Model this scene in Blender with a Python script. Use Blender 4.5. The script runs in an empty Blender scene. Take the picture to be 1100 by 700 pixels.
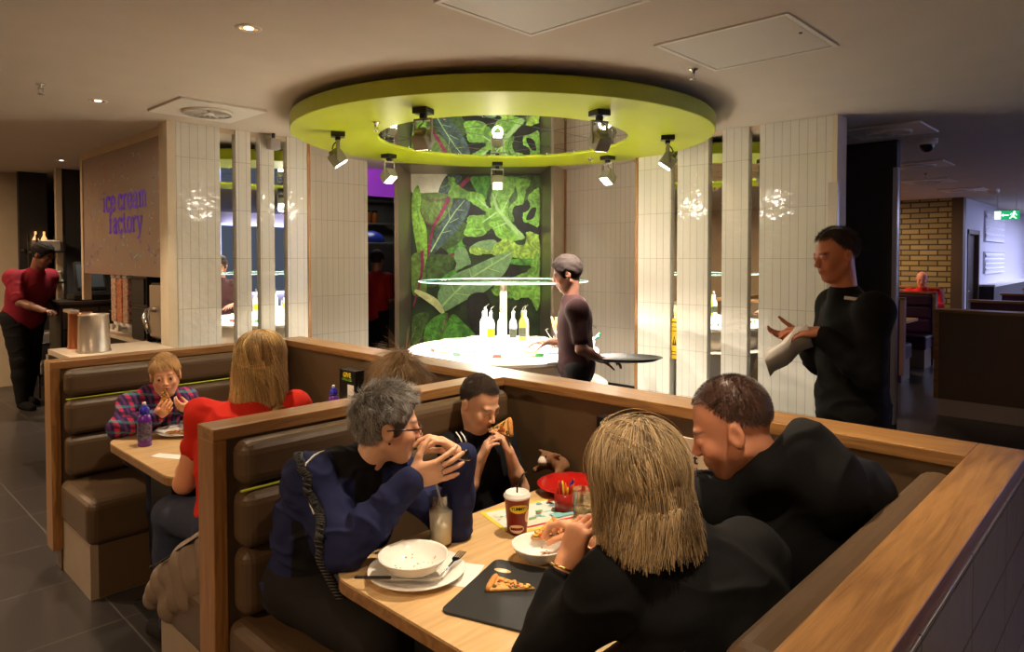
import bpy, math, random
import numpy as np
from mathutils import Vector, Matrix
random.seed(7)
RNG = np.random.default_rng(7)
PI = math.pi
COL = bpy.context.scene.collection
sc = bpy.context.scene

# ------------------------------------------------------------------ materials
def new_mat(name):
    m = bpy.data.materials.new(name); m.use_nodes = True
    nt = m.node_tree; b = nt.nodes['Principled BSDF']
    return m, nt, b

def lin(c):
    return tuple(((x/255.)/12.92 if x/255. <= .04045 else ((x/255.+.055)/1.055)**2.4) for x in c)

def mat(name, col, rough=.5, metal=0., spec=.5, bump=0., bscale=60., vary=0., vscale=8., emit=None, estr=0., trans=0., ior=1.45, coat=0., sheen=0., stretch=None, alpha=None, sss=0.):
    m, nt, b = new_mat(name)
    c = lin(col) + (1.,)
    b.inputs['Base Color'].default_value = c
    b.inputs['Roughness'].default_value = rough
    b.inputs['Metallic'].default_value = metal
    b.inputs['Specular IOR Level'].default_value = spec
    b.inputs['IOR'].default_value = ior
    b.inputs['Transmission Weight'].default_value = trans
    b.inputs['Coat Weight'].default_value = coat
    b.inputs['Sheen Weight'].default_value = sheen
    if sss:
        b.inputs['Subsurface Weight'].default_value = sss
        b.inputs['Subsurface Radius'].default_value = (.01, .004, .002)
    if alpha is not None: b.inputs['Alpha'].default_value = alpha
    if emit:
        b.inputs['Emission Color'].default_value = lin(emit) + (1.,)
        b.inputs['Emission Strength'].default_value = estr
    tc = nt.nodes.new('ShaderNodeTexCoord')
    src = tc.outputs['Object']
    if stretch:
        mp = nt.nodes.new('ShaderNodeMapping'); mp.inputs['Scale'].default_value = stretch
        nt.links.new(src, mp.inputs['Vector']); src = mp.outputs['Vector']
    if bump:
        n = nt.nodes.new('ShaderNodeTexNoise'); n.inputs['Scale'].default_value = bscale; n.inputs['Detail'].default_value = 4
        nt.links.new(src, n.inputs['Vector'])
        bp = nt.nodes.new('ShaderNodeBump'); bp.inputs['Strength'].default_value = bump; bp.inputs['Distance'].default_value = .01
        nt.links.new(n.outputs['Fac'], bp.inputs['Height']); nt.links.new(bp.outputs['Normal'], b.inputs['Normal'])
    if vary:
        n = nt.nodes.new('ShaderNodeTexNoise'); n.inputs['Scale'].default_value = vscale; n.inputs['Detail'].default_value = 5
        nt.links.new(src, n.inputs['Vector'])
        r = nt.nodes.new('ShaderNodeMapRange'); r.inputs['From Min'].default_value = .3; r.inputs['From Max'].default_value = .7
        r.inputs['To Min'].default_value = 1-vary; r.inputs['To Max'].default_value = 1+vary
        nt.links.new(n.outputs['Fac'], r.inputs['Value'])
        mx = nt.nodes.new('ShaderNodeVectorMath'); mx.operation = 'SCALE'; mx.inputs[0].default_value = c[:3]
        nt.links.new(r.outputs['Result'], mx.inputs['Scale']); nt.links.new(mx.outputs['Vector'], b.inputs['Base Color'])
    return m

def wood(name, c1, c2, axis, rough=.35, coat=.15, fine=1.):
    """oak veneer with the grain running along one axis"""
    m, nt, b = new_mat(name)
    tc = nt.nodes.new('ShaderNodeTexCoord'); mp = nt.nodes.new('ShaderNodeMapping')
    s = [14*fine, 14*fine, 14*fine]; s[axis] = 1.1*fine
    mp.inputs['Scale'].default_value = s
    nt.links.new(tc.outputs['Object'], mp.inputs['Vector'])
    n = nt.nodes.new('ShaderNodeTexNoise'); n.inputs['Scale'].default_value = 2.2; n.inputs['Detail'].default_value = 7; n.inputs['Distortion'].default_value = 1.6
    nt.links.new(mp.outputs['Vector'], n.inputs['Vector'])
    mp2 = nt.nodes.new('ShaderNodeMapping'); s2 = [160*fine]*3; s2[axis] = 7*fine
    mp2.inputs['Scale'].default_value = s2; nt.links.new(tc.outputs['Object'], mp2.inputs['Vector'])
    n2 = nt.nodes.new('ShaderNodeTexNoise'); n2.inputs['Scale'].default_value = 2.; n2.inputs['Detail'].default_value = 3
    nt.links.new(mp2.outputs['Vector'], n2.inputs['Vector'])
    ad = nt.nodes.new('ShaderNodeMath'); ad.operation = 'MULTIPLY_ADD'; ad.inputs[1].default_value = .35
    nt.links.new(n2.outputs['Fac'], ad.inputs[0]); nt.links.new(n.outputs['Fac'], ad.inputs[2])
    cr = nt.nodes.new('ShaderNodeValToRGB')
    cr.color_ramp.elements[0].position = .45; cr.color_ramp.elements[0].color = lin(c2) + (1,)
    cr.color_ramp.elements[1].position = .85; cr.color_ramp.elements[1].color = lin(c1) + (1,)
    nt.links.new(ad.outputs[0], cr.inputs['Fac']); nt.links.new(cr.outputs['Color'], b.inputs['Base Color'])
    b.inputs['Roughness'].default_value = rough; b.inputs['Coat Weight'].default_value = coat; b.inputs['Coat Roughness'].default_value = .2
    bp = nt.nodes.new('ShaderNodeBump'); bp.inputs['Strength'].default_value = .08; bp.inputs['Distance'].default_value = .003
    nt.links.new(n2.outputs['Fac'], bp.inputs['Height']); nt.links.new(bp.outputs['Normal'], b.inputs['Normal'])
    return m

def tiles(name, col, mortar, w, h, gap, rough=.08, wob=.35, off=0., vary=.03, uo=0., vo=0., wscale=9., metal=0, spec=.5, bumpm=.6):
    """tiles from UVs in metres"""
    m, nt, b = new_mat(name)
    uv = nt.nodes.new('ShaderNodeUVMap'); mp = nt.nodes.new('ShaderNodeMapping')
    mp.inputs['Location'].default_value = (uo, vo, 0)
    nt.links.new(uv.outputs['UV'], mp.inputs['Vector'])
    br = nt.nodes.new('ShaderNodeTexBrick'); br.offset = off; br.squash = 1
    br.inputs['Scale'].default_value = 1; br.inputs['Brick Width'].default_value = w; br.inputs['Row Height'].default_value = h
    br.inputs['Mortar Size'].default_value = gap; br.inputs['Mortar Smooth'].default_value = .1; br.inputs['Bias'].default_value = 0
    c = lin(col)
    br.inputs['Color1'].default_value = tuple(min(1, x*(1+vary)) for x in c)+(1,)
    br.inputs['Color2'].default_value = tuple(x*(1-vary) for x in c)+(1,)
    br.inputs['Mortar'].default_value = lin(mortar)+(1,)
    nt.links.new(mp.outputs['Vector'], br.inputs['Vector']); nt.links.new(br.outputs['Color'], b.inputs['Base Color'])
    b.inputs['Roughness'].default_value = rough; b.inputs['Metallic'].default_value = metal; b.inputs['Specular IOR Level'].default_value = spec
    n = nt.nodes.new('ShaderNodeTexNoise'); n.inputs['Scale'].default_value = wscale; n.inputs['Detail'].default_value = 2
    nt.links.new(mp.outputs['Vector'], n.inputs['Vector'])
    b1 = nt.nodes.new('ShaderNodeBump'); b1.inputs['Strength'].default_value = wob; b1.inputs['Distance'].default_value = .01
    nt.links.new(n.outputs['Fac'], b1.inputs['Height'])
    b2 = nt.nodes.new('ShaderNodeBump'); b2.inputs['Strength'].default_value = bumpm; b2.inputs['Distance'].default_value = .002; b2.invert = True
    nt.links.new(br.outputs['Fac'], b2.inputs['Height']); nt.links.new(b1.outputs['Normal'], b2.inputs['Normal'])
    nt.links.new(b2.outputs['Normal'], b.inputs['Normal'])
    return m

def attr_mat(name, rough=.5, sss=0., bump=0., bscale=200., spec=.4, sheen=0., aniso=0.):
    """colour comes from the mesh's own colour attribute"""
    m, nt, b = new_mat(name)
    a = nt.nodes.new('ShaderNodeAttribute'); a.attribute_name = 'Col'
    nt.links.new(a.outputs['Color'], b.inputs['Base Color'])
    b.inputs['Roughness'].default_value = rough; b.inputs['Specular IOR Level'].default_value = spec
    b.inputs['Sheen Weight'].default_value = sheen
    if sss:
        b.inputs['Subsurface Weight'].default_value = sss; b.inputs['Subsurface Radius'].default_value = (.012, .004, .002)
        b.inputs['Subsurface Scale'].default_value = 1.
    if bump:
        tc = nt.nodes.new('ShaderNodeTexCoord'); n = nt.nodes.new('ShaderNodeTexNoise'); n.inputs['Scale'].default_value = bscale
        nt.links.new(tc.outputs['Object'], n.inputs['Vector'])
        bp = nt.nodes.new('ShaderNodeBump'); bp.inputs['Strength'].default_value = bump; bp.inputs['Distance'].default_value = .003
        nt.links.new(n.outputs['Fac'], bp.inputs['Height']); nt.links.new(bp.outputs['Normal'], b.inputs['Normal'])
    return m

# ------------------------------------------------------------------ mesh builder
class MB:
    """collects shapes in world metres; build() links them as one mesh"""
    def __init__(s): s.v = []; s.f = []; s.mi = []; s.sm = []
    def add(s, vs, fs, mi=0, smooth=False):
        o = len(s.v); s.v += [tuple(p) for p in vs]
        for f in fs: s.f.append(tuple(i+o for i in f)); s.mi.append(mi); s.sm.append(smooth)
        return s
    def box(s, x0, y0, z0, x1, y1, z1, mi=0, M=None):
        x0, x1 = sorted((x0, x1)); y0, y1 = sorted((y0, y1)); z0, z1 = sorted((z0, z1))
        vs = [Vector(p) for p in ((x0,y0,z0),(x1,y0,z0),(x1,y1,z0),(x0,y1,z0),(x0,y0,z1),(x1,y0,z1),(x1,y1,z1),(x0,y1,z1))]
        if M: vs = [M @ p for p in vs]
        return s.add(vs, [(0,3,2,1),(4,5,6,7),(0,1,5,4),(1,2,6,5),(2,3,7,6),(3,0,4,7)], mi)
    def lathe(s, prof, c=(0,0,0), n=32, mi=0, smooth=True, M=None, cap=True):
        """prof: list of (r, z)"""
        vs = []
        for r, z in prof:
            for k in range(n):
                a = 2*PI*k/n; vs.append(Vector((r*math.cos(a), r*math.sin(a), z)))
        if M: vs = [M @ p for p in vs]
        else: vs = [p + Vector(c) for p in vs]
        fs = []
        for i in range(len(prof)-1):
            for k in range(n):
                k2 = (k+1) % n; fs.append((i*n+k, i*n+k2, (i+1)*n+k2, (i+1)*n+k))
        if cap:
            if prof[0][0] > 1e-5: fs.append(tuple(reversed(range(n))))
            if prof[-1][0] > 1e-5: fs.append(tuple(range((len(prof)-1)*n, len(prof)*n)))
        return s.add(vs, fs, mi, smooth)
    def tube(s, pts, r, n=8, mi=0, closed=False, smooth=True, flat=1.):
        pts = [Vector(p) for p in pts]; L = len(pts)
        rs = r if isinstance(r, (list, tuple)) else [r]*L
        vs = []; up = None
        for i, p in enumerate(pts):
            a = pts[i-1] if (i > 0 or closed) else pts[i]; b = pts[(i+1) % L] if (i < L-1 or closed) else pts[i]
            t = (b-a).normalized() if (b-a).length > 1e-9 else Vector((0,0,1))
            if up is None: up = Vector((0,0,1)) if abs(t.z) < .9 else Vector((1,0,0))
            sd = t.cross(up)
            if sd.length < 1e-6: sd = t.cross(Vector((1,0,0)))
            sd.normalize(); up = sd.cross(t).normalized()
            for k in range(n):
                a_ = 2*PI*k/n; vs.append(p + (sd*math.cos(a_) + up*math.sin(a_)*flat)*rs[i])
        fs = []
        for i in range(L if closed else L-1):
            j = (i+1) % L
            for k in range(n):
                k2 = (k+1) % n; fs.append((i*n+k, j*n+k, j*n+k2, i*n+k2))
        if not closed: fs.append(tuple(range(n))); fs.append(tuple(reversed(range((L-1)*n, L*n))))
        return s.add(vs, fs, mi, smooth)
    def prism(s, outline, z0, z1, mi=0, M=None, smooth=False):
        n = len(outline)
        vs = [Vector((x, y, z0)) for x, y in outline] + [Vector((x, y, z1)) for x, y in outline]
        if M: vs = [M @ p for p in vs]
        fs = [tuple(reversed(range(n))), tuple(range(n, 2*n))] + [(i, (i+1) % n, n+(i+1) % n, n+i) for i in range(n)]
        return s.add(vs, fs, mi, smooth)
    def ell(s, c, r, n=16, m=10, mi=0, M=None):
        vs = [];
        for i in range(m+1):
            th = PI*i/m
            for k in range(n):
                a = 2*PI*k/n; vs.append(Vector((r[0]*math.sin(th)*math.cos(a), r[1]*math.sin(th)*math.sin(a), r[2]*math.cos(th))))
        vs = [(M @ p if M else p) + Vector(c) for p in vs]
        fs = [(i*n+k, (i+1)*n+k, (i+1)*n+(k+1) % n, i*n+(k+1) % n) for i in range(m) for k in range(n)]
        return s.add(vs, fs, mi, True)
    def build(s, name, mats, parent=None, base=None, bevel=0., uv=True, seg=2):
        off = Vector(base) if base is not None else (parent_base(parent) if parent else Vector((0,0,0)))
        me = bpy.data.meshes.new(name)
        me.from_pydata([tuple(Vector(p)-off) for p in s.v], [], s.f)
        if not isinstance(mats, (list, tuple)): mats = [mats]
        for m in mats: me.materials.append(m)
        me.polygons.foreach_set('material_index', s.mi); me.polygons.foreach_set('use_smooth', s.sm)
        if uv: box_uv(me, off)
        me.validate(); me.update()
        o = bpy.data.objects.new(name, me); COL.objects.link(o)
        if parent: o.parent = parent
        elif base is not None: o.location = base
        if bevel:
            b = o.modifiers.new('bevel', 'BEVEL'); b.width = bevel; b.segments = seg; b.limit_method = 'ANGLE'; b.angle_limit = .6
            b.harden_normals = False
        return o

def parent_base(p):
    v = Vector((0,0,0))
    while p is not None: v = v + p.location; p = p.parent
    return v

def box_uv(me, off):
    uvl = me.uv_layers.new(name='UVMap')
    n = len(me.loops)
    if not n: return
    co = np.empty(len(me.vertices)*3, 'f'); me.vertices.foreach_get('co', co); co = co.reshape(-1, 3) + np.array(off, 'f')
    li = np.empty(n, 'i'); me.loops.foreach_get('vertex_index', li)
    nr = np.empty(len(me.polygons)*3, 'f'); me.polygons.foreach_get('normal', nr); nr = np.abs(nr.reshape(-1, 3))
    lt = np.empty(len(me.polygons), 'i'); me.polygons.foreach_get('loop_total', lt)
    ax = np.repeat(nr.argmax(1), lt); P = co[li]
    u = np.where(ax == 0, P[:, 1], P[:, 0]); v = np.where(ax == 2, P[:, 1], P[:, 2])
    uvl.data.foreach_set('uv', np.stack([u, v], 1).astype('f').ravel())

def tag(o, label, cat, group=None, kind=None):
    o['label'] = label; o['category'] = cat
    if group: o['group'] = group
    if kind: o['kind'] = kind
    return o
def struct(o, label=None):
    o['kind'] = 'structure'
    if label: o['label'] = label
    return o
def thing(name, label, cat, loc, group=None):
    o = bpy.data.objects.new(name, None); COL.objects.link(o); o.location = loc; o.empty_display_size = .1
    return tag(o, label, cat, group)
def copy_tree(o, parent=None):
    c = o.copy(); COL.objects.link(c); c.parent = parent
    for ch in list(o.children): copy_tree(ch, c)
    return c
def T(x, y, z, rz=0, rx=0, ry=0, s=1.):
    return Matrix.Translation((x, y, z)) @ Matrix.Rotation(rz, 4, 'Z') @ Matrix.Rotation(ry, 4, 'Y') @ Matrix.Rotation(rx, 4, 'X') @ Matrix.Scale(s, 4)
def rrect(x0, y0, x1, y1, r, n=5, corners=(1,1,1,1)):
    """rounded rectangle outline, corners: x0y0, x1y0, x1y1, x0y1"""
    out = []
    for (cx, cy, a0, on) in ((x0+r, y0+r, PI, corners[0]), (x1-r, y0+r, 1.5*PI, corners[1]), (x1-r, y1-r, 0, corners[2]), (x0+r, y1-r, .5*PI, corners[3])):
        if on:
            for k in range(n+1):
                a = a0 + .5*PI*k/n; out.append((cx+r*math.cos(a), cy+r*math.sin(a)))
        else:
            out.append((x0 if cx < (x0+x1)/2 else x1, y0 if cy < (y0+y1)/2 else y1))
    return out
def text_mesh(body, size, M, name, material, parent, depth=.001, align='CENTER', shear=0., bold=0., sx=1.):
    cu = bpy.data.curves.new(name, 'FONT'); cu.body = body; cu.size = size; cu.extrude = depth; cu.align_x = align; cu.align_y = 'CENTER'
    cu.shear = shear; cu.offset = bold; cu.resolution_u = 3
    o = bpy.data.objects.new(name+'_tmp', cu); COL.objects.link(o)
    dg = bpy.context.evaluated_depsgraph_get(); dg.update()
    me = bpy.data.meshes.new_from_object(o.evaluated_get(dg))
    bpy.data.objects.remove(o)
    me.transform(Matrix.Diagonal((sx, 1, 1, 1))); off = parent_base(parent) if parent else Vector()
    me.transform(Matrix.Translation(-off) @ M)
    me.materials.clear(); me.materials.append(material)
    ob = bpy.data.objects.new(name, me); COL.objects.link(ob)
    if parent: ob.parent = parent
    return ob

# ------------------------------------------------------------------ signed distance bodies -> one continuous surface
def V3(p): return np.array(p, 'f')
def _rot(fw, up):
    fw = V3(fw); fw = fw/np.linalg.norm(fw); up = V3(up); rt = np.cross(fw, up); rt /= np.linalg.norm(rt); up = np.cross(rt, fw)
    return np.stack([rt, fw, up], 1)     # columns: right(x), forward(y), up(z)
def cap(a, b, ra, rb=None, k=.02, tag='', op='u'):
    return dict(t='c', a=V3(a), b=V3(b), ra=ra, rb=ra if rb is None else rb, k=k, tag=tag, op=op)
def elp(c, r, R=None, k=.02, tag='', op='u'):
    return dict(t='e', c=V3(c), r=V3(r), R=np.eye(3, dtype='f') if R is None else R.astype('f'), k=k, tag=tag, op=op)
def xf(prims, R, o, s=1.):
    out = []
    for p in prims:
        q = dict(p); q['k'] = p['k']*s
        if p['t'] == 'c':
            q['a'] = R @ (p['a']*s) + o; q['b'] = R @ (p['b']*s) + o; q['ra'] = p['ra']*s; q['rb'] = p['rb']*s
        else:
            q['c'] = R @ (p['c']*s) + o; q['r'] = p['r']*s; q['R'] = (R @ p['R']).astype('f')
        out.append(q)
    return out
def inflate(prims, d):
    out = []
    for p in prims:
        q = dict(p)
        e = d if p['op'] == 'u' else -d
        if p['t'] == 'c': q['ra'] = max(.003, p['ra']+e); q['rb'] = max(.003, p['rb']+e)
        else: q['r'] = np.maximum(p['r']+e, .003)
        out.append(q)
    return out
def sdf_grid(prims, vox):
    lo = np.full(3, 1e9); hi = -lo
    for p in prims:
        if p['op'] != 'u': continue
        if p['t'] == 'c':
            l = np.minimum(p['a']-p['ra'], p['b']-p['rb']); h = np.maximum(p['a']+p['ra'], p['b']+p['rb'])
        else:
            m = np.abs(p['R']) @ p['r']; l = p['c']-m; h = p['c']+m
        lo = np.minimum(lo, l); hi = np.maximum(hi, h)
    lo -= vox*4; hi += vox*4
    n = np.ceil((hi-lo)/vox).astype(int)+1
    D = np.full(n, .05, 'f'); ax = [(lo[i]+vox*np.arange(n[i])).astype('f') for i in range(3)]
    for p in prims:
        mg = p['k'] + vox*3
        if p['t'] == 'c':
            l = np.minimum(p['a']-p['ra'], p['b']-p['rb'])-mg; h = np.maximum(p['a']+p['ra'], p['b']+p['rb'])+mg
        else:
            m = np.abs(p['R']) @ p['r']; l = p['c']-m-mg; h = p['c']+m+mg
        i0 = np.clip(((l-lo)/vox).astype(int), 0, n); i1 = np.clip(((h-lo)/vox).astype(int)+2, 0, n)
        if (i1 <= i0).any(): continue
        X = ax[0][i0[0]:i1[0], None, None]; Y = ax[1][None, i0[1]:i1[1], None]; Z = ax[2][None, None, i0[2]:i1[2]]
        if p['t'] == 'c':
            a, b = p['a'], p['b']; d = b-a; dd = float(d@d)+1e-12
            t = np.clip(((X-a[0])*d[0]+(Y-a[1])*d[1]+(Z-a[2])*d[2])/dd, 0, 1)
            dist = np.sqrt((X-a[0]-t*d[0])**2+(Y-a[1]-t*d[1])**2+(Z-a[2]-t*d[2])**2) - (p['ra']+t*(p['rb']-p['ra']))
        else:
            R, c, r = p['R'], p['c'], p['r']
            q = [((X-c[0])*R[0, j]+(Y-c[1])*R[1, j]+(Z-c[2])*R[2, j]) for j in range(3)]
            k0 = np.sqrt((q[0]/r[0])**2+(q[1]/r[1])**2+(q[2]/r[2])**2)
            k1 = np.sqrt((q[0]/r[0]**2)**2+(q[1]/r[1]**2)**2+(q[2]/r[2]**2)**2)+1e-9
            dist = k0*(k0-1)/k1
        S = D[i0[0]:i1[0], i0[1]:i1[1], i0[2]:i1[2]]; k = max(p['k'], 1e-4)
        if p['op'] == 'u':
            hh = np.clip(.5+.5*(S-dist)/k, 0, 1); S[...] = S+(dist-S)*hh-k*hh*(1-hh)
        else:
            hh = np.clip(.5-.5*(S+dist)/k, 0, 1); S[...] = S+(-dist-S)*hh+k*hh*(1-hh)
    return D, lo, vox
def surf(D, lo, vox):
    """naive surface nets"""
    S = D < 0; n = np.array(D.shape)
    c = [S[i:n[0]-1+i, j:n[1]-1+j, k:n[2]-1+k] for i in (0,1) for j in (0,1) for k in (0,1)]
    al = c[0].copy(); an = c[0].copy()
    for q in c[1:]: al &= q; an |= q
    act = an & ~al; I = np.argwhere(act); idx = np.full(act.shape, -1, 'i'); idx[act] = np.arange(len(I))
    pos = np.zeros((len(I), 3), 'f'); cnt = np.zeros(len(I), 'f')
    for ax_ in range(3):
        o1, o2 = [a for a in range(3) if a != ax_]
        for i in (0,1):
            for j in (0,1):
                A = I.copy(); A[:, o1] += i; A[:, o2] += j; B = A.copy(); B[:, ax_] += 1
                da = D[A[:,0],A[:,1],A[:,2]]; db = D[B[:,0],B[:,1],B[:,2]]
                m = (da < 0) != (db < 0); t = np.where(m, da/(da-db+1e-12), 0)
                P = A.astype('f'); P[:, ax_] += t
                pos[m] += P[m]; cnt[m] += 1
    pos = (pos/cnt[:, None])*vox+lo
    F = []
    for ax_ in range(3):
        o1, o2 = [(1,2),(2,0),(0,1)][ax_]
        sl0 = [slice(None)]*3; sl1 = [slice(None)]*3; sl0[ax_] = slice(0, n[ax_]-1); sl1[ax_] = slice(1, n[ax_])
        a = S[tuple(sl0)]; b = S[tuple(sl1)]; E = np.argwhere(a != b)
        ok = (E[:, o1] > 0) & (E[:, o2] > 0) & (E[:, o1] < n[o1]-1) & (E[:, o2] < n[o2]-1); E = E[ok]
        q = []
        for (i, j) in ((0,0),(1,0),(1,1),(0,1)):
            C_ = E.copy(); C_[:, o1] -= i; C_[:, o2] -= j; q.append(idx[C_[:,0],C_[:,1],C_[:,2]])
        q = np.stack(q, 1); ins = a[E[:,0],E[:,1],E[:,2]]
        q[~ins] = q[~ins][:, ::-1]
        F.append(q)
    return pos, np.concatenate(F)[:, ::-1][:, ::-1]
def np_mesh(name, v, f, mats, parent, colors=None, smooth=True, relax=0):
    off = np.array(parent_base(parent) if parent else (0,0,0), 'f')
    v = v.astype('f')-off
    me = bpy.data.meshes.new(name); k = f.shape[1]
    me.vertices.add(len(v)); me.vertices.foreach_set('co', v.ravel())
    me.loops.add(f.size); me.loops.foreach_set('vertex_index', f.ravel().astype('i'))
    me.polygons.add(len(f)); me.polygons.foreach_set('loop_start', np.arange(0, f.size, k, dtype='i'))
    me.polygons.foreach_set('loop_total', np.full(len(f), k, 'i'))
    me.polygons.foreach_set('use_smooth', np.full(len(f), smooth))
    if not isinstance(mats, (list, tuple)): mats = [mats]
    for m in mats: me.materials.append(m)
    if colors is not None:
        a = me.color_attributes.new('Col', 'FLOAT_COLOR', 'POINT')
        c4 = np.ones((len(v), 4), 'f'); c4[:, :3] = colors; a.data.foreach_set('color', c4.ravel())
    me.update(calc_edges=True); me.validate()
    o = bpy.data.objects.new(name, me); COL.objects.link(o)
    if parent: o.parent = parent
    return o
def vnormals(v, f):
    n = np.zeros_like(v); a = v[f[:, 2]]-v[f[:, 0]]; b = v[f[:, 3]]-v[f[:, 1]]; c = np.cross(a, b)
    for i in range(4): np.add.at(n, f[:, i], c)
    return n/(np.linalg.norm(n, axis=1)[:, None]+1e-12)
def wav(v, seed, scale, oct=3):
    """cheap smooth noise from random plane waves"""
    r = np.random.default_rng(seed); out = np.zeros(len(v), 'f'); amp = 1.; tot = 0
    for o in range(oct):
        for i in range(5):
            d = r.normal(size=3); d = d/np.linalg.norm(d)*scale*(2**o)*r.uniform(.7, 1.3)
            out += amp*np.sin(v@d.astype('f')+r.uniform(0, 6.28)); tot += amp
        amp *= .55
    return out/tot*2
def smooth_v(v, f, it=1, w=.5):
    for _ in range(it):
        s = np.zeros_like(v); c = np.zeros(len(v), 'f')
        for i in range(4):
            a = f[:, i]; b = f[:, (i+1) % 4]
            np.add.at(s, a, v[b]); np.add.at(c, a, 1); np.add.at(s, b, v[a]); np.add.at(c, b, 1)
        v = v*(1-w)+w*s/np.maximum(c, 1)[:, None]
    return v
# ------------------------------------------------------------------ camera
F_PX = 735.; CAM_H = 1.65; PITCH = math.radians(1.5); YAW = math.radians(43.6)
cam = bpy.data.cameras.new('camera'); cam.sensor_width = 36.; cam.lens = 36.*F_PX/1100.
cam.shift_y = -(350-(275+F_PX*math.tan(PITCH)))/1100.; cam.clip_start = .05; cam.clip_end = 100
camo = bpy.data.objects.new('camera', cam); COL.objects.link(camo)
camo.location = (0, 0, CAM_H); camo.rotation_euler = (PI/2-PITCH, 0, YAW-PI/2); sc.camera = camo
R2 = math.sqrt(.5)

# ------------------------------------------------------------------ shared materials
M = {}
M['ceiling'] = mat('ceiling_paint', (205,196,184), .9, vary=.03, vscale=3)
M['plaster'] = mat('plaster', (196,176,150), .85, vary=.04, vscale=4)
M['cream'] = mat('cream_paint', (205,190,165), .7, vary=.03)
M['grey_wall'] = mat('charcoal_laminate', (60,58,60), .45, vary=.06)
M['black_wall'] = mat('black_laminate', (48,46,48), .5, vary=.1)
M['black'] = mat('matt_black', (14,13,13), .5)
M['black_soft'] = mat('black_plastic', (22,21,22), .35)
M['tile'] = tiles('white_wall_tile', (214,210,200), (160,154,144), .066, .40, .0016, rough=.06, wob=.42, vo=-.03, vary=.03, wscale=12)
M['tile_bev'] = tiles('pearl_wall_tile', (206,196,184), (150,138,126), .066, .40, .0016, rough=.22, wob=.06, vo=-.03, vary=.025)
M['tile_side'] = tiles('glossy_partition_tile', (176,172,180), (120,118,125), .40, .15, .003, rough=.12, wob=.12)
M['floor'] = tiles('dark_floor_tile', (58,54,53), (92,88,84), .6, .6, .004, rough=.32, wob=.02, uo=-.41+.6, vo=-.405+.6, vary=.08, wscale=30, bumpm=.2)
M['oak_x'] = wood('oak_along_x', (164,120,70), (120,82,45), 0)
M['oak_y'] = wood('oak_along_y', (164,120,70), (120,82,45), 1)
M['oak_z'] = wood('oak_along_z', (160,112,60), (118,78,40), 2)
M['table_top'] = wood('pale_oak_laminate', (216,182,132), (194,156,108), 0, rough=.3, coat=.1, fine=.8)
M['vinyl'] = mat('bronze_vinyl', (84,65,46), .36, spec=.5, bump=.12, bscale=700, vary=.05, vscale=9)
M['vinyl_panel'] = mat('brown_vinyl_panel', (90,70,48), .42, bump=.1, bscale=600, vary=.04, vscale=6)
M['piping'] = mat('lime_piping', (170,180,30), .5)
M['steel'] = mat('brushed_steel', (188,178,166), .32, .75, bump=.05, bscale=60, stretch=(40,40,1))
M['steel_dark'] = mat('dark_steel', (95,92,92), .35, 1.)
M['chrome'] = mat('chrome', (225,225,225), .08, 1.)
M['mirror'] = mat('mirror_glass', (225,228,225), .01, 1.)
M['lime'] = mat('lime_paint', (168,182,22), .42, vary=.02)
M['white'] = mat('white_plastic', (225,222,215), .4)
M['ceramic'] = mat('white_ceramic', (238,234,226), .12, coat=.3)
M['paper'] = mat('white_paper', (232,228,220), .8)
def thin0(name, tint, gl=.08):
    m, nt, b = new_mat(name); nt.nodes.remove(b); ou = [n for n in nt.nodes if n.type == 'OUTPUT_MATERIAL'][0]
    tr = nt.nodes.new('ShaderNodeBsdfTransparent'); tr.inputs['Color'].default_value = lin(tint)+(1,)
    g = nt.nodes.new('ShaderNodeBsdfGlossy'); g.inputs['Roughness'].default_value = .03
    fr_ = nt.nodes.new('ShaderNodeLayerWeight'); fr_.inputs['Blend'].default_value = .35
    mr = nt.nodes.new('ShaderNodeMath'); mr.operation = 'MULTIPLY_ADD'; mr.inputs[1].default_value = .55; mr.inputs[2].default_value = gl*.4
    nt.links.new(fr_.outputs['Fresnel'], mr.inputs[0])
    mx = nt.nodes.new('ShaderNodeMixShader'); nt.links.new(mr.outputs[0], mx.inputs[0]); nt.links.new(tr.outputs[0], mx.inputs[1]); nt.links.new(g.outputs[0], mx.inputs[2]); nt.links.new(mx.outputs[0], ou.inputs['Surface'])
    return m
M['glass'] = thin0('clear_glass', (252,254,253), .05)
M['glass_green'] = mat('glass_edge', (130,180,170), .1)
M['purple'] = mat('purple_vinyl', (58,26,58), .35)
M['gold'] = mat('gold_reflector', (225,180,110), .15, 1.)
M['brass'] = mat('gold_metal', (225,190,110), .2, 1.)
def emis(name, col, s):
    m, nt, b = new_mat(name); b.inputs['Base Color'].default_value = (0,0,0,1)
    b.inputs['Emission Color'].default_value = lin(col)+(1,); b.inputs['Emission Strength'].default_value = s
    return m
M['lamp'] = emis('lamp_glow', (255,244,225), 30)
M['lamp_soft'] = emis('downlight_glow', (255,238,210), 6)

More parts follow.
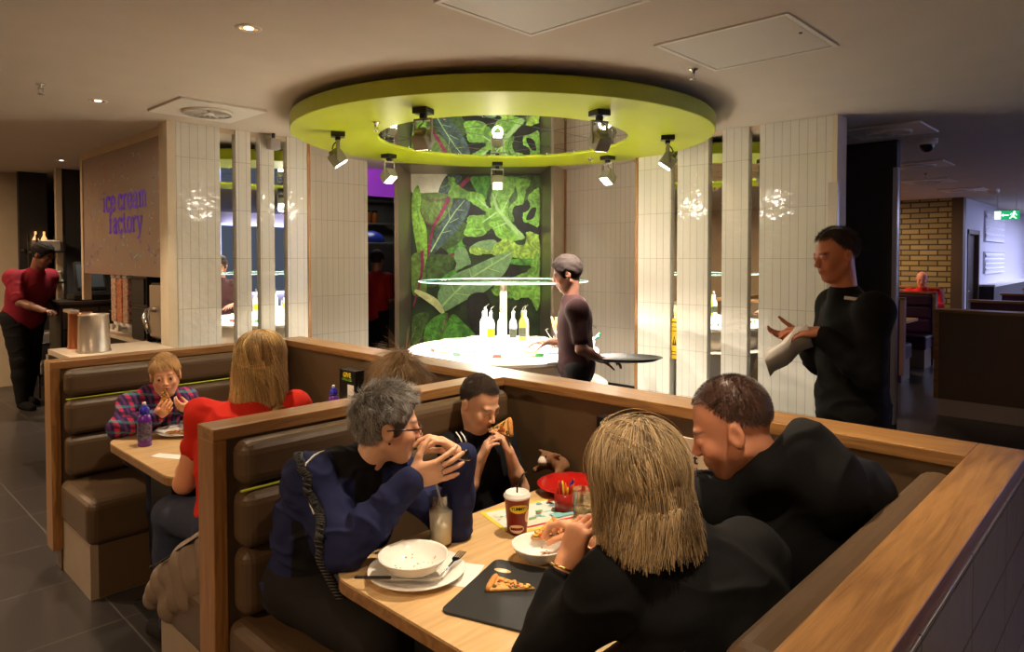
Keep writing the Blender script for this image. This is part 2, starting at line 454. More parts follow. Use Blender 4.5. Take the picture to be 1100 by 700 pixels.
# ------------------------------------------------------------------ room shell
struct(MB().box(-4, -5, -.1, 24, 13, 0).build('floor', M['floor']), 'dark grey tiled restaurant floor')
struct(MB().box(-4, -5, 2.7, 24, 13, 2.8).build('ceiling', M['ceiling']), 'flat painted ceiling')
struct(MB().box(-4.2, -5, 0, -4, 13, 2.7).build('wall_behind', M['plaster']))
struct(MB().box(-4, -5.2, 0, 7, -5, 2.7).build('wall_right', M['plaster']))
wb = MB().box(7, -5.2, 0, 24, -5, .7).box(7, -5.2, 2.45, 24, -5, 2.7)
struct(wb.build('wall_window_side', M['plaster']))
for k in range(8):
    wn = MB(); x = 7+17*k/8; w_ = 17/8
    wn.box(x, -5.12, .7, x+.06, -5.04, 2.45).box(x+w_-.06, -5.12, .7, x+w_, -5.04, 2.45).box(x+.06, -5.12, .7, x+w_-.06, -5.04, .76).box(x+.06, -5.12, 2.39, x+w_-.06, -5.04, 2.45)
    struct(wn.build('window_%d' % (k+1), M['white']))
struct(MB().box(24, -5, 0, 24.2, 13, 2.7).build('wall_far', M['cream']))
# left end of the room: cream wall, charcoal wall
struct(MB().box(-4, 10.6, 0, 2.0, 10.8, 2.7).build('wall_left', M['cream']))
struct(MB().box(-4, 13, 0, 24, 13.2, 2.7).build('wall_kitchen_back', M['grey_wall']))
struct(MB().box(1.94, 10.3, 0, 2.24, 10.38, 2.7).build('wall_black_recess', M['black_wall']))
b = MB().box(2.18, 9.6, 0, 2.24, 9.68, 2.7)
struct(b.build('trim_1', M['cream']), 'pale vertical corner post')
struct(MB().box(2.24, 9.62, 0, 3.6, 9.75, 2.7).build('wall_charcoal', M['grey_wall']))
# tiled wall on the left of the salad niche (Y = 5.6)
def wall_slab(x0, y0, x1, y1, name, m, z0=0., z1=2.7, label=None):
    return struct(MB().box(x0, y0, z0, x1, y1, z1).build(name, m), label)
wall_slab(2.06, 5.66, 3.24, 5.78, 'wall_niche_left', M['plaster'])
YL = 5.6
for a, b_ in ((2.075, 2.42), (2.55, 2.68), (2.76, 2.89), (3.01, 3.205)):
    struct(MB().box(a, YL, 0, b_, YL+.06, 2.7).build('tiled_pilaster', M['tile'], bevel=.003), 'white vertical tile strip on the left niche wall')
wl = ['widest mirror strip in the tiled wall beside the ice cream panel', 'narrow middle mirror strip in the left tiled wall', 'mirror strip nearest the wooden edge of the left tiled wall']
for i, (a, b_) in enumerate(((2.42, 2.55), (2.68, 2.76), (2.89, 3.01))):
    o = MB().box(a, YL+.035, .35, b_, YL+.06, 2.66).build('mirror_strip', M['mirror'], base=((a+b_)/2, YL+.035, .35))
    tag(o, wl[i], 'mirror', 'mirror strips between the left tiles')
    struct(MB().box(a, YL+.02, 2.66, b_, YL+.06, 2.7).build('trim_2', M['plaster']))
    struct(MB().box(a, YL+.02, 0, b_, YL+.06, .35).build('trim_3', M['tile']))
struct(MB().box(3.205, YL-.005, 0, 3.235, YL+.18, 2.7).build('trim_4', M['oak_z']), 'thin wooden edge of the left tiled wall')
wall_slab(3.14, 5.78, 3.24, 6.4, 'wall_return_left', M['tile_bev'])
wall_slab(3.14, 6.4, 4.40, 6.5, 'wall_recess_left', M['tile_bev'])
# right tiled wall (X = 5.35)
XR = 5.35
wall_slab(XR+.06, 1.77, XR+.2, 3.52, 'wall_niche_right', M['plaster'])
for a, b_ in ((3.16, 3.50), (2.802, 3.095), (2.449, 2.676), (1.80, 2.356)):
    struct(MB().box(XR, a, 0, XR+.06, b_, 2.7).build('tiled_pilaster', M['tile'], bevel=.003), 'white vertical tile strip on the right niche wall')
wr_ = ['narrow mirror strip with the yellow warning sign in the right tiled wall', 'middle mirror strip of the right tiled wall', 'mirror strip nearest the free end of the right tiled wall']
for i, (a, b_) in enumerate(((3.095, 3.16), (2.676, 2.802), (2.356, 2.449))):
    o = MB().box(XR+.035, a, .35, XR+.06, b_, 2.66).build('mirror_strip', M['mirror'], base=(XR+.035, (a+b_)/2, .35))
    tag(o, wr_[i], 'mirror', 'mirror strips between the right tiles')
    struct(MB().box(XR+.02, a, 2.66, XR+.06, b_, 2.7).build('trim_5', M['plaster']))
    struct(MB().box(XR+.02, a, 0, XR+.06, b_, .35).build('trim_6', M['tile']))
struct(MB().box(XR-.004, 1.765, 0, XR+.2, 1.80, 2.7).build('trim_7', M['cream']), 'cream end face of the right tiled wall')
struct(MB().box(XR-.012, 1.79, 0, XR+.0, 1.825, 2.2).box(XR-.012, 1.757, 0, XR+.03, 1.79, 2.2).build('trim_8', M['steel']), 'steel corner guard')
struct(MB().box(XR-.005, 3.50, 0, XR+.18, 3.525, 2.7).build('trim_9', M['oak_z']), 'thin wooden edge of the right tiled wall')
wall_slab(XR+.18, 3.50, 6.6, 3.6, 'wall_return_right', M['tile_bev'])
wall_slab(6.5, 3.6, 6.6, 5.31, 'wall_recess_right', M['tile_bev'])
struct(MB().box(6.47, 3.6, 0, 6.5, 5.29, .19).build('baseboard_right', M['black']), 'black skirting')
struct(MB().box(6.485, 5.275, 0, 6.6, 5.30, 2.7).build('trim_10', M['oak_z']), 'thin wooden edge beside the steel frame')
# black wall behind the waiter
wall_slab(6.88, 1.80, 6.98, 3.6, 'wall_black', M['black_wall'])
struct(MB().box(6.87, 1.755, 0, 6.99, 1.80, 2.7).build('trim_11', M['black_wall']))
struct(MB().box(6.865, 1.745, .12, 6.93, 1.785, 2.45).build('trim_12', mat('polished_edge', (200,196,192), .3, .6)), 'polished corner strip on the black wall')
wall_slab(6.6, 3.6, 6.98, 3.7, 'wall_black_return', M['black_wall'])

# steel lined opening with the leafy mural, set diagonally across the corner
cR = Vector((R2, -R2, 0)); cN = Vector((-R2, -R2, 0))
mc = Vector((5.59, 5.915, 0))
def mw(x, z, d=0.):      # x across, z up, d towards the room
    p = mc + cR*x + cN*d; return Vector((p.x, p.y, z))
st = MB()
ZT, HW, HW2, DP = 2.62, .765, .865, .33
L_ = [mw(-HW, 0, 0), mw(-HW, ZT, 0), mw(-HW2, ZT+.07, DP), mw(-HW2, 0, DP), mw(-HW2-.05, 0, DP), mw(-HW2-.05, 2.7, DP), mw(-HW2-.05, 0, 0), mw(-HW2-.05, 2.7, 0)]
st.add([mw(-HW,0), mw(-HW2,0,DP), mw(-HW2,ZT+.07,DP), mw(-HW,ZT), mw(-HW2-.05,0,DP), mw(-HW2-.05,2.7,DP), mw(-HW2-.05,0,-.03), mw(-HW2-.05,2.7,-.03), mw(-HW,0,-.03), mw(-HW,ZT,-.03)],
       [(0,1,2,3), (1,4,5,2), (4,6,7,5), (6,8,9,7)])
st.add([mw(HW,0), mw(HW2,0,DP), mw(HW2,ZT+.07,DP), mw(HW,ZT), mw(HW2+.03,0,DP), mw(HW2+.03,2.7,DP), mw(HW2+.03,0,-.03), mw(HW2+.03,2.7,-.03), mw(HW,0,-.03), mw(HW,ZT,-.03)],
       [(3,2,1,0), (2,5,4,1), (5,7,6,4), (7,9,8,6)])
st.add([mw(-HW,ZT), mw(-HW2,ZT+.07,DP), mw(HW2,ZT+.07,DP), mw(HW,ZT), mw(-HW2-.05,2.7,DP), mw(HW2+.03,2.7,DP)], [(0,1,2,3), (1,4,5,2)])
struct(st.build('trim_13', mat('reveal_steel', (150,138,124), .3, .75, bump=.05, bscale=60, stretch=(40,40,1))), 'brushed steel reveal around the leaf mural')
# beige door leaf between the frame and the right recess
dm = MB()
p0 = mw(HW2+.03, 0, DP-.05); p1 = Vector((6.49, 5.30, 0)); dd = (p1-p0).normalized(); nn = Vector((dd.y, -dd.x, 0))
def strip(mb, a, b, z0, z1, off0, off1, mi=0):
    A = a+nn*off0; B = b+nn*off0; C = b+nn*off1; D = a+nn*off1
    mb.add([Vector((q.x, q.y, z)) for z in (z0, z1) for q in (A, B, C, D)], [(0,3,2,1), (4,5,6,7), (0,1,5,4), (1,2,6,5), (2,3,7,6), (3,0,4,7)], mi)
strip(dm, p0, p1, 0, 2.7, 0, -.05)
do = struct(dm.build('door_1', M['cream']), 'pale door beside the steel frame')
hm = MB(); q0 = p0+dd*.06; hm.tube([q0+nn*.0+Vector((0,0,1.3)), q0+nn*.05+Vector((0,0,1.3)), q0+nn*.05+dd*.12+Vector((0,0,1.3))], .01)
hm.build('door_handle', M['steel_dark'], parent=do)

# ------------------------------------------------------------------ leaf mural (a flat print)
def leafmat(name, c, v=.25, sc_=14):
    m = mat(name, c, .5, vary=min(.5, v*1.5), vscale=sc_*.7, stretch=(1,1,.6)); nt = m.node_tree; b = nt.nodes['Principled BSDF']
    n2 = nt.nodes.new('ShaderNodeTexNoise'); n2.inputs['Scale'].default_value = 9; n2.inputs['Detail'].default_value = 8; n2.inputs['Distortion'].default_value = 2.5
    tc = nt.nodes.new('ShaderNodeTexCoord'); nt.links.new(tc.outputs['Object'], n2.inputs['Vector'])
    r = nt.nodes.new('ShaderNodeMapRange'); r.inputs['From Min'].default_value = .38; r.inputs['From Max'].default_value = .62; r.inputs['To Min'].default_value = 1-1.4*min(v, .3); r.inputs['To Max'].default_value = 1+.8*min(v, .3)
    nt.links.new(n2.outputs['Fac'], r.inputs['Value']); src = b.inputs['Base Color'].links[0].from_socket
    mx = nt.nodes.new('ShaderNodeVectorMath'); mx.operation = 'SCALE'; nt.links.new(src, mx.inputs[0]); nt.links.new(r.outputs['Result'], mx.inputs['Scale']); nt.links.new(mx.outputs['Vector'], b.inputs['Base Color'])
    return m
mural = thing('leaf_mural', 'tall printed mural of salad leaves in the steel frame', 'mural', tuple(mw(0, .1, 0)))
MB().add([mw(-HW,.1,.002), mw(HW,.1,.002), mw(HW,ZT,.002), mw(-HW,ZT,.002)], [(0,1,2,3)]).build('panel', mat('mural_dark', (34,52,26), .5, vary=.55, vscale=5), parent=mural)
PXM = 1/90.7
def mp_(c, x, y):
    px = 436 + x/6.3625; py = (176 if c == 1 else 266) + y/6.3625
    return (px-511)*PXM, 2.62-(py-187)*PXM
LEAF = [leafmat('leaf_a', (122,168,58)), leafmat('leaf_b', (92,122,52)), leafmat('leaf_c', (62,84,82), .3), leafmat('leaf_d', (112,164,62), .3, 9),
        leafmat('leaf_e', (112,150,100), .15), leafmat('leaf_f', (146,184,72), .3, 30), leafmat('leaf_g', (205,205,184), .04), leafmat('leaf_h', (126,34,72), .2),
        leafmat('leaf_i', (196,200,140), .1), leafmat('leaf_j', (72,134,44), .3), leafmat('leaf_k', (58,86,36), .4), leafmat('leaf_l', (150,190,120), .1), leafmat('leaf_m', (24,26,24), .3)]
pr = MB(); lay = [.004]
def poly(c, pts, mi, frill=0., n=6):
    P = [mp_(c, *p) for p in pts]; out = []
    L = len(P); rr = random.Random(len(pr.v)+3)
    for i in range(L):           # smooth closed curve through the points
        p0_, p1_, p2_, p3_ = P[i-1], P[i], P[(i+1) % L], P[(i+2) % L]
        for k in range(n):
            t = k/n; h = lambda a, b, c_, d: .5*((2*b)+(-a+c_)*t+(2*a-5*b+4*c_-d)*t*t+(-a+3*b-3*c_+d)*t**3)
            x = h(p0_[0], p1_[0], p2_[0], p3_[0]); y = h(p0_[1], p1_[1], p2_[1], p3_[1])
            if frill: x += rr.uniform(-frill, frill); y += rr.uniform(-frill, frill)
            out.append((min(HW, max(-HW, x)), min(ZT, y)))
    lay[0] += .0006
    pr.add([mw(x, z, lay[0]) for x, z in out], [tuple(range(len(out)))], mi)
def vein(c, pts, w, mi):
    P = [mp_(c, *p) for p in pts]; lay[0] += .0003; vs = []
    for i, (x, z) in enumerate(P):
        a = P[max(0, i-1)]; b = P[min(len(P)-1, i+1)]; dx, dz = b[0]-a[0], b[1]-a[1]; l = math.hypot(dx, dz)
        ww = w*(1-.6*i/(len(P)-1)); vs += [mw(min(HW,max(-HW,x-dz/l*ww)), z+dx/l*ww, lay[0]), mw(min(HW,max(-HW,x+dz/l*ww)), z-dx/l*ww, lay[0])]
    pr.add(vs, [(2*i, 2*i+1, 2*i+3, 2*i+2) for i in range(len(P)-1)], mi)
poly(1, [(38,50),(160,60),(285,75),(235,150),(225,205),(110,200),(38,190)], 6)
poly(1, [(285,75),(380,85),(350,140),(250,210),(225,180)], 2)
poly(1, [(95,215),(150,198),(260,200),(320,240),(290,340),(220,410),(170,425),(120,380),(100,300)], 1)
poly(1, [(150,430),(260,420),(400,400),(430,500),(330,600),(200,690),(150,690),(130,560)], 10)
poly(1, [(160,640),(330,560),(400,510),(410,560),(350,640),(250,700),(150,700)], 9)
poly(1, [(560,88),(720,88),(912,88),(912,250),(860,300),(720,400),(600,330),(560,200)], 10)
poly(1, [(440,95),(500,88),(590,90),(560,180),(540,250),(480,190)], 9, .004)
poly(1, [(640,88),(760,90),(780,130),(700,130)], 9, .006)
poly(1, [(720,300),(900,250),(912,500),(800,480),(740,400)], 12)
poly(1, [(430,270),(520,300),(520,350),(440,360),(400,420),(430,320)], 12)
poly(1, [(400,500),(600,480),(640,520),(420,560)], 12)
poly(1, [(190,600),(240,570),(290,620),(220,650)], 12)
poly(1, [(160,605),(190,500),(290,330),(370,235),(435,250),(425,330),(350,450),(260,545),(185,615)], 2)
vein(1, [(170,600),(260,440),(340,320),(400,250)], .008, 11)
for a in ((300,380,290,300),(300,400,360,370),(250,470,310,455),(340,310,400,320)): vein(1, [a[:2], a[2:]], .004, 11)
poly(1, [(55,185),(85,148),(105,230),(100,330),(138,430),(145,560),(142,700),(100,700),(70,560),(45,400),(40,260)], 0)
vein(1, [(75,180),(80,330),(115,500),(125,690)], .012, 3)
vein(1, [(435,95),(300,225),(240,340),(185,430),(165,540),(150,650)], .026, 7)
vein(1, [(300,225),(230,250),(140,245)], .006, 7)
vein(1, [(185,430),(140,400),(100,320)], .006, 7)
poly(1, [(290,88),(330,100),(350,140),(420,185),(520,208),(552,290),(582,300),(575,230),(590,180),(640,100),(700,90),(745,110),(742,175),(712,225),(700,300),(708,372),(760,440),(815,510),(700,525),(620,495),(585,440),(520,490),(402,492),(415,420),(432,352),(525,352),(545,330),(500,300),(455,270),(400,238),(305,232),(290,200),(300,150),(240,165),(290,130)], 3, .007)
vein(1, [(800,510),(700,400),(620,300),(590,200)], .03, 11)
for a in ((620,330,520,400),(650,340,700,240),(690,400,600,440),(600,260,640,150),(560,300,480,230)): vein(1, [a[:2], a[2:]], .012, 11)
poly(1, [(750,110),(850,115),(820,180),(800,270),(745,285),(725,330),(740,390),(715,380),(700,300),(760,230)], 3, .006)
poly(1, [(838,215),(880,178),(912,185),(912,415),(860,412),(805,390),(800,340),(850,300),(835,250)], 3, .007)
poly(1, [(850,310),(890,300),(870,370),(820,380)], 12)
poly(1, [(436,572),(500,530),(600,518),(625,560),(560,600),(450,605)], 4)
poly(1, [(590,575),(640,530),(700,508),(800,560),(822,475),(860,465),(912,500),(912,640),(800,620),(720,600),(640,625),(590,615)], 5, .012)
poly(2, [(440,0),(590,15),(912,20),(912,70),(760,70),(600,40),(470,50)], 5, .01)
poly(2, [(700,80),(860,80),(850,120),(720,110)], 9)
poly(2, [(620,240),(700,215),(840,150),(860,90),(912,60),(912,420),(850,350),(750,350),(660,340),(590,310)], 3, .014)
poly(2, [(680,210),(760,190),(800,160),(740,120),(690,150)], 12)
poly(2, [(38,60),(120,60),(140,300),(60,330),(38,250)], 1)
vein(2, [(110,20),(112,130),(90,260),(50,400)], .02, 7)
vein(2, [(345,35),(220,90),(140,120)], .016, 7)
poly(2, [(150,60),(330,70),(250,230),(150,260)], 10)
poly(2, [(345,5),(400,0),(430,60),(440,110),(400,130),(330,160),(345,110),(330,70)], 4, .005)
poly(2, [(225,240),(250,200),(340,150),(330,250),(240,280)], 9)
poly(2, [(222,400),(222,300),(300,200),(450,130),(600,62),(722,30),(695,140),(620,230),(530,305),(400,362),(275,432),(235,425)], 4)
vein(2, [(235,410),(330,310),(450,200),(590,115),(720,35)], .014, 11)
for a in ((330,310,300,210),(330,310,470,330),(450,210,430,140),(450,210,600,240),(590,115,580,70),(560,140,660,170)): vein(2, [a[:2], a[2:]], .006, 11)
poly(2, [(62,290),(90,288),(210,350),(262,440),(240,448),(180,392),(70,312)], 8)
poly(2, [(60,460),(120,440),(160,470),(100,620),(40,680),(40,500)], 10)
poly(2, [(128,640),(138,535),(200,470),(285,448),(262,560),(232,640)], 9)
poly(2, [(318,455),(400,520),(470,600),(350,640),(235,640),(260,560)], 9)
vein(2, [(285,450),(255,560),(230,600)], .007, 7)
poly(2, [(430,330),(560,330),(600,600),(480,600),(420,480)], 12)
poly(2, [(40,700),(900,700),(900,900),(700,1100),(300,1000),(40,1100)], 10, .02)
pr.build('print', LEAF, parent=mural)

# ------------------------------------------------------------------ kitchen seen through the gap
wall_slab(4.40, 6.5, 4.45, 9.2, 'wall_kitchen_left', M['grey_wall'])
wall_slab(4.45, 9.2, 8.2, 9.3, 'wall_kitchen_end', mat('kitchen_wall', (120,118,108), .6))
wall_slab(8.2, 3.7, 8.3, 9.3, 'wall_kitchen_right', M['grey_wall'])
o = MB().box(4.42, 6.9, 2.38, 5.5, 6.98, 2.7).build('illuminated_fascia', mat('purple_fascia', (120,50,150), .3, emit=(150,60,190), estr=.6), base=(4.95, 6.9, 2.38))
tag(o, 'purple lit fascia over the kitchen opening', 'sign')
# ------------------------------------------------------------------ booths
CAPZ = 1.10; XB0, XB1 = .905, 2.23
def partition(name, label, y0, y1, x0=XB0, x1=XB1, outer_tile=False, post=True):
    t = thing(name, label, 'booth partition', (x0, (y0+y1)/2, 0), 'booth partitions between the tables')
    MB().box(x0+.04, y0+.012, .0, x1, y1-.012, 1.07).build('panel', M['vinyl_panel'], parent=t)
    MB().box(x0, y0, 1.06, x1+(.17 if outer_tile else 0), y1, CAPZ).build('cap_rail', M['oak_x'], parent=t, bevel=.003)
    MB().box(x0, y0, .11, x0+.045, y1, 1.06).build('end_post', M['oak_z'], parent=t, bevel=.003)
    return t
partition('booth_partition', 'wooden topped partition at the outer end behind the child in the plaid shirt', 4.165, 4.285)
partition('booth_partition', 'wooden topped partition between the blonde woman and the grey haired woman', 2.170, 2.290)
t = partition('booth_partition', 'wide wooden topped partition with tiled outer face at the corner of the near booth', .265, .385, outer_tile=True)
MB().box(XB0, .262, 0, 2.40, .270, 1.06).build('tiled_face', M['tile_side'], parent=t)
MB().box(2.235, .27, 0, 2.395, .38, 1.06).build('corner_panel', M['vinyl_panel'], parent=t)
t = thing('booth_partition', 'long wooden topped partition running behind both booths', 'booth partition', (2.31, 2.3, 0), 'booth partitions between the tables')
MB().box(2.235, .39, 0, 2.385, 4.285, 1.065).build('panel', M['vinyl_panel'], parent=t)
MB().box(2.225, .385, 1.06, 2.40, 4.285, CAPZ).build('cap_rail', M['oak_y'], parent=t, bevel=.003)

def bench(label, yw, s, group='upholstered booth benches', mats=None, x0=.955, x1=2.2, base=None, w=.51):
    vm, pm = (mats or (M['vinyl'], M['piping']))
    t = thing('booth_bench', label, 'bench', ((x0+x1)/2, yw+s*.25, 0), group)
    if x0 == .955:
        MB().box(.95, yw, 0, x1, yw+s*(w-.03), .27).build('plinth', mat('plinth_laminate', (150,132,112), .5, vary=.05) if 'plinth_laminate' not in bpy.data.materials else bpy.data.materials['plinth_laminate'], parent=t, bevel=.002)
        MB().box(.985, yw+s*(w-.035), .01, x1, yw+s*(w-.022), .265).build('kick_panel', M['vinyl_panel'], parent=t)
    MB().box(.935 if x0 == .955 else x0, yw+s*.002, .262, x1+.02, yw+s*w, .485).build('seat', vm, parent=t, bevel=.045, seg=4)
    for i, (z0, z1) in enumerate(((.50,.715), (.72,.905), (.918,1.062))):
        MB().box(x0, yw+s*.002, z0, x1-.03, yw+s*(.10+.01*(i==1)), z1).build('backrest_cushion', vm, parent=t, bevel=.04, seg=4)
    MB().tube([(x0, yw+s*.085, .9115), (x1-.04, yw+s*.085, .9115)], .0042, 6).build('piping', pm, parent=t)
    return t
bench('brown bench behind the child in the plaid shirt', 4.165, -1)
bench('brown bench under the blonde woman with the grey jacket on its end', 2.29, 1)
bench('brown bench under the grey haired woman and the boy', 2.17, -1)
bench('brown bench under the couple in black', .385, 1)

def table(label, y0, y1):
    t = thing('dining_table', label, 'table', (1.6, (y0+y1)/2, 0), 'fixed booth tables')
    o = MB().prism(rrect(1.035, y0, 2.215, y1, .11, 6, (1,0,0,1)), .742, .75).build('tabletop', M['table_top'], parent=t)
    MB().prism(rrect(1.035, y0, 2.215, y1, .11, 6, (1,0,0,1)), .71, .742).build('edge_band', M['oak_x'], parent=t)
    MB().box(1.14, (y0+y1)/2-.13, .02, 1.95, (y0+y1)/2+.13, .71).build('pedestal', M['black'], parent=t, bevel=.004)
    MB().box(1.08, (y0+y1)/2-.2, 0, 2.0, (y0+y1)/2+.2, .02).build('foot_plate', M['black'], parent=t)
    return t
table('pale oak table with the purple bottle in the far booth', 2.86, 3.75)
table('pale oak table with the black board in the near booth', .91, 1.735)

# ------------------------------------------------------------------ lime canopy disc with mirrored centre
DC = Vector((3.83, 3.74, 0)); DZ = 2.55
t = thing('canopy_disc', 'large lime green ceiling disc with a mirrored centre', 'ceiling disc', (DC.x, DC.y, 2.66))
MB().lathe([(.955,DZ+.02),(.96,DZ),(1.58,DZ),(1.585,DZ+.004),(1.585,DZ+.098),(1.58,DZ+.102),(.955,DZ+.102)], DC, 96, cap=False).build('ring', M['lime'], parent=t)
for p in t.children[0].data.polygons: p.use_smooth = False
MB().lathe([(0,DZ+.105),(1.3,DZ+.105),(1.3,2.70)], DC, 48, cap=False).build('mount', M['black'], parent=t)
mm = MB().lathe([(.955,DZ+.012),(0,DZ+.012)], DC, 96, cap=False, smooth=False)
mm.build('mirror', M['mirror'], parent=t)
jm = MB()
for k in (-.5, 0, .5):
    w = math.sqrt(.95**2-k*k); jm.box(DC.x-w, DC.y+k-.0015, DZ+.0105, DC.x+w, DC.y+k+.0015, DZ+.0115)
    jm.box(DC.x+k-.0015, DC.y-w, DZ+.0105, DC.x+k+.0015, DC.y+w, DZ+.0115)
jm.build('mirror_joint', M['steel_dark'], parent=t)
for k in range(20):
    a = 2*PI*k/20; MB().lathe([(.008,DZ+.002),(.008,DZ+.011)], (DC.x+.88*math.cos(a), DC.y+.88*math.sin(a), 0), 8).build('mirror_bolt', M['chrome'], parent=t)

LT = []
def spotlight():
    t = thing('track_spotlight', 'spotlight', 'spotlight', (0,0,0), 'spotlights under the lime disc')
    # local frame: x tangent, y towards the counter (inwards)
    MB().box(-.05,-.05,-.035,.05,.05,0).box(-.018,-.018,-.062,.018,.018,-.035).build('mount', M['black_soft'], parent=t, bevel=.004)
    g = MAT_SPOT
    MB().box(-.055,-.012,-.075,.055,.012,-.062).box(-.061,-.012,-.21,-.052,.012,-.062).box(.052,-.012,-.21,.061,.012,-.062).build('yoke', g, parent=t, bevel=.002)
    tilt = math.radians(35)
    Mh = Matrix.Translation((0, 0, -.195)) @ Matrix.Rotation(tilt, 4, 'X')
    h = MB(); h.box(-.05,-.055,-.04,.05,.055,.05, M=Mh); h.box(-.03,-.03,.05,.03,.03,.075, M=Mh); h.build('lamp_head', g, parent=t, bevel=.006)
    MB().box(-.04,-.045,-.0425,.04,.045,-.0405, M=Mh).build('lens', M['lamp'], parent=t)
    MB().tube([(.0,0,-.06),(.02,-.03,-.09),(-.01,-.04,-.12),(0,-.02,-.15)], .004, 6).build('cable', M['black'], parent=t)
    return t
MAT_SPOT = mat('spotlight_grey', (150,146,132), .45)
angs = [47+51.43*k for k in range(7)]
lbl = ['spotlight hanging in front of the leaf mural at the far side of the lime disc', 'spotlight beside the purple lit kitchen gap under the lime disc', 'outermost spotlight on the lime disc towards the ice cream panel',
       'spotlight at the near rim of the mirror, in front of its leaf reflection', 'spotlight at the near rim of the mirror towards the right tiled wall', 'outermost spotlight on the lime disc towards the right tiled wall', 'spotlight hanging in front of the pearl tiled recess beside the steel frame']
proto = spotlight(); SPOTS = []
for i, a in enumerate(angs):
    o = proto if i == 0 else copy_tree(proto)
    r = 1.25; ar = math.radians(a); o.location = (DC.x+r*math.cos(ar), DC.y+r*math.sin(ar), DZ); o['label'] = lbl[i]
    o.rotation_euler = (0, 0, ar+PI/2)          # local +y points to the disc centre
    SPOTS.append(Vector(o.location)+Vector((-math.cos(ar)*.05, -math.sin(ar)*.05, -.26)))

# ------------------------------------------------------------------ round salad counter
t = thing('salad_counter', 'round white salad counter under the lime disc', 'salad bar', (DC.x, DC.y, 0))
cw = mat('counter_white', (228,222,212), .3)
MB().lathe([(0,.885),(.70,.885),(.735,.895),(.745,.91),(.742,.925),(.73,.932),(.0,.932)], DC, 64).build('countertop', cw, parent=t)
MB().lathe([(.50,.1),(.66,.75),(.69,.885),(0,.885)], DC, 64).build('body', mat('counter_body', (196,184,168), .4), parent=t)
MB().lathe([(.42,0),(.42,.12),(0,.12)], DC, 48).build('plinth', M['black'], parent=t)
MB().lathe([(.50,.64),(.80,.66),(.815,.67),(.80,.68),(.50,.68)], DC, 64).build('tray_ledge', M['steel'], parent=t)
MB().lathe([(0,.93),(.235,.93),(.235,.99),(.225,1.0),(0,1.0)], DC, 48).build('centre_plinth', cw, parent=t)
MB().lathe([(.028,1.0),(.028,1.43),(0,1.43)], DC, 24).build('stem', M['steel'], parent=t)
MB().lathe([(0,1.432),(.10,1.432),(.10,1.448),(0,1.448)], DC, 32).build('clamp_plate', M['chrome'], parent=t)
MB().lathe([(0,1.449),(.655,1.449),(.66,1.455),(.655,1.461),(0,1.461)], DC, 64).build('glass_canopy', M['glass'], parent=t)
MB().lathe([(.6605,1.451),(.6625,1.451),(.6625,1.459),(.6605,1.459),(.6605,1.451)], DC, 64, cap=False).build('glass_edge', M['glass_green'], parent=t)
def polar(r, a, z=0.): return Vector((DC.x+r*math.cos(math.radians(a)), DC.y+r*math.sin(math.radians(a)), z))
# food wells: a pan of salad each, set in the counter
foods = [((180,40,30),'tomato slices'),((90,140,50),'lettuce'),((225,200,90),'sweetcorn'),((210,205,190),'coleslaw'),((60,100,40),'cucumber'),((190,90,40),'grated carrot'),((140,50,60),'beetroot'),((215,190,120),'pasta salad'),((110,150,60),'mixed leaves'),((235,225,200),'potato salad'),((170,60,40),'peppers'),((80,120,50),'olives')]
pan0 = None
for i, (c, nm) in enumerate(foods):
    a = i*30+10; p = polar(.47, a, .9325)
    t = thing('salad_pan', 'white pan of %s on the round counter' % nm, 'food pan', tuple(p), 'salad pans around the counter')
    t.rotation_euler = (0, 0, math.radians(a))
    pan = MB(); pan.lathe([(.075,0),(.10,.012),(.105,.03),(.108,.03),(.10,.008),(.078,.0)], (0,0,0), 24, cap=False); 
    me = pan.build('pan', M['ceramic'], parent=t, base=(0,0,0)); me.location = (0,0,0)
    fd = MB(); rr = random.Random(i)
    fd.lathe([(0,.022),(.06,.020),(.098,.014)], (0,0,0), 16, cap=False)
    for k in range(26):
        r_ = rr.uniform(0,.08); q = rr.uniform(0, 6.28); fd.ell((r_*math.cos(q), r_*math.sin(q), .022), (rr.uniform(.008,.018), rr.uniform(.006,.012), .008), 6, 4, M=Matrix.Rotation(q*2, 3, 'Z'))
    me = fd.build('salad', mat('food_'+nm.replace(' ','_'), c, .5, vary=.3, vscale=60), parent=t, base=(0,0,0)); me.location = (0,0,0)
    pc = MB(); pc.box(.115,-.03,.004,.125,.03,.03)
    me = pc.build('label_strip', mat('strip_red', (170,40,30), .5) if i % 2 else mat('strip_green', (50,120,60), .5), parent=t, base=(0,0,0)); me.location = (0,0,0)
# bottles on the centre plinth
def bottle(label, p, glass, liquid, group='dressing bottles on the centre plinth'):
    t = thing('dressing_bottle', label, 'bottle', tuple(p), group); z = p.z+.001
    c = (p.x, p.y, z)
    MB().lathe([(0,0),(.027,0),(.028,.01),(.028,.13),(.024,.155),(.011,.175),(.010,.21),(.012,.213),(.012,.222),(0,.222)], c, 20).build('bottle_body', glass, parent=t)
    MB().lathe([(.0285,.03),(.0285,.10)], c, 20, cap=False).build('bottle_label', liquid, parent=t)
    MB().lathe([(.011,.222),(.009,.235),(0,.235)], c, 12).tube([(c[0],c[1],c[2]+.235),(c[0]+.004,c[1],c[2]+.25),(c[0]+.018,c[1]-.018,c[2]+.27)], [.004,.004,.002], 6).build('pourer', M['chrome'], parent=t)
    return t
oil = mat('oil_yellow', (200,170,20), .15); gw = mat('milky_glass', (225,225,215), .12); dk = mat('dark_label', (40,44,34), .4); gd = mat('oil_bottle_glass', (150,140,40), .1)
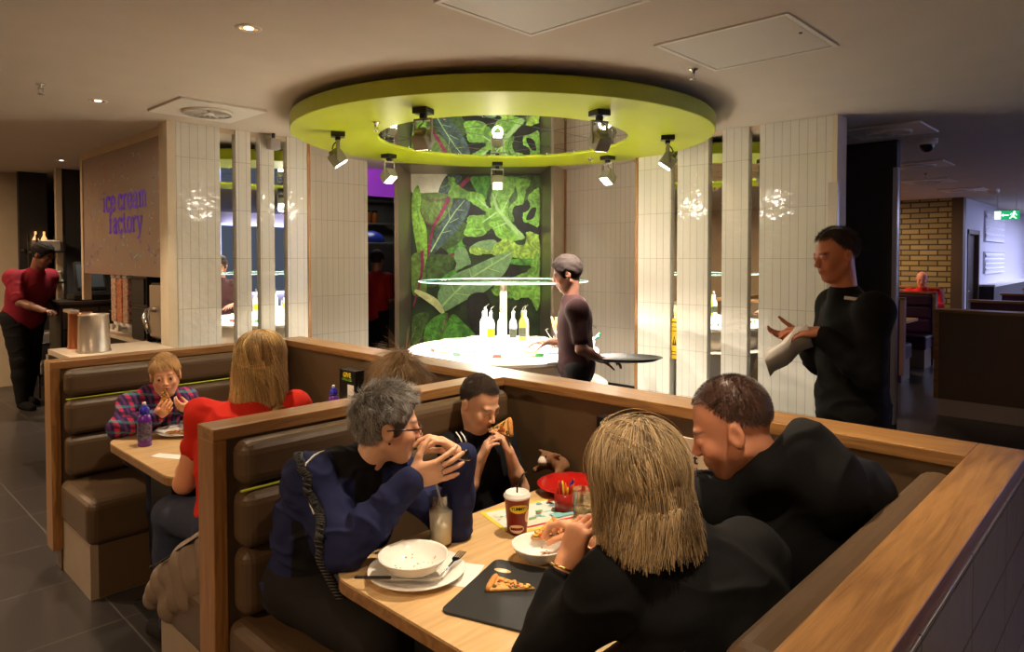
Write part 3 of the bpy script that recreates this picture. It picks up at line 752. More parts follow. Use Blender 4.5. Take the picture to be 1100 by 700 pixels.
bl = [(.17,218,gw,M['white'],'white dressing bottle standing foremost on the salad counter plinth'),(.17,190,gw,oil,'dressing bottle with a yellow label beside the foremost white one'),(.17,160,gw,M['white'],'white dressing bottle on the kitchen side of the counter plinth'),
      (.17,250,gw,dk,'dressing bottle with a dark label just in front of the glass canopy stem'),(.17,285,gd,dk,'oil bottle with golden glass and dark label on the counter plinth'),(.17,315,gw,M['white'],'white dressing bottle nearest the breadstick basket'),(.17,100,gw,M['white'],'white dressing bottle behind the canopy stem'),(.17,45,gw,oil,'yellow labelled bottle on the mural side of the plinth')]
for r, a, g, l, nm in bl: bottle(nm, polar(r, a, 1.0), g, l)
# breadstick basket, dark dressing pot with ladle, cutlery pot
p = polar(.62, 355, .932); t = thing('breadstick_pot', 'pot of breadsticks at the edge of the salad counter', 'pot', tuple(p))
MB().lathe([(0,.0),(.05,0),(.055,.10),(.052,.10),(.048,.01)], tuple(p), 20).build('pot', M['steel_dark'], parent=t)
bm = MB(); rr = random.Random(2)
for k in range(22):
    a = rr.uniform(0, 6.28); r = rr.uniform(0, .035); bm.tube([(p.x+r*math.cos(a), p.y+r*math.sin(a), p.z+.02), (p.x+r*1.9*math.cos(a), p.y+r*1.9*math.sin(a), p.z+rr.uniform(.17,.21))], .0045, 6)
bm.build('breadsticks', mat('breadstick', (205,165,95), .7), parent=t)
p = polar(.45, 291, .932); t = thing('dressing_pot', 'dark pot with a steel ladle at the edge of the salad counter', 'pot', tuple(p))
MB().lathe([(0,.0),(.05,0),(.056,.075),(.052,.075),(.047,.01)], tuple(p), 24).build('pot', M['black_soft'], parent=t)
MB().tube([(p.x,p.y,p.z+.02),(p.x-.05,p.y+.05,p.z+.13),(p.x-.06,p.y+.07,p.z+.16),(p.x-.045,p.y+.06,p.z+.168)], .005, 8).build('ladle', M['chrome'], parent=t)
p = polar(.66, 309, .932); t = thing('tongs_pot', 'white pot with steel tongs and green handled spoons at the end of the salad counter', 'pot', tuple(p))
MB().lathe([(0,.0),(.05,0),(.06,.085),(.056,.085),(.048,.01)], tuple(p), 24).build('pot', M['ceramic'], parent=t)
MB().tube([(p.x,p.y,p.z+.02),(p.x,p.y,p.z+.15),(p.x+.02,p.y-.02,p.z+.185),(p.x+.045,p.y-.045,p.z+.16)], .006, 8).tube([(p.x-.02,p.y,p.z+.02),(p.x-.02,p.y+.02,p.z+.16),(p.x-.03,p.y+.03,p.z+.17)], .006, 8).build('tongs', M['chrome'], parent=t)
MB().tube([(p.x-.02,p.y-.02,p.z+.04),(p.x+.06,p.y-.07,p.z+.12)], [.006,.011], 8).tube([(p.x-.03,p.y+.0,p.z+.04),(p.x+.04,p.y-.08,p.z+.10)], [.006,.011], 8).build('green_handle', mat('green_plastic', (20,100,70), .35), parent=t)

# ------------------------------------------------------------------ ceiling fittings
def diffuser(x0, y0, s, label):
    t = thing('ceiling_diffuser', label, 'air vent', (x0+s/2, y0+s/2, 2.7), 'square ceiling air vents')
    MB().box(x0, y0, 2.684, x0+s, y0+s, 2.699).build('plate', M['white'], parent=t, bevel=.003)
    c = (x0+s/2, y0+s/2, 0)
    MB().lathe([(.04,2.6835),(.165,2.6835)], c, 40, cap=False).build('vent_hole', M['black'], parent=t)
    vm = MB()
    for k in range(18):
        a = 2*PI*k/18; R_ = Matrix.Translation(c) @ Matrix.Rotation(a, 4, 'Z')
        vm.box(.05, -.004, 2.668, .16, .004, 2.683, M=R_)
    vm.lathe([(0,2.664),(.04,2.664),(.045,2.683)], c, 20)
    vm.lathe([(.160,2.665),(.170,2.665),(.172,2.684),(.162,2.684),(.160,2.665)], c, 40, cap=False)
    vm.build('vane', M['white'], parent=t)
    return t
diffuser(1.77, 4.69, .6, 'square air vent in the ceiling in front of the left tiled wall')
diffuser(6.02, 1.38, .6, 'square air vent in the ceiling in front of the black wall, beside the dome camera')
diffuser(8.6, 1.75, .6, 'second square air vent along the ceiling towards the brick wall')
diffuser(10.6, 2.1, .6, 'third square air vent along the ceiling towards the brick wall')
diffuser(12.4, 2.0, .6, 'farthest square air vent, before the brick wall')
def hatch(x0, y0, x1, y1, label):
    t = thing('access_panel', label, 'ceiling hatch', ((x0+x1)/2, (y0+y1)/2, 2.7), 'flush ceiling access panels')
    fr = MB(); w = .022
    for a in ((x0,y0,x1,y0+w),(x0,y1-w,x1,y1),(x0,y0+w,x0+w,y1-w),(x1-w,y0+w,x1,y1-w)): fr.box(a[0],a[1],2.693,a[2],a[3],2.6995)
    fr.build('frame', M['white'], parent=t)
    MB().box(x0+w+.004, y0+w+.004, 2.695, x1-w-.004, y1-w-.004, 2.6998).build('door', mat('hatch_white', (200,196,190), .45) if 'hatch_white' not in bpy.data.materials else bpy.data.materials['hatch_white'], parent=t)
    MB().lathe([(0,2.690),(.008,2.690),(.008,2.696)], (x0+.3, y0+.06, 0), 12).build('lock', M['steel_dark'], parent=t)
hatch(2.97, 1.19, 3.61, 1.855, 'ceiling access panel with a small lock, towards the black wall')
hatch(1.84, 1.54, 2.44, 2.2, 'ceiling access panel nearest the camera')
def sprinkler(x, y, label, z=2.7):
    t = thing('sprinkler', label, 'sprinkler', (x, y, z), 'ceiling sprinkler heads')
    MB().lathe([(.03,0),(.026,-.008),(.012,-.012),(.010,-.03),(0,-.03)], (x,y,z), 20).build('rose', M['chrome'], parent=t)
    MB().tube([(x-.012,y,z-.025),(x-.012,y,z-.05),(x,y,z-.06)], .003, 6).tube([(x+.012,y,z-.025),(x+.012,y,z-.05),(x,y,z-.06)], .003, 6).lathe([(0,-.058),(.02,-.058),(.02,-.062),(0,-.062)], (x,y,z), 16).build('deflector', M['chrome'], parent=t)
sprinkler(3.5, 1.93, 'sprinkler head beside the ceiling access panel'); sprinkler(1.06, 4.98, 'sprinkler head left of the recessed ceiling light')
sprinkler(2.72, 3.85, 'sprinkler head on the lime disc on the ice cream side', DZ); sprinkler(5.08, 3.84, 'sprinkler head on the lime disc near the steel frame', DZ); sprinkler(9.9, 2.2, 'sprinkler head between the far ceiling vents')
DL = [(1.466,3.071,'recessed gold ceiling light above the far booth'),(1.44,5.235,'recessed round ceiling light before the ice cream panel'),(2.046,8.764,'recessed round ceiling light farthest away, near the charcoal wall'),(1.95,1.3,'recessed ceiling light above the near booth'),(.2,4.6,'recessed ceiling light over the aisle'),(1.0,.35,'recessed ceiling light over the aisle end of the near booth')]  # last entry is an added lamp, lighting the near table from the aisle
for x, y, l in DL:
    t = thing('recessed_downlight', l, 'ceiling light', (x, y, 2.7), 'round recessed ceiling lights')
    MB().lathe([(.042,2.697),(.055,2.694),(.06,2.699)], (x,y,0), 32, cap=False).build('trim_ring', M['white'], parent=t)
    MB().lathe([(.042,2.697),(.02,2.6985)], (x,y,0), 32, cap=False).build('reflector', M['gold'], parent=t)
    MB().lathe([(.022,2.6965),(0,2.6965)], (x,y,0), 24, cap=False).build('lamp', M['lamp_soft'], parent=t)
x, y = 7.05, 1.56; t = thing('dome_camera', 'small dome security camera on the ceiling by the black wall', 'security camera', (x, y, 2.7))
MB().lathe([(.085,2.7),(.085,2.665),(.07,2.65)], (x,y,0), 32).build('housing', M['white'], parent=t)
MB().lathe([(.062,2.652),(.058,2.625),(.04,2.598),(.018,2.585),(0,2.583)], (x,y,0), 32, cap=False).build('dome', mat('dome_glass', (25,25,28), .05, coat=.5), parent=t)
x, y = 2.85, 5.52; t = thing('security_camera', 'small grey box speaker on a bracket at the ceiling by the left tiled wall', 'speaker', (x, y, 2.7))

MB().box(x-.045,y-.03,2.56,x+.045,y+.05,2.65).build('box', mat('speaker_grey', (150,142,134), .6), parent=t, bevel=.004)
MB().box(x-.01,y+.0,2.65,x+.01,y+.02,2.699).build('bracket', M['steel_dark'], parent=t)
# ------------------------------------------------------------------ ice cream station
t = thing('ice_cream_sign', 'taupe wall panel lettered ice cream factory with scattered confetti', 'sign', (2.1, 6.85, 1.47))
ipm = mat('taupe_gloss', (150,128,116), .32, coat=.2)
MB().box(2.07, 5.76, 1.475, 2.12, 8.06, 2.63).build('panel', ipm, parent=t)
PUR = mat('sign_purple', (92,24,190), .4, emit=(92,24,190), estr=.15)
Mt = Matrix(((0,0,-1,2.068),(-1,0,0,0),(0,1,0,0),(0,0,0,1)))
GL = {  # strokes on a grid: x 0..w, y 0 = baseline, 1 = x-height; (points, half width)
 'i': (.46, [[(.23,0),(.23,.95)],[(.08,.93),(.23,.93)],[(.06,.03),(.40,.03)],[(.23,1.28),(.231,1.36)]]),
 'c': (.72, [[(.62,.72),(.52,.92),(.34,.97),(.18,.86),(.12,.5),(.18,.16),(.34,.03),(.52,.06),(.64,.24)],[(.62,.95),(.62,.70)]]),
 'e': (.74, [[(.14,.52),(.62,.52),(.58,.82),(.42,.96),(.26,.92),(.14,.68),(.12,.42),(.2,.12),(.38,.02),(.56,.08),(.64,.24)]]),
 'r': (.62, [[(.2,0),(.2,.95)],[(.05,.93),(.2,.93)],[(.04,.03),(.38,.03)],[(.2,.6),(.32,.88),(.48,.97),(.57,.86)]]),
 'a': (.76, [[(.16,.76),(.26,.94),(.44,.96),(.54,.82),(.54,.04),(.68,.04)],[(.54,.55),(.3,.5),(.13,.3),(.2,.06),(.38,.04),(.54,.22)]]),
 'm': (1.12, [[(.2,0),(.2,.95)],[(.05,.93),(.2,.93)],[(.06,.03),(.34,.03)],[(.2,.7),(.34,.94),(.48,.94),(.56,.78),(.56,0)],[(.45,.03),(.67,.03)],[(.56,.7),(.7,.94),(.84,.94),(.92,.78),(.92,0)],[(.82,.03),(1.06,.03)]]),
 'f': (.56, [[(.22,0),(.22,1.15),(.32,1.42),(.5,1.40)],[(.06,.92),(.44,.92)],[(.07,.03),(.40,.03)]]),
 't': (.54, [[(.22,1.3),(.22,.2),(.32,.03),(.48,.10)],[(.06,.92),(.44,.92)]]),
 'o': (.78, [[(.39,.97),(.2,.86),(.13,.5),(.2,.14),(.39,.03),(.58,.14),(.65,.5),(.58,.86),(.39,.97)]]),
 'y': (.76, [[(.12,.95),(.38,.08)],[(.64,.95),(.34,-.18),(.2,-.40),(.08,-.36)],[(.02,.94),(.26,.94)],[(.52,.94),(.76,.94)]]), ' ': (.32, [])}
def itext(word, ymid, z, xh, sx):
    wd = sum(GL[ch][0] for ch in word)*xh*sx; cur = ymid+wd/2
    for ch in word:
        w, st_ = GL[ch]; g = MB()
        for q in st_:
            P = [Vector((2.0665, cur-a*xh*sx, z+b*xh)) for a, b in q]; L = [P[0]]
            for i in range(len(P)-1):
                n = 4 if len(P) > 3 else 1
                for k in range(1, n+1):
                    t_ = k/n; p0, p1, p2, p3 = P[max(0,i-1)], P[i], P[i+1], P[min(len(P)-1,i+2)]
                    L.append(.5*((2*p1)+(p2-p0)*t_+(2*p0-5*p1+4*p2-p3)*t_*t_+(3*p1-p0-3*p2+p3)*t_**3) if n > 1 else P[i+1])
            ser = len(q) == 2 and abs(q[0][1]-q[1][1]) < .05; hw = (.060 if ser else .105)*xh
            if ch == 'i' and q[0][1] > 1.2: hw = .12*xh; L = [P[0]-Vector((0,0,.05*xh)), P[0]+Vector((0,0,.10*xh))]
            vs = []
            for i, p in enumerate(L):
                a, b = L[max(0,i-1)], L[min(len(L)-1,i+1)]; d = (b-a).normalized(); nn_ = Vector((0,-d.z,d.y)); vs += [p+nn_*hw, p-nn_*hw]
            g.add(vs, [(2*i,2*i+1,2*i+3,2*i+2) for i in range(len(L)-1)])
        if g.v: o_ = g.build('letter', PUR, parent=t)
        cur -= w*xh*sx
itext('ice cream', 6.825, 2.075, .135, 1.42); itext('factory', 6.795, 1.865, .135, 1.42)
cf = MB(); rr = random.Random(11)
for k in range(170):
    y = rr.uniform(5.9, 7.95); z = rr.uniform(1.55, 2.55)
    if 6.2 < y < 7.45 and 1.84 < z < 2.32 and rr.random() < .85: continue
    a = rr.uniform(0, PI); l = rr.uniform(.012, .024); w = .0055
    c, s = math.cos(a), math.sin(a)
    cf.add([(2.0685, y+dy*c-dz*s, z+dy*s+dz*c) for dy, dz in ((-l,-w),(l,-w),(l,w),(-l,w))], [(0,1,2,3)], rr.choice([0,0,0,1,2,3,0,2]))
cf.build('confetti', [mat('confetti_blue', (150,200,225), .4), mat('confetti_orange', (230,150,70), .4), mat('confetti_violet', (90,50,190), .4), mat('confetti_pink', (190,70,90), .4)], parent=t)['kind'] = 'stuff'
MB().box(2.005, 5.59, 0, 2.07, 5.76, 2.7).build('stile', M['cream'], parent=t)
MB().box(2.06, 8.06, 1.2, 2.13, 8.13, 2.7).box(2.06, 5.76, 2.63, 2.13, 8.06, 2.7).build('frame', M['plaster'], parent=t)
struct(MB().box(2.13, 5.785, .0, 3.13, 5.82, 2.7).build('wall_station_side', M['black_wall']))
struct(MB().box(2.8, 5.82, 0, 2.9, 8.05, 2.7).build('wall_station', M['black_wall']), 'black alcove behind the ice cream machines')
struct(MB().box(2.12, 8.06, 0, 2.9, 8.13, .85).build('wall_station_end', M['black_wall']))
t = thing('station_counter', 'pale worktop of the ice cream station', 'counter', (1.8, 6., 0))
MB().box(1.31, 4.4, .91, 2.0, 6.08, .95).build('worktop', mat('pale_worktop', (205,190,170), .35), parent=t, bevel=.003)
MB().box(1.36, 4.45, 0, 1.99, 6.02, .91).build('cabinet', M['black_soft'], parent=t)
MB().box(1.30, 6.035, 0, 1.35, 6.09, .91).build('leg', M['steel'], parent=t)
t2_ = thing('machine_counter', 'narrow dark counter carrying the ice cream machines in the alcove', 'counter', (2.4, 6.9, 0))
MB().box(2.14, 5.83, .85, 2.79, 8.04, .889).build('worktop', bpy.data.materials['pale_worktop'], parent=t2_, bevel=.003)
MB().box(2.16, 5.84, 0, 2.78, 8.03, .85).build('cabinet', M['black_soft'], parent=t2_)
def pot(label, p, r, h, col):
    t = thing('steel_pot', label, 'pot', tuple(p), 'tall metal pots on the ice cream worktop')
    MB().lathe([(0,0),(r*1.05,0),(r*1.06,.01),(r,.02),(r*.93,h-.01),(r*.97,h),(r*.9,h),(r*.88,.03),(0,.03)], tuple(p), 36).build('pot_body', col, parent=t)
    return t
pot('broad steel pot at the front of the ice cream worktop', (1.51,5.67,.951), .105, .275, M['steel'])
cop = mat('copper_steel', (190,125,85), .3, 1.)
tp = pot('copper coloured pot being filled by the bending waiter', (1.50,5.97,.951), .085, .27, cop)
MB().box(1.44,5.99,1.215,1.50,6.2,1.24).build('handle', M['steel'], parent=tp, bevel=.004)
# topping dispenser
t = thing('topping_dispenser', 'triple clear dispenser of sprinkles and nuts', 'dispenser', (2.2, 7.1, .89))
for i in range(3):
    y = 7.33-.17*i
    MB().box(2.12, y-.07, 1.02, 2.26, y+.07, 1.44).build('hopper', [mat('sprinkle_mix_%d' % i, [(196,160,140),(190,120,84),(176,140,124)][i], .35, vary=.8, vscale=70)], parent=t, bevel=.01)
    MB().box(2.115, y-.055, 1.445, 2.26, y+.055, 1.47).build('lid', M['white'], parent=t)
    MB().lathe([(.0,.92),(.03,.92),(.045,.97),(.06,1.02),(0,1.02)], (2.18, y, 0), 16).tube([(2.13,y,.985),(2.07,y,.985)], .014, 8).box(2.05,y-.03,.96,2.07,y+.03,1.01).build('spout', M['white'], parent=t)
MB().box(2.26, 6.9, .89, 2.3, 7.42, 1.47).build('back_plate', M['steel'], parent=t)
t = thing('ice_cream_machine', 'steel fronted ice cream machine with a curved spout', 'ice cream machine', (2.35, 6.1, .89))
MB().box(2.16, 5.90, .93, 2.6, 6.44, 1.42).build('casing', M['steel_dark'], parent=t, bevel=.01)
MB().box(2.14, 6.12, .95, 2.165, 6.42, 1.40).build('front_panel', M['steel'], parent=t, bevel=.008)
MB().tube([(2.15,6.27,1.18),(2.08,6.27,1.2),(2.05,6.25,1.13),(2.06,6.2,1.0)], [.02,.025,.03,.02], 10).tube([(2.1,6.34,1.21),(2.04,6.2,1.2)], .008, 8).build('spout', M['chrome'], parent=t)
for yy in (5.92, 6.42): MB().box(2.2, yy-.02, .89, 2.5, yy+.02, .93).build('foot', M['black'], parent=t)
t = thing('black_cabinet', 'black cabinet between the dispenser and the ice cream machine', 'cabinet', (2.4, 6.7, .89))
MB().box(2.14, 6.48, .89, 2.7, 6.86, 1.47).build('body', M['black_soft'], parent=t, bevel=.004)
MB().box(2.128, 6.50, 1.19, 2.14, 6.84, 1.20).box(2.125, 6.51, .91, 2.14, 6.83, 1.17).box(2.125, 6.51, 1.22, 2.14, 6.83, 1.45).build('door', M['black'], parent=t, bevel=.003)
# lit bottles column behind the pots, their light put in as glowing beads
t = thing('bottle_rack', 'narrow rack glowing with amber lights beside the topping dispenser', 'rack', (2.4, 7.7, .89))
MB().box(2.45, 7.5, .89, 2.7, 8.0, 1.44).build('back', mat('rack_brown', (70,45,35), .4), parent=t)
am = emis('amber_glow', (255,140,50), 3.)
for k in range(8): MB().ell((2.43, 7.72, 1.0+.05*k), (.015,.02,.017), 10, 8).build('amber_light', am, parent=t)

# ------------------------------------------------------------------ far left: till and cabinets
t = thing('till_cabinet', 'low steel fronted drawer cabinet below the till', 'cabinet', (2.35, 8.9, 0))
MB().box(2.0, 8.70, .0, 2.75, 9.2, 1.12).build('body', M['black_soft'], parent=t)
MB().box(1.97, 8.66, 1.12, 2.8, 9.22, 1.15).build('worktop', M['steel_dark'], parent=t)
for i in range(2):
    for j in range(4):
        x0 = 2.02+.36*i; z0 = .10+.25*j
        d = MB().box(x0, 8.685, z0, x0+.34, 8.70, z0+.23).build('drawer', M['steel_dark'], parent=t, bevel=.003)
        MB().tube([(x0+.08,8.665,z0+.18),(x0+.26,8.665,z0+.18)], .008, 6).build('handle', M['chrome'], parent=d)
t = thing('till_screen', 'dark touch screen till on the low cabinet', 'till', (2.35, 8.9, 1.15))
MB().box(2.15, 8.78, 1.15, 2.52, 9.1, 1.22).build('base', M['black_soft'], parent=t, bevel=.01)
Mx = T(2.33, 8.88, 1.42, rz=0, rx=math.radians(-22))
MB().box(-.15,-.02,-.17,.15,.02,.17, M=Mx).build('screen_case', M['black_soft'], parent=t, bevel=.01)
MB().box(-.13,-.024,-.14,.13,-.0201,.14, M=Mx).build('screen', mat('screen_grey', (60,66,74), .15), parent=t)
t = thing('red_cup_stack', 'red and white paper cups beside the till', 'cups', (2.62, 8.8, 1.15))
MB().lathe([(.035,0),(.045,.12),(.046,.2)], (2.62,8.8,1.151), 20).build('red_cup', mat('cup_red', (150,20,20), .4), parent=t)
MB().lathe([(.035,0),(.045,.10),(0,.10)], (2.62,8.8,1.36), 20).build('white_cup', M['white'], parent=t)
t = thing('equipment_rack', 'metal shelf rack of kitchen trays at the far left', 'rack', (2.07, 9.6, 0))
for x in (1.93, 2.2): MB().box(x, 9.4, 0, x+.02, 9.42, 1.9).box(x, 9.8, 0, x+.02, 9.82, 1.9).build('upright', M['steel_dark'], parent=t)
for k in range(5): MB().box(1.93, 9.4, .25+.36*k, 2.22, 9.82, .27+.36*k).build('shelf', M['steel_dark'], parent=t)
for k in range(5):
    o = MB().box(1.96, 9.42, .271+.36*k, 2.18, 9.78, .40+.36*k).build('metal_tray', M['steel'], base=(2.07,9.6,.271+.36*k), bevel=.015)
    tag(o, 'metal tray on the %s shelf of the far left rack' % ['lowest','second','third','fourth','top'][k], 'tray', 'metal trays in the far left rack')
for k, x in enumerate((2.10, 2.19)):
    o = MB().lathe([(0,0),(.035,0),(.035,.12),(.012,.17),(.012,.22),(0,.22)], (x,10.25,1.74), 14).build('pale_bottle', mat('lit_bottle_%d' % k, (240,200,150), .3, emit=(255,190,120), estr=1.2), base=(x,10.25,1.74))  # lit look of the bottles put in as emission
    tag(o, ['glowing pale bottle nearer the cream wall', 'glowing pale bottle nearer the pale post'][k], 'bottle', 'two bottles on the black shelf')
o = MB().box(1.95, 10.1, 1.71, 2.23, 10.3, 1.739).build('bottle_shelf', M['black'], base=(2.1,10.3,1.89)); tag(o, 'small black shelf on the black recess far left', 'shelf')

# ------------------------------------------------------------------ kitchen things
t = thing('steel_fridge', 'tall grey refrigerator inside the kitchen gap', 'fridge', (5.85, 8.2, 0))
MB().box(5.33, 7.88, .1, 5.95, 8.5, 1.84).build('body', mat('fridge_grey', (98,98,96), .35, .6), parent=t, bevel=.008)
MB().box(5.34, 7.86, .12, 5.94, 7.88, 1.82).build('door', mat('fridge_door', (108,108,105), .3, .7), parent=t, bevel=.004)
MB().box(5.35, 7.9, 0, 5.93, 8.48, .1).build('kick', M['black'], parent=t)
t = thing('kitchen_shelf', 'wall shelf of jars in the kitchen', 'shelf', (5.5, 9.0, 2.0))
MB().box(5.0, 8.85, 2.14, 6.6, 9.2, 2.17).box(5.0, 8.85, 2.50, 6.6, 9.2, 2.52).build('board', M['steel'], parent=t)
for k in range(7):
    x = 5.5+.13*k; t = thing('spice_jar', 'orange spice jar on the kitchen shelf', 'jar', (x, 8.95, 2.172), 'orange jars on the kitchen shelf')
    MB().lathe([(0,0),(.05,0),(.05,.14),(.04,.16),(0,.16)], (x,8.95,2.172), 16).build('jar', mat('jar_orange', (170,90,35), .3) if 'jar_orange' not in bpy.data.materials else bpy.data.materials['jar_orange'], parent=t)
    MB().lathe([(.042,.16),(.042,.19),(0,.19)], (x,8.95,2.172), 16).build('lid', M['black'], parent=t)
t = thing('blue_appliance', 'rounded blue kitchen machine on top of the refrigerator', 'appliance', (5.65, 8.1, 1.845))
MB().ell((5.62,8.1,1.86), (.21,.16,.15), 24, 12).build('shell', mat('appliance_blue', (30,40,110), .25), parent=t)
MB().ell((5.55,7.955,1.74), (.03,.012,.03), 12, 8).build('dial', mat('dial_red', (200,40,50), .3), parent=t)

# ------------------------------------------------------------------ far right dining area
brick = tiles('yellow_brick', (156,138,92), (70,60,48), .30, .098, .013, rough=.8, wob=.3, off=.5, vary=.22, wscale=20)
wall_slab(14.45, 2.66, 14.6, 6.5, 'wall_brick', brick)
struct(MB().box(14.40, 2.60, 0, 14.62, 2.78, 2.7).build('trim_14', mat('brown_trim', (88,70,54), .5)), 'brown corner trim of the brick wall')
struct(MB().box(14.62, 2.60, 0, 14.78, 2.7, 2.7).box(15.85, 2.6, 0, 24, 2.7, 2.7).box(14.78, 2.6, 2.14, 15.85, 2.7, 2.7).build('wall_white', mat('white_far_wall', (214,212,222), .7)), 'white wall beyond the brick wall')
struct(MB().box(7.0, 3.7, 0, 7.1, 6.5, 2.7).box(7.0, 6.5, 0, 14.6, 6.6, 2.7).build('wall_far_booths', M['plaster']))
dd_ = struct(MB().box(14.86, 2.66, 0, 15.78, 2.69, 2.06).build('door_2', mat('dark_door', (58,42,34), .5)), 'dark brown door in the white wall')
struct(MB().box(14.78, 2.585, 0, 14.86, 2.69, 2.14).box(15.78, 2.585, 0, 15.86, 2.69, 2.14).box(14.78, 2.585, 2.06, 15.86, 2.69, 2.14).build('trim_15', mat('door_frame_brown', (96,78,62), .5)))
MB().tube([(14.95,2.65,1.0),(14.95,2.61,1.0),(15.08,2.61,1.0)], .01, 6).build('door_handle', M['steel'], parent=dd_)
t = thing('textured_wall_panel', 'white sculpted wall panel beyond the dark door', 'wall panel', (17.4, 2.58, 1.3))
pm = mat('panel_white', (225,225,235), .5)
for z0, z1 in ((1.30,1.74),(1.95,2.55)):
    g = MB(); N_ = 44; Mz = 14
    for i in range(N_+1):
        for j in range(Mz+1):
            x = 16.3+2.2*i/N_; z = z0+(z1-z0)*j/Mz; g.v.append((x, 2.57-.03*abs(math.sin(i*.9+j*.7)*math.cos(j*1.1)), z))
    for i in range(N_):
        for j in range(Mz):
            a = i*(Mz+1)+j; g.f.append((a,a+Mz+1,a+Mz+2,a+1)); g.mi.append(0); g.sm.append(False)
    g.box(16.3,2.571,z0,18.5,2.6,z1)
    g.build('relief_tile', pm, parent=t)
struct(MB().box(15.9, 2.35, 0, 24, 2.6, 1.06).build('wall_low', M['grey_wall'])); struct(MB().box(15.88, 2.33, 1.06, 24, 2.6, 1.10).build('trim_16', M['white']))
struct(MB().box(23.9, -5, 0, 24, 2.6, 2.7).build('wall_end', mat('end_wall', (206,204,214), .7)))
o = MB().box(23.82, 1.3, 1.35, 23.89, 2.0, 2.2).build('picture_frame', mat('brown_picture', (90,60,55), .5), base=(23.85,1.6,1.35)); tag(o, 'dark framed picture on the far white wall', 'picture')
# exit sign
t = thing('exit_sign', 'green illuminated exit sign with running figure, hanging far right', 'exit sign', (13.9, 1.9, 2.7))
gm = emis('exit_green', (20,150,90), 1.6); wm = emis('exit_white', (235,250,245), 2.2)
c0 = Vector((13.9, 1.90, 2.33)); ex = Vector((.55,-.835,0)).normalized(); ex = Vector((.15,-.99,0)).normalized(); nx = Vector((-ex.y*-1, ex.x*-1, 0)); nx = Vector((ex.y, -ex.x, 0))
Me = Matrix(((ex.x, 0, nx.x, c0.x), (ex.y, 0, nx.y, c0.y), (0, 1, 0, c0.z), (0,0,0,1))) @ Matrix.Diagonal((.66,.72,1,1))
MB().box(-.26,-.10,-.02,.26,.10,.0, M=Me).build('sign_face', gm, parent=t)
MB().box(-.26,.10,-.04,.26,.13,.02, M=Me).box(-.2,.13,-.01,-.18,.50,.01, M=Me).box(.18,.13,-.01,.2,.50,.01, M=Me).build('housing', M['white'], parent=t)
pi_ = MB(); pi_.box(-.25,-.09,.001,-.12,.09,.002, M=Me)                       # doorway
pi_.add([Me @ Vector(p) for p in ((-.10,-.012,.002),(.04,-.012,.002),(.04,.012,.002),(-.10,.012,.002),(-.07,.04,.002),(-.11,0,.002),(-.07,-.04,.002))], [(0,1,2,3),(4,5,6)])
pi_.tube([Me @ Vector(p) for p in ((.14,.03,.003),(.12,-.03,.003))], .016, 6).tube([Me @ Vector(p) for p in ((.12,-.03,.003),(.16,-.05,.003),(.20,-.08,.003))], .009, 6).tube([Me @ Vector(p) for p in ((.12,-.03,.003),(.09,-.05,.003),(.06,-.08,.003))], .009, 6).tube([Me @ Vector(p) for p in ((.14,.035,.003),(.09,.03,.003),(.07,0,.003))], .007, 6).tube([Me @ Vector(p) for p in ((.14,.035,.003),(.19,.02,.003),(.2,-.01,.003))], .007, 6)
pi_.ell(Me @ Vector((.155,.065,.003)), (.018,.018,.018), 10, 8)
pi_.build('pictogram', wm, parent=t)
t = thing('dome_camera', 'tiny dome camera on the ceiling left of the exit sign', 'security camera', (13.0, 1.95, 2.7))
MB().lathe([(.09,2.7),(.09,2.65),(.06,2.62),(0,2.6)], (13.0,1.95,0), 20).build('housing', M['white'], parent=t)
# purple booths
PM = (M['purple'], M['purple'])
def far_divider(x, y0, y1, label):
    t = thing('booth_partition', label, 'booth partition', (x, (y0+y1)/2, 0), 'dark purple booth partitions far right')
    MB().box(x-.03, y0+.03, 0, x+.03, y1, 1.08).build('panel', M['purple'], parent=t)
    MB().box(x-.05, y0, .1, x+.05, y0+.05, 1.1).build('end_post', mat('far_post', (150,120,110), .4) if 'far_post' not in bpy.data.materials else bpy.data.materials['far_post'], parent=t)
    MB().box(x-.05, y0, 1.08, x+.05, y1, 1.11).build('cap_rail', M['oak_y'], parent=t)
def far_bench(xw, s, y0, y1, label):
    t = thing('booth_bench', label, 'bench', (xw+s*.25, (y0+y1)/2, 0), 'purple booth benches far right')
    MB().box(xw+s*.06, y0+.05, .0, xw+s*.46, y1, .27).build('plinth', bpy.data.materials['plinth_laminate'], parent=t)
    MB().box(xw+s*.06, y0+.03, .27, xw+s*.5, y1, .48).build('seat', M['purple'], parent=t, bevel=.03)
    for z0, z1 in ((.50,.70),(.71,.89),(.90,1.06)): MB().box(xw+s*.06, y0+.06, z0, xw+s*.12, y1, z1).build('backrest_cushion', M['purple'], parent=t, bevel=.03)
far_divider(9.95, 2.42, 4.4, 'nearest dark purple booth partition beside the black wall'); far_bench(9.95, 1, 2.42, 4.4, 'purple bench behind the nearest far partition')
far_divider(11.85, 2.46, 4.6, 'second dark purple booth partition, in front of the man in red'); far_bench(11.85, -1, 2.46, 4.6, 'purple bench facing the camera before the second far partition'); far_bench(11.85, 1, 2.46, 4.6, 'purple bench behind the second far partition')
far_divider(14.0, 2.8, 4.8, 'purple booth partition against the brick wall'); far_bench(14.0, -1, 2.8, 4.8, 'purple bench of the man in red')
def far_table(x, y0, y1, label):
    t = thing('dining_table', label, 'table', (x, (y0+y1)/2, 0), 'small tables between the purple booths')
    MB().prism(rrect(x-.35, y0, x+.35, y1, .08), .72, .75).build('tabletop', M['table_top'], parent=t)
    MB().box(x-.12, y0+.15, 0, x+.12, y1-.1, .72).build('pedestal', M['black'], parent=t)
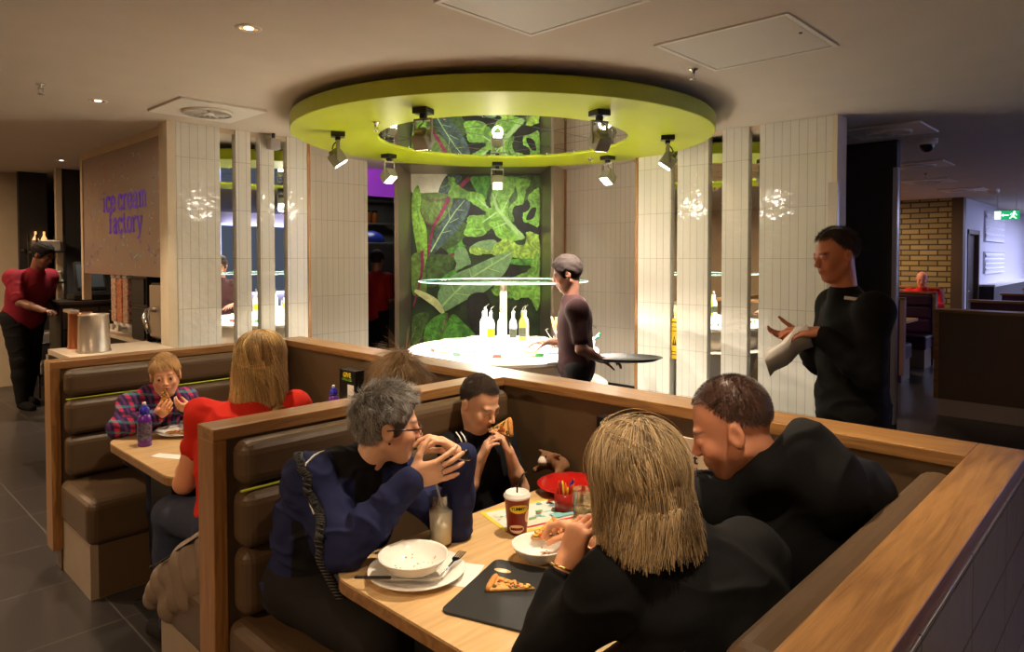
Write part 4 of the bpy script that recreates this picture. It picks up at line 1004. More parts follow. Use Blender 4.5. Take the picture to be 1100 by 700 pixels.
far_table(10.9, 2.55, 4.2, 'table between the two nearest purple partitions'); far_table(12.95, 2.6, 4.4, 'table in front of the man in red')
o = MB().lathe([(0,0),(.08,0),(.13,.02),(.125,.024),(.08,.006),(0,.006)], (10.85,2.85,.751), 24).build('dinner_plate', M['ceramic'], base=(10.85,2.85,.751)); tag(o, 'white plate on the table between the purple booths', 'plate')
# low partition right
t = thing('low_partition', 'low brown partition with wooden top and pale base far right', 'partition', (8.3, .2, 0))
MB().box(8.2, -1.8, .17, 8.35, 1.70, 1.07).build('panel', mat('partition_brown', (104,84,70), .6), parent=t)
MB().box(8.19, -1.8, 0, 8.36, 1.68, .17).build('base', mat('partition_base', (180,168,158), .5), parent=t)
MB().box(8.16, -1.8, 1.07, 8.39, 1.72, 1.10).box(8.19, 1.68, .17, 8.36, 1.72, 1.07).build('cap_rail', M['oak_y'], parent=t, bevel=.003)
for i, (x, y1) in enumerate(((10.3, 1.78), (12.4, 1.75), (14.6, 1.75))):
    lab = ['nearest', 'middle', 'farthest'][i]
    far = thing('booth_partition', '%s wood capped purple partition behind the low brown partition' % lab, 'booth partition', (x, .5, 0), 'purple partitions behind the low brown one')
    MB().box(x-.04, -1.5, 0, x+.04, y1-.02, 1.07).build('panel', M['purple'], parent=far)
    MB().box(x-.06, -1.5, 1.07, x+.06, y1, 1.10).build('cap_rail', M['oak_y'], parent=far)
# yellow plate in place of a floor sign's reflection in the narrow mirror strip
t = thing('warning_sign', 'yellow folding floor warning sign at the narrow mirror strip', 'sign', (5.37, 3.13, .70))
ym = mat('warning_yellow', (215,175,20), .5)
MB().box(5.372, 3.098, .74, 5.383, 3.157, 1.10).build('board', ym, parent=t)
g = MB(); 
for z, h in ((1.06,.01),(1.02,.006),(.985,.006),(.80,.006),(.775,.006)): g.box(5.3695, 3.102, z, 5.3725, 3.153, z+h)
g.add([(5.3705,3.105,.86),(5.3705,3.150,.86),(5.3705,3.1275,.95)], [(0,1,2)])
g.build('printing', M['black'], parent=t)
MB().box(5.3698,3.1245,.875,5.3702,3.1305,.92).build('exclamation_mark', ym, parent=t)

# ------------------------------------------------------------------ things on the near table
TZ = .7505
def at3(prof, c, n=40): return [(r, z) for r, z in prof], c
def plate(label, c, r, matl=None, name='dinner_plate', group=None):
    o = MB().lathe([(0,0),(r*.62,0),(r*.66,.003),(r*.98,.017),(r,.019),(r*.985,.021),(r*.68,.008),(r*.6,.006),(0,.006)], c, 56).build(name, matl or M['ceramic'], base=c)
    return tag(o, label, 'plate', group)
def bowl(label, c, r, h, name='bowl'):
    o = MB().lathe([(0,0),(r*.45,0),(r*.5,.006),(r*.8,h*.45),(r*.97,h*.93),(r,h),(r*.97,h+.002),(r*.93,h*.93),(r*.75,h*.45),(r*.45,.010),(0,.008)], c, 56).build(name, M['ceramic'], base=c)
    return tag(o, label, 'bowl', 'white bowls on the near table')
crumb = mat('sauce_crumbs', (205,150,85), .5, vary=.25, vscale=90)
plate('white side plate under the soup bowl at the table corner', (1.20,1.515,TZ), .138)
b1 = bowl('empty white bowl smeared with sauce, standing on the plate', (1.17,1.492,TZ+.022), .098, .052)
cm = MB(); rr = random.Random(5)
for k in range(30):
    a = rr.uniform(0,6.28); r = rr.uniform(.02,.078); z = TZ+.022+.009+(max(0,r-.045)*.5)
    cm.ell((1.17+r*math.cos(a), 1.492+r*math.sin(a), z), (rr.uniform(.002,.007), rr.uniform(.001,.004), .0015), 8, 4, M=Matrix.Rotation(rr.uniform(0,3), 3, 'Z'))
cm.build('sauce_smears', crumb, parent=b1)
b2 = bowl('white bowl with crumbs beside the paper cup', (1.508,1.322,TZ), .085, .05)
cm = MB()
for k in range(26):
    a = rr.gauss(5.6,.9); r = abs(rr.gauss(.03,.016)); cm.ell((1.508+r*math.cos(a), 1.322+r*math.sin(a), TZ+.011+max(0,r-.04)*.5), (rr.uniform(.002,.006), rr.uniform(.002,.004), .002), 8, 4)
cm.build('crumbs', crumb, parent=b2)
o = MB().box(-.07,-.05,0,.07,.05,.0012, M=T(1.285,1.425,TZ,rz=.5)).build('paper_napkin', M['paper'], base=(1.285,1.425,TZ)); tag(o, 'white napkin corner peeping out from under the plate', 'napkin')
# knife on the plate
def line_frame(a, b):
    a, b = Vector(a), Vector(b); x = (b-a).normalized(); z = Vector((0,0,1)); y = z.cross(x).normalized(); z = x.cross(y)
    m = Matrix(((x.x,y.x,z.x,a.x),(x.y,y.y,z.y,a.y),(x.z,y.z,z.z,a.z),(0,0,0,1))); return m, (b-a).length
m, L = line_frame((1.034,1.574,.777), (1.19,1.388,.781))
t = thing('table_knife', 'steel knife lying across the plate rim', 'knife', (1.11,1.48,.777))
MB().add([m @ Vector(p) for p in ((0,-.005,0),(.10,-.006,0),(.10,.006,0),(0,.005,0),(0,-.005,.005),(.10,-.006,.005),(.10,.006,.005),(0,.005,.005))], [(3,2,1,0),(4,5,6,7),(0,1,5,4),(1,2,6,5),(2,3,7,6),(3,0,4,7)]).build('handle', M['steel_dark'], parent=t, bevel=.0015)
MB().prism([(.10,-.005),(.13,-.009),(L-.03,-.010),(L-.005,-.003),(L,.004),(.10,.005)], .0015, .0032, M=m).build('blade', M['chrome'], parent=t)
m, L = line_frame((1.235,1.43,.7765), (1.315,1.462,.784))
t = thing('table_fork', 'steel fork resting on the plate behind the bowl', 'fork', (1.28,1.48,.776))
f = MB(); f.box(-.03,-.003,0,L*.55,.003,.003, M=m); f.prism([(L*.55,-.003),(L*.68,-.011),(L*.8,-.012),(L*.8,.012),(L*.68,.011),(L*.55,.003)], 0, .003, M=m)
for k in range(4): f.box(L*.8,-.012+.0066*k,0,L*1.25,-.0085+.0066*k,.0025, M=m)
f.build('fork_body', M['chrome'], parent=t)
# milkshake glass
c = (1.375,1.615,TZ)
t = thing('milkshake_glass', 'tall glass of pale milkshake with a straw', 'glass', c)
MB().lathe([(0,0),(.031,0),(.033,.004),(.0385,.163),(.0365,.163),(.0315,.012),(0,.010)], c, 40).build('glass', M['glass'], parent=t)
MB().lathe([(0,.010),(.0322,.011),(.0364,.112),(0,.112)], c, 40).build('milkshake', mat('milkshake', (244,230,204), .4, vary=.02), parent=t)
MB().tube([(c[0]+.01,c[1]-.005,TZ+.10),(c[0]-.005,c[1]+.022,TZ+.20)], .0035, 10).build('straw', mat('straw_clear', (200,205,205), .2), parent=t)
# paper cup
c = (1.612,1.512,TZ)
t = thing('paper_cup', 'dark red paper cup with white lid and black straw', 'cup', c)
cupr = mat('cup_dark_red', (122,26,24), .4)
MB().lathe([(0,.002),(.030,.002),(.031,0),(.0415,.118),(.0425,.120)], c, 40).build('cup_body', cupr, parent=t)
MB().lathe([(.0425,.116),(.0445,.118),(.0445,.124),(.040,.126),(.0395,.132),(.037,.134),(.036,.130),(0,.130)], c, 40).build('lid', M['white'], parent=t)
MB().tube([(c[0],c[1],TZ+.03),(c[0],c[1],TZ+.155),(c[0]+.014,c[1]-.014,TZ+.19),(c[0]+.022,c[1]-.022,TZ+.196)], .0028, 8).build('straw', M['black'], parent=t)
def on_cone(cc, ang, z, w, h, r0, slope, mi, mb, outline, off=.0006):
    """wrap an outline (u,v in -1..1) on the cup's side around the angle ang"""
    vs = []
    for u, v in outline:
        zz = z+v*h; r = r0+slope*zz+off; a = ang+u*w/r; vs.append((cc[0]+r*math.cos(a), cc[1]+r*math.sin(a), cc[2]+zz))
    mb.add(vs, [tuple(range(len(vs)))], mi)
angc = math.atan2(-c[1], -c[0])
def ellp(n=24): return [(math.cos(2*PI*k/n), math.sin(2*PI*k/n)) for k in range(n)]
g = MB()
def band(mb, ang, z, w, h, mi, off, n=16, rnd=True):
    for i in range(n):
        u0, u1 = -1+2*i/n, -1+2*(i+1)/n; e = lambda u: math.sqrt(max(0, 1-u*u)) if rnd else 1
        on_cone(c, ang, z, w, h, .031, .089, mi, mb, [(u0,-e(u0)),(u1,-e(u1)),(u1,e(u1)),(u0,e(u0))], off)
band(g, angc+.2, .088, .034, .014, 0, .0006); on_cone(c, angc+.2, .07, .034, .014, .031, .089, 0, g, [(-.1,.5),(.4,.5),(.75,-.9)][::1], .0006)
band(g, angc-.05, .022, .026, .014, 1, .0006); band(g, angc-.05, .022, .021, .0045, 2, .001, rnd=False)
band(g, angc+1.1, .06, .014, .02, 1, .0006)
g.build('printed_bubbles', [mat('bubble_yellow', (225,200,40), .4), mat('bubble_pink', (225,195,175), .4), M['black']], parent=t)
def wraptext(s, ang, z, size, matl, off, par, spacing):
    n = len(s); r = .031+.089*z+off
    for i, ch in enumerate(s):
        a = ang + (i-(n-1)/2)*spacing/r      # letters run left to right as seen from outside
        nrm = Vector((math.cos(a), math.sin(a), 0)); xx = Vector((-math.sin(a), math.cos(a), 0))
        m = Matrix(((xx.x,0,nrm.x,c[0]+r*nrm.x),(xx.y,0,nrm.y,c[1]+r*nrm.y),(xx.z,1,nrm.z,c[2]+z),(0,0,0,1)))
        if ch != ' ': text_mesh(ch, size, m, 'lettering', matl, par, depth=.0002, bold=.0004)
wraptext('YUMMY!', angc+.2, .089, .014, M['black'], .0012, t, .0095)
wraptext('PIZZA', angc-.05, .022, .008, mat('red_print', (200,40,30), .5), .0014, t, .007)
# children's menu
A_ = Vector((1.645,1.725,TZ)); X_ = Vector((-.075,-.235,0)).normalized(); Y_ = Vector((.235,-.075,0)).normalized()
Mm = Matrix(((X_.x,Y_.x,0,A_.x),(X_.y,Y_.y,0,A_.y),(0,0,1,A_.z),(0,0,0,1)))
t = thing('kids_menu', 'colourful printed paper placemat under the paper cup', 'placemat', tuple(A_))
MB().box(0,0,0,.225,.30,.0008, M=Mm).build('paper', mat('menu_yellow', (228,205,70), .5), parent=t)
g = MB(); q = lambda x0,y0,x1,y1,mi,z=.001: g.add([Mm @ Vector(p) for p in ((x0,y0,z),(x1,y0,z),(x1,y1,z),(x0,y1,z))], [(0,1,2,3)], mi)
q(.015,.015,.21,.285,0); q(.19,.0,.205,.30,1,.0012); q(.15,.03,.185,.28,3,.0012)
rr = random.Random(9)
for k in range(34):
    x, y = rr.uniform(.02,.14), rr.uniform(.02,.27); w, h = rr.uniform(.006,.022), rr.uniform(.008,.03); q(x,y,x+w,y+h,rr.choice([1,2,2,3,4,5,5]),.0013+.0001*k)
q(.14,.20,.18,.285,5,.006-.001)
g.build('printing', [mat('menu_white', (225,225,215), .5), mat('menu_red', (190,40,40), .5), mat('menu_green', (120,180,110), .5), mat('menu_pale', (235,215,190), .5), mat('menu_black', (40,36,40), .5), mat('menu_cyan', (130,190,190), .5)], parent=t)
# black serving board with pizza slice
BX = Vector((.309,.106,0)).normalized(); BY = Vector((.106,-.309,0)).normalized()
Mb = Matrix(((BX.x,-BY.x,0,1.108),(BX.y,-BY.y,0,1.308),(0,0,1,TZ),(0,0,0,1)))
bmat = mat('slate_black', (30,30,31), .55, bump=.1, bscale=300)
me = rrect(0,-.335,.327,0,.022,6)
bm_ = MB()
out = me; hc = (.262,-.052); hole = [(hc[0]+.011*math.cos(-2*PI*k/20), hc[1]+.026*math.sin(-2*PI*k/20)) for k in range(20)]
# strip around the hole: split the board in two rows so the hole is real
def ring_fill(mb, z, flip):
    n = len(hole); base = len(mb.v)
    sq = [(.235,-.095),(.290,-.095),(.290,-.010),(.235,-.010)]
    sqp = []
    for k in range(20):
        a = -2*PI*k/20; dx, dy = math.cos(a), math.sin(a); tt = min((.0275)/abs(dx) if abs(dx) > 1e-6 else 9, (.0425)/abs(dy) if abs(dy) > 1e-6 else 9)
        sqp.append((.2625+dx*tt, -.0525+dy*tt))
    vs = [Mb @ Vector((x,y,z)) for x, y in hole] + [Mb @ Vector((x,y,z)) for x, y in sqp]
    fs = [(k,(k+1)%n,n+(k+1)%n,n+k) for k in range(n)]
    if flip: fs = [tuple(reversed(f)) for f in fs]
    mb.add(vs, fs)
bd = bmat
bb = bpy.data.objects
o = MB().prism(me, 0, .007, M=Mb).build('serving_board', bd, base=(1.3,1.15,TZ), bevel=.0015)
tag(o, 'black serving board with a hand hole and a pizza slice on it', 'serving board')
MB().prism(hole[::-1], .0068, .0074, M=Mb).build('hand_hole', M['table_top'], parent=o)
def pizza(name, label, tip, back, width, z, parent=None, crust=True, thick=.008, face=None):
    m, L = line_frame((tip[0],tip[1],z), (back[0],back[1],z)) if len(tip) == 2 else line_frame(tip, back)
    if face is not None:
        a_, b_ = Vector(tip), Vector(back); x = (b_-a_).normalized(); zz = Vector([float(q) for q in face]); zz = (zz-x*zz.dot(x)).normalized(); y = zz.cross(x)
        m = Matrix(((x.x,y.x,zz.x,a_.x),(x.y,y.y,zz.y,a_.y),(x.z,y.z,zz.z,a_.z),(0,0,0,1)))
    t = thing(name, label, 'pizza', tuple(m.to_translation()))
    rr = random.Random(int(L*1e4))
    pts = [(0,0)] + [(L*(.97+.03*math.cos(k*1.3)), -width/2+width*k/8) for k in range(9)]
    MB().prism(pts, 0, thick, M=m).build('dough', mat('dough_'+name+str(len(bpy.data.objects)), (214,160,90), .7, vary=.15, vscale=80, bump=.3, bscale=150), parent=t, bevel=.003)
    if crust: MB().tube([m @ Vector((L*.985,-width/2+width*k/8,thick*.7)) for k in range(9)], [.006,.009,.010,.0095,.011,.0095,.010,.009,.006], 10).build('crust', mat('crust_'+str(len(bpy.data.objects)), (196,134,66), .7, vary=.3, vscale=50), parent=t)
    tp = MB()
    for k in range(46):
        x = rr.uniform(.12,.9)*L; y = rr.uniform(-.42,.42)*width*x/L; mi = rr.choice([0,0,0,1,2,2,3]); s_ = rr.uniform(.004,.009)
        tp.ell(m @ Vector((x,y,thick+.001)), (s_, s_*rr.uniform(.4,.8), .0022), 8, 4, mi, M=Matrix.Rotation(rr.uniform(0,3), 3, 'Z'))
    nm = ['pz_cheese','pz_tomato','pz_green','pz_dark']; cs = [(228,170,70),(196,60,30),(74,92,34),(110,50,26)]
    ms = [bpy.data.materials[n_] if n_ in bpy.data.materials else mat(n_, c_, .4, vary=.15, vscale=80) for n_, c_ in zip(nm, cs)]
    tp.build('topping', ms, parent=t)
    return t
pizza('pizza_slice', 'half eaten pizza slice on the black board', (1.352,1.200), (1.292,1.308), .085, TZ+.0075)
# crayon pot, tumbler, red dish, plush toy, cards against the back partition
c = (1.865,1.52,TZ); t = thing('crayon_pot', 'small red pot full of crayons', 'pot', c)
MB().lathe([(0,0),(.034,0),(.038,.068),(.036,.068),(.032,.004),(0,.004)], c, 28).build('pot', mat('pot_red_glass', (150,40,34), .15), parent=t)
rr = random.Random(4); cols = [mat('crayon_%s' % n, c_, .4) for n, c_ in (('blue',(30,40,130)),('yellow',(230,200,30)),('red',(200,40,30)),('orange',(230,110,30)))]
for k in range(13):
    a = rr.uniform(0,6.28); r = rr.uniform(.004,.02); p = Vector((c[0]+r*math.cos(a), c[1]+r*math.sin(a), TZ+.006)); q_ = p+Vector((math.cos(a)*.018, math.sin(a)*.018, rr.uniform(.075,.10)))
    o = MB().tube([p, q_, q_+(q_-p).normalized()*.008], [.004,.004,.0012], 8).build('crayon', cols[k % 4], base=tuple(p))
    tag(o, ['dark blue','yellow','red','orange'][k % 4]+' crayon standing in the small red pot', 'crayon', 'crayons in the red pot, '+['blue','yellow','red','orange'][k % 4])
c = (1.845,1.425,TZ); t = thing('water_tumbler', 'clear tumbler behind the hand with the pizza', 'glass', c)
MB().lathe([(0,0),(.030,0),(.036,.105),(.0345,.105),(.029,.008),(0,.006)], c, 36).build('glass', M['glass'], parent=t)
MB().lathe([(0,.009),(.0288,.0095),(.031,.04),(0,.04)], c, 36).build('water', mat('water', (220,228,228), .02, trans=1, ior=1.33), parent=t)
redm = mat('red_gloss', (176,22,18), .25, coat=.3)
plate('red round plate between the crayons and the plush toy', (2.04,1.625,TZ+.012), .135, redm, 'red_plate')
o = MB().lathe([(0,0),(.05,0),(.05,.012),(0,.012)], (2.04,1.625,TZ), 24).build('plate_stand', redm, base=(2.04,1.625,TZ)); tag(o, 'short red foot under the red plate', 'stand')
# plush toy: soft animal lying behind the plate
pz = Vector((2.165,1.80,TZ)); t = thing('plush_toy', 'small brown and white plush animal behind the red plate', 'soft toy', tuple(pz))
pb = [elp(pz+Vector((0,0,.04)), (.035,.055,.035)), elp(pz+Vector((-.03,.03,.065)), (.03,.03,.028)), elp(pz+Vector((-.058,.035,.055)), (.016,.018,.014)),
      cap(pz+Vector((-.02,.055,.08)), pz+Vector((-.02,.085,.085)), .010, .005, k=.01), cap(pz+Vector((-.02,.0,.08)), pz+Vector((-.02,-.025,.085)), .010, .005, k=.01), cap(pz+Vector((-.02,-.03,.03)), pz+Vector((-.06,-.04,.015)), .014, .012), cap(pz+Vector((-.02,.05,.03)), pz+Vector((-.06,.07,.015)), .014, .012)]
pb = [dict(p, a=V3(p['a']), b=V3(p['b'])) if p['t'] == 'c' else p for p in pb]
v, f = surf(*sdf_grid(pb, .004)); v += vnormals(v, f)*(wav(v, 3, 220)[:, None]*.0015)
wh = (np.linalg.norm(v-np.array(pz+Vector((-.06,.035,.055))), axis=1) < .024)
np_mesh('body', v, f, attr_mat('plush_fur', .95, bump=.5, bscale=500), t, np.where(wh[:, None], np.array(lin((225,215,200))), np.array(lin((120,84,56)))))
MB().ell(pz+Vector((-.052,.047,.078)), (.005,.005,.005), 8, 6).ell(pz+Vector((-.052,.02,.078)), (.005,.005,.005), 8, 6).build('eye', M['black'], parent=t)
o = MB().box(2.19,1.14,TZ,2.205,1.30,1.0).build('menu_card', mat('card_cream', (196,180,160), .6), base=(2.2,1.22,TZ)); tag(o, 'upright cream card with black lettering by the man in the hoodie', 'menu card')
Mc = Matrix(((0,0,-1,2.1885),(-1,0,0,1.21),(0,1,0,.93),(0,0,0,1)))
text_mesh('eat', .05, Mc, 'lettering', M['black'], o, .0005, bold=.001)
for k, (s_, z_) in enumerate((('as much', .895), ('as you', .87), ('want', .845))):
    Mc2 = Mc.copy(); Mc2[2][3] = z_; text_mesh(s_, .022, Mc2, 'lettering', M['black'], o, .0005)
def givebox(label, x, y0, y1, z0, z1):
    t = thing('black_menu_box', label, 'box', (x+.03, (y0+y1)/2, z0), 'black promotion boxes on the tables')
    MB().box(x, y0, z0, x+.06, y1, z1).build('box', M['black_soft'], parent=t, bevel=.002)
    m = Matrix(((0,0,-1,x-.001),(-1,0,0,(y0+y1)/2),(0,1,0,z1-.03),(0,0,0,1)))
    text_mesh('GIVE', .038, m, 'lettering', bpy.data.materials['bubble_yellow'], t, .0005, bold=.001)
    m = m.copy(); m[2][3] = z1-.055; text_mesh('GENEROUSLY', .02, m, 'lettering', bpy.data.materials['leaf_d'], t, .0005, sx=.8)
    MB().box(x-.0012, y0+.015, z0+.03, x-.0004, y0+.075, z1-.08).build('printed_panel', M['paper'], parent=t)
    return t
givebox('black box lettered GIVE behind the fair haired woman, near table', 2.12, 1.44, 1.57, TZ+.10, 1.035)
MB().box(2.12,1.44,TZ,2.18,1.57,TZ+.10).build('box_base', M['black_soft'], parent=[o_ for o_ in bpy.data.objects if o_.name.startswith('black_menu_box')][0])
givebox('black box lettered GIVE on the far table', 2.12, 3.21, 3.37, TZ, 1.015)
# ------------------------------------------------------------------ far table
def squash(label, c, s=1.):
    t = thing('drink_bottle', label, 'bottle', c, 'purple drink bottles on the far table')
    pu = bpy.data.materials.get('bottle_purple') or mat('bottle_purple', (92,30,140), .25, coat=.3); bl_ = bpy.data.materials.get('cap_blue') or mat('cap_blue', (40,40,170), .3)
    MB().lathe([(0,0),(.028*s,0),(.031*s,.006),(.031*s,.045),(.028*s,.055),(.031*s,.065),(.031*s,.12),(.026*s,.142),(.016*s,.155),(0,.155)], c, 32).build('bottle_body', pu, parent=t)
    MB().lathe([(.018*s,.153),(.022*s,.160),(.022*s,.178),(.012*s,.188),(.012*s,.194),(0,.194)], c, 24).build('cap', bl_, parent=t)
    MB().lathe([(.007*s,.194),(.009*s,.20),(.007*s,.208),(0,.208)], c, 16).build('spout', M['white'], parent=t)
    g = MB(); rr = random.Random(3); g.lathe([(.0316*s,.03),(.0316*s,.045),(.0287*s,.055),(.0316*s,.065),(.0316*s,.115)], c, 32, cap=False)
    g.build('bottle_label', mat('label_mix', (90,80,110), .4, vary=.9, vscale=90) if 'label_mix' not in bpy.data.materials else bpy.data.materials['label_mix'], parent=t)
squash('purple bottle with blue cap on the near corner of the far table', (1.135,3.49,TZ))
squash('purple bottle standing before the black box at the back of the far table', (1.99,3.22,TZ))
plate('white plate with a half eaten pizza slice in front of the child', (1.36,3.60,TZ), .14)
pizza('pizza_slice', 'pizza slice on the plate of the child in plaid', (1.27,3.62), (1.40,3.56), .09, TZ+.008)
o = MB().box(-.115,-.028,0,.115,.028,.0015, M=T(1.165,3.19,TZ,rz=math.radians(-62))).build('paper_napkin', M['paper'], base=(1.165,3.19,TZ)); tag(o, 'long white paper napkin on the far table', 'napkin')
m, L = line_frame((1.26,3.69,.775), (1.42,3.71,.775))
t = thing('table_fork', 'steel fork on the plate of the child', 'fork', (1.3,3.7,.775))
f = MB(); f.box(0,-.003,0,L*.6,.003,.003, M=m)
for k in range(4): f.box(L*.6,-.010+.0058*k,0,L,-.007+.0058*k,.0025, M=m)
f.build('fork_body', M['chrome'], parent=t)
# ------------------------------------------------------------------ people
def nrm(a): a = V3(a); return a/(np.linalg.norm(a)+1e-9)
SR = V3((.690, -.724, 0)); SF = V3((.724, .690, 0)); UZ = V3((0, 0, 1))
def hd(r, f, z=0.): return nrm(SR*r+SF*f+UZ*z)     # a heading given across / away / up
def head_prims(kid=False, lids=1.):
    c = []
    c.append(elp((0,-.014,.034), (.074,.094,.086), k=.01))
    c.append(elp((0,.026,-.036), (.058,.062,.076), k=.03))
    c.append(elp((0,.056,-.094), (.026,.024,.021), k=.03))
    for s in (-1, 1):
        c.append(cap((s*.054,-.008,-.05), (s*.022,.05,-.096), .017, .015, k=.025))
        c.append(elp((s*.034,.060,-.028), (.023,.022,.024), k=.02))
    c.append(cap((-.034,.078,.018), (.034,.078,.018), .010, .010, k=.018))
    for s in (-1, 1): c.append(elp((s*.031,.099,-.001), (.019,.018,.013), k=.014, op='s'))
    for s in (-1, 1):
        c.append(elp((s*.031,.076,-.001), (.0135,.0125,.0125), k=.003))
        c.append(elp((s*.031,.079,.0095 if lids > 1.5 else (.0065 if lids > .5 else -.001)), (.0155,.0125,.0055 if lids > 1.5 else (.0075 if lids > .5 else .012)), k=.004))
    c.append(cap((0,.084,.010), (0,.106,-.027), .0065, .0095, k=.012))
    for s in (-1, 1): c.append(elp((s*.0105,.098,-.032), (.0075,.009,.007), k=.005))
    c.append(elp((0,.076,-.058), (.026,.016,.018), k=.012))
    c.append(cap((-.019,.081,-.053), (.019,.081,-.053), .0035, .0035, k=.006)); c.append(elp((0,.0905,-.0525), (.012,.006,.0045), k=.006))
    c.append(elp((0,.089,-.0645), (.016,.007,.0055), k=.007))
    c.append(cap((-.021,.098,-.0585), (.021,.098,-.0585), .0028, .0028, k=.004, op='s'))
    for s in (-1, 1):
        c.append(elp((s*.079,-.010,-.006), (.0085,.019,.032), _rot((-.15*s*0,1,.15),(0,-.15,1)), k=.006))
        c.append(elp((s*.0895,-.006,-.003), (.0085,.0115,.020), k=.003, op='s'))
        c.append(elp((s*.079,.006,-.008), (.005,.005,.010), k=.005))
    return c
def hand_prims(w, d, n, side, curl=(.3,.4,.3), spread=.10, s=1., thumb=(.6,.7,.35), tcurl=.35, fan=None):
    """side +1 right hand, -1 left; curl: bend in radians at the three joints, one tuple or one per finger"""
    w = V3(w); d = nrm(d); n = nrm(V3(n)-d*float(V3(n)@d)); t = nrm(np.cross(d, n))*side
    out = [elp(w+d*.045*s+n*.004*s, (.040*s,.048*s,.0135*s), np.stack([t, d, n], 1), k=.012)]
    offs = (.029,.0095,-.0105,-.029); ml = (.083,.085,.080,.072); fl = (.95,1.06,.98,.78)
    for i in range(4):
        base = w+t*offs[i]*s*.55; kn = w+d*ml[i]*s+t*offs[i]*s
        out.append(cap(base, kn, .013*s, .0105*s, k=.012))
        cu = curl[i] if isinstance(curl[0], (tuple, list)) else curl
        sp = (fan[i] if fan else (1.5-i)*spread); dd = nrm(d*math.cos(sp)+t*math.sin(sp)); p = kn; ang = 0
        for j, (L, r0, r1) in enumerate(((.043,.0092,.0085),(.026,.0085,.0078),(.021,.0078,.0066))):
            ang += cu[j]; v = dd*math.cos(ang)+n*math.sin(ang); q = p+v*L*fl[i]*s
            out.append(cap(p, q, r0*s, r1*s, k=.0035)); p = q
    b = w+d*.020*s+t*.022*s+n*.008*s; v = nrm(d*thumb[0]+t*thumb[1]+n*thumb[2]); q = b+v*.045*s
    out.append(cap(b, q, .015*s, .011*s, k=.012)); v2 = nrm(v+(n*.5-t*.5)*tcurl+d*.35*tcurl); q2 = q+v2*.033*s
    out.append(cap(q, q2, .0105*s, .0095*s, k=.004)); v3 = nrm(v2+(n*.5-t*.6)*tcurl); out.append(cap(q2, q2+v3*.026*s, .0095*s, .0078*s, k=.003))
    return out
SKIN = attr_mat('skin', .45, sss=.15, bump=.06, bscale=300, spec=.35)
CLOTH = attr_mat('cloth', .85, bump=.25, bscale=700, spec=.2, sheen=.0)
HAIR = attr_mat('hair', .42, spec=.4); HAIRCAP = attr_mat('hair_base', .8, spec=.15, bump=.4, bscale=500)
EYE = attr_mat('eye', .12, spec=.6)
TORSO = ('torso',); 
def body_prims(J, g=1., w=1., female=False):
    sh = nrm(V3(J['shR'])-V3(J['shL'])); pel, che, nb = V3(J['pel']), V3(J['che']), V3(J['nb'])
    B = {}
    upc = nrm(nb-che); upp = nrm(che-pel)
    fwd = nrm(np.cross(upc, sh)) if True else None
    Rc = np.stack([nrm(np.cross(fwd, upc)), fwd, upc], 1); fp = V3(J.get('hipf', fwd)); sp_ = nrm(np.cross(fp, upp)); fp = nrm(np.cross(upp, sp_)); Rp = np.stack([sp_, fp, upp], 1)
    T_ = [elp(pel, (.165*w*g,.125*w*g,.115*g), Rp, k=.05), elp((pel*.55+che*.45), (.145*w*g,.115*w*g,.15*g), Rp, k=.06),
          elp(che, (.165*w*g,.118*w*g,.165*g), Rc, k=.06), cap(V3(J['shL'])*.93+nb*.07-upc*.01, V3(J['shR'])*.93+nb*.07-upc*.01, .055*g, .055*g, k=.05),
          elp(che+upc*.09*g-fwd*.02, (.14*g,.09*g,.09*g), Rc, k=.05), cap(nb-upc*.05*g, nb+upc*.01*g, .065*g, .052*g, k=.04)]
    if female:
        for s in (-1, 1): T_.append(elp(che+Rc[:, 0]*s*.075*g+fwd*.085*g+upc*.0, (.06*g,.055*g,.06*g), Rc, k=.04))
    B['torso'] = T_; B['pelvis'] = [T_[0]]
    for S in 'LR':
        sh_, el, wr = V3(J['sh'+S]), V3(J['el'+S]), V3(J['wr'+S])
        B['ua'+S] = [elp(sh_, (.055*g,)*3, k=.03), cap(sh_, el, .050*g*w, .040*g, k=.03)]
        B['fa'+S] = [cap(el, el*.6+wr*.4, .040*g, .038*g, k=.02), cap(el*.6+wr*.4, wr, .037*g, .026*g, k=.02)]
        if 'kn'+S in J:
            kn, an = V3(J['kn'+S]), V3(J['an'+S]); hip = pel+Rp[:, 0]*(.085*g if S == 'R' else -.085*g)
            B['th'+S] = [cap(hip, kn, .088*g*w, .060*g, k=.04)]; B['ca'+S] = [cap(kn, kn*.65+an*.35, .058*g, .055*g, k=.03), cap(kn*.65+an*.35, an, .055*g, .036*g, k=.03)]
            ff = nrm((fp*1.)-UZ*float(fp@UZ)); B['fo'+S] = [cap(an-UZ*.03*g, an+ff*.13*g-UZ*.055*g, .038*g, .028*g, k=.03)]
    return B, dict(fwd=fwd, up=upc, Rc=Rc, Rp=Rp)
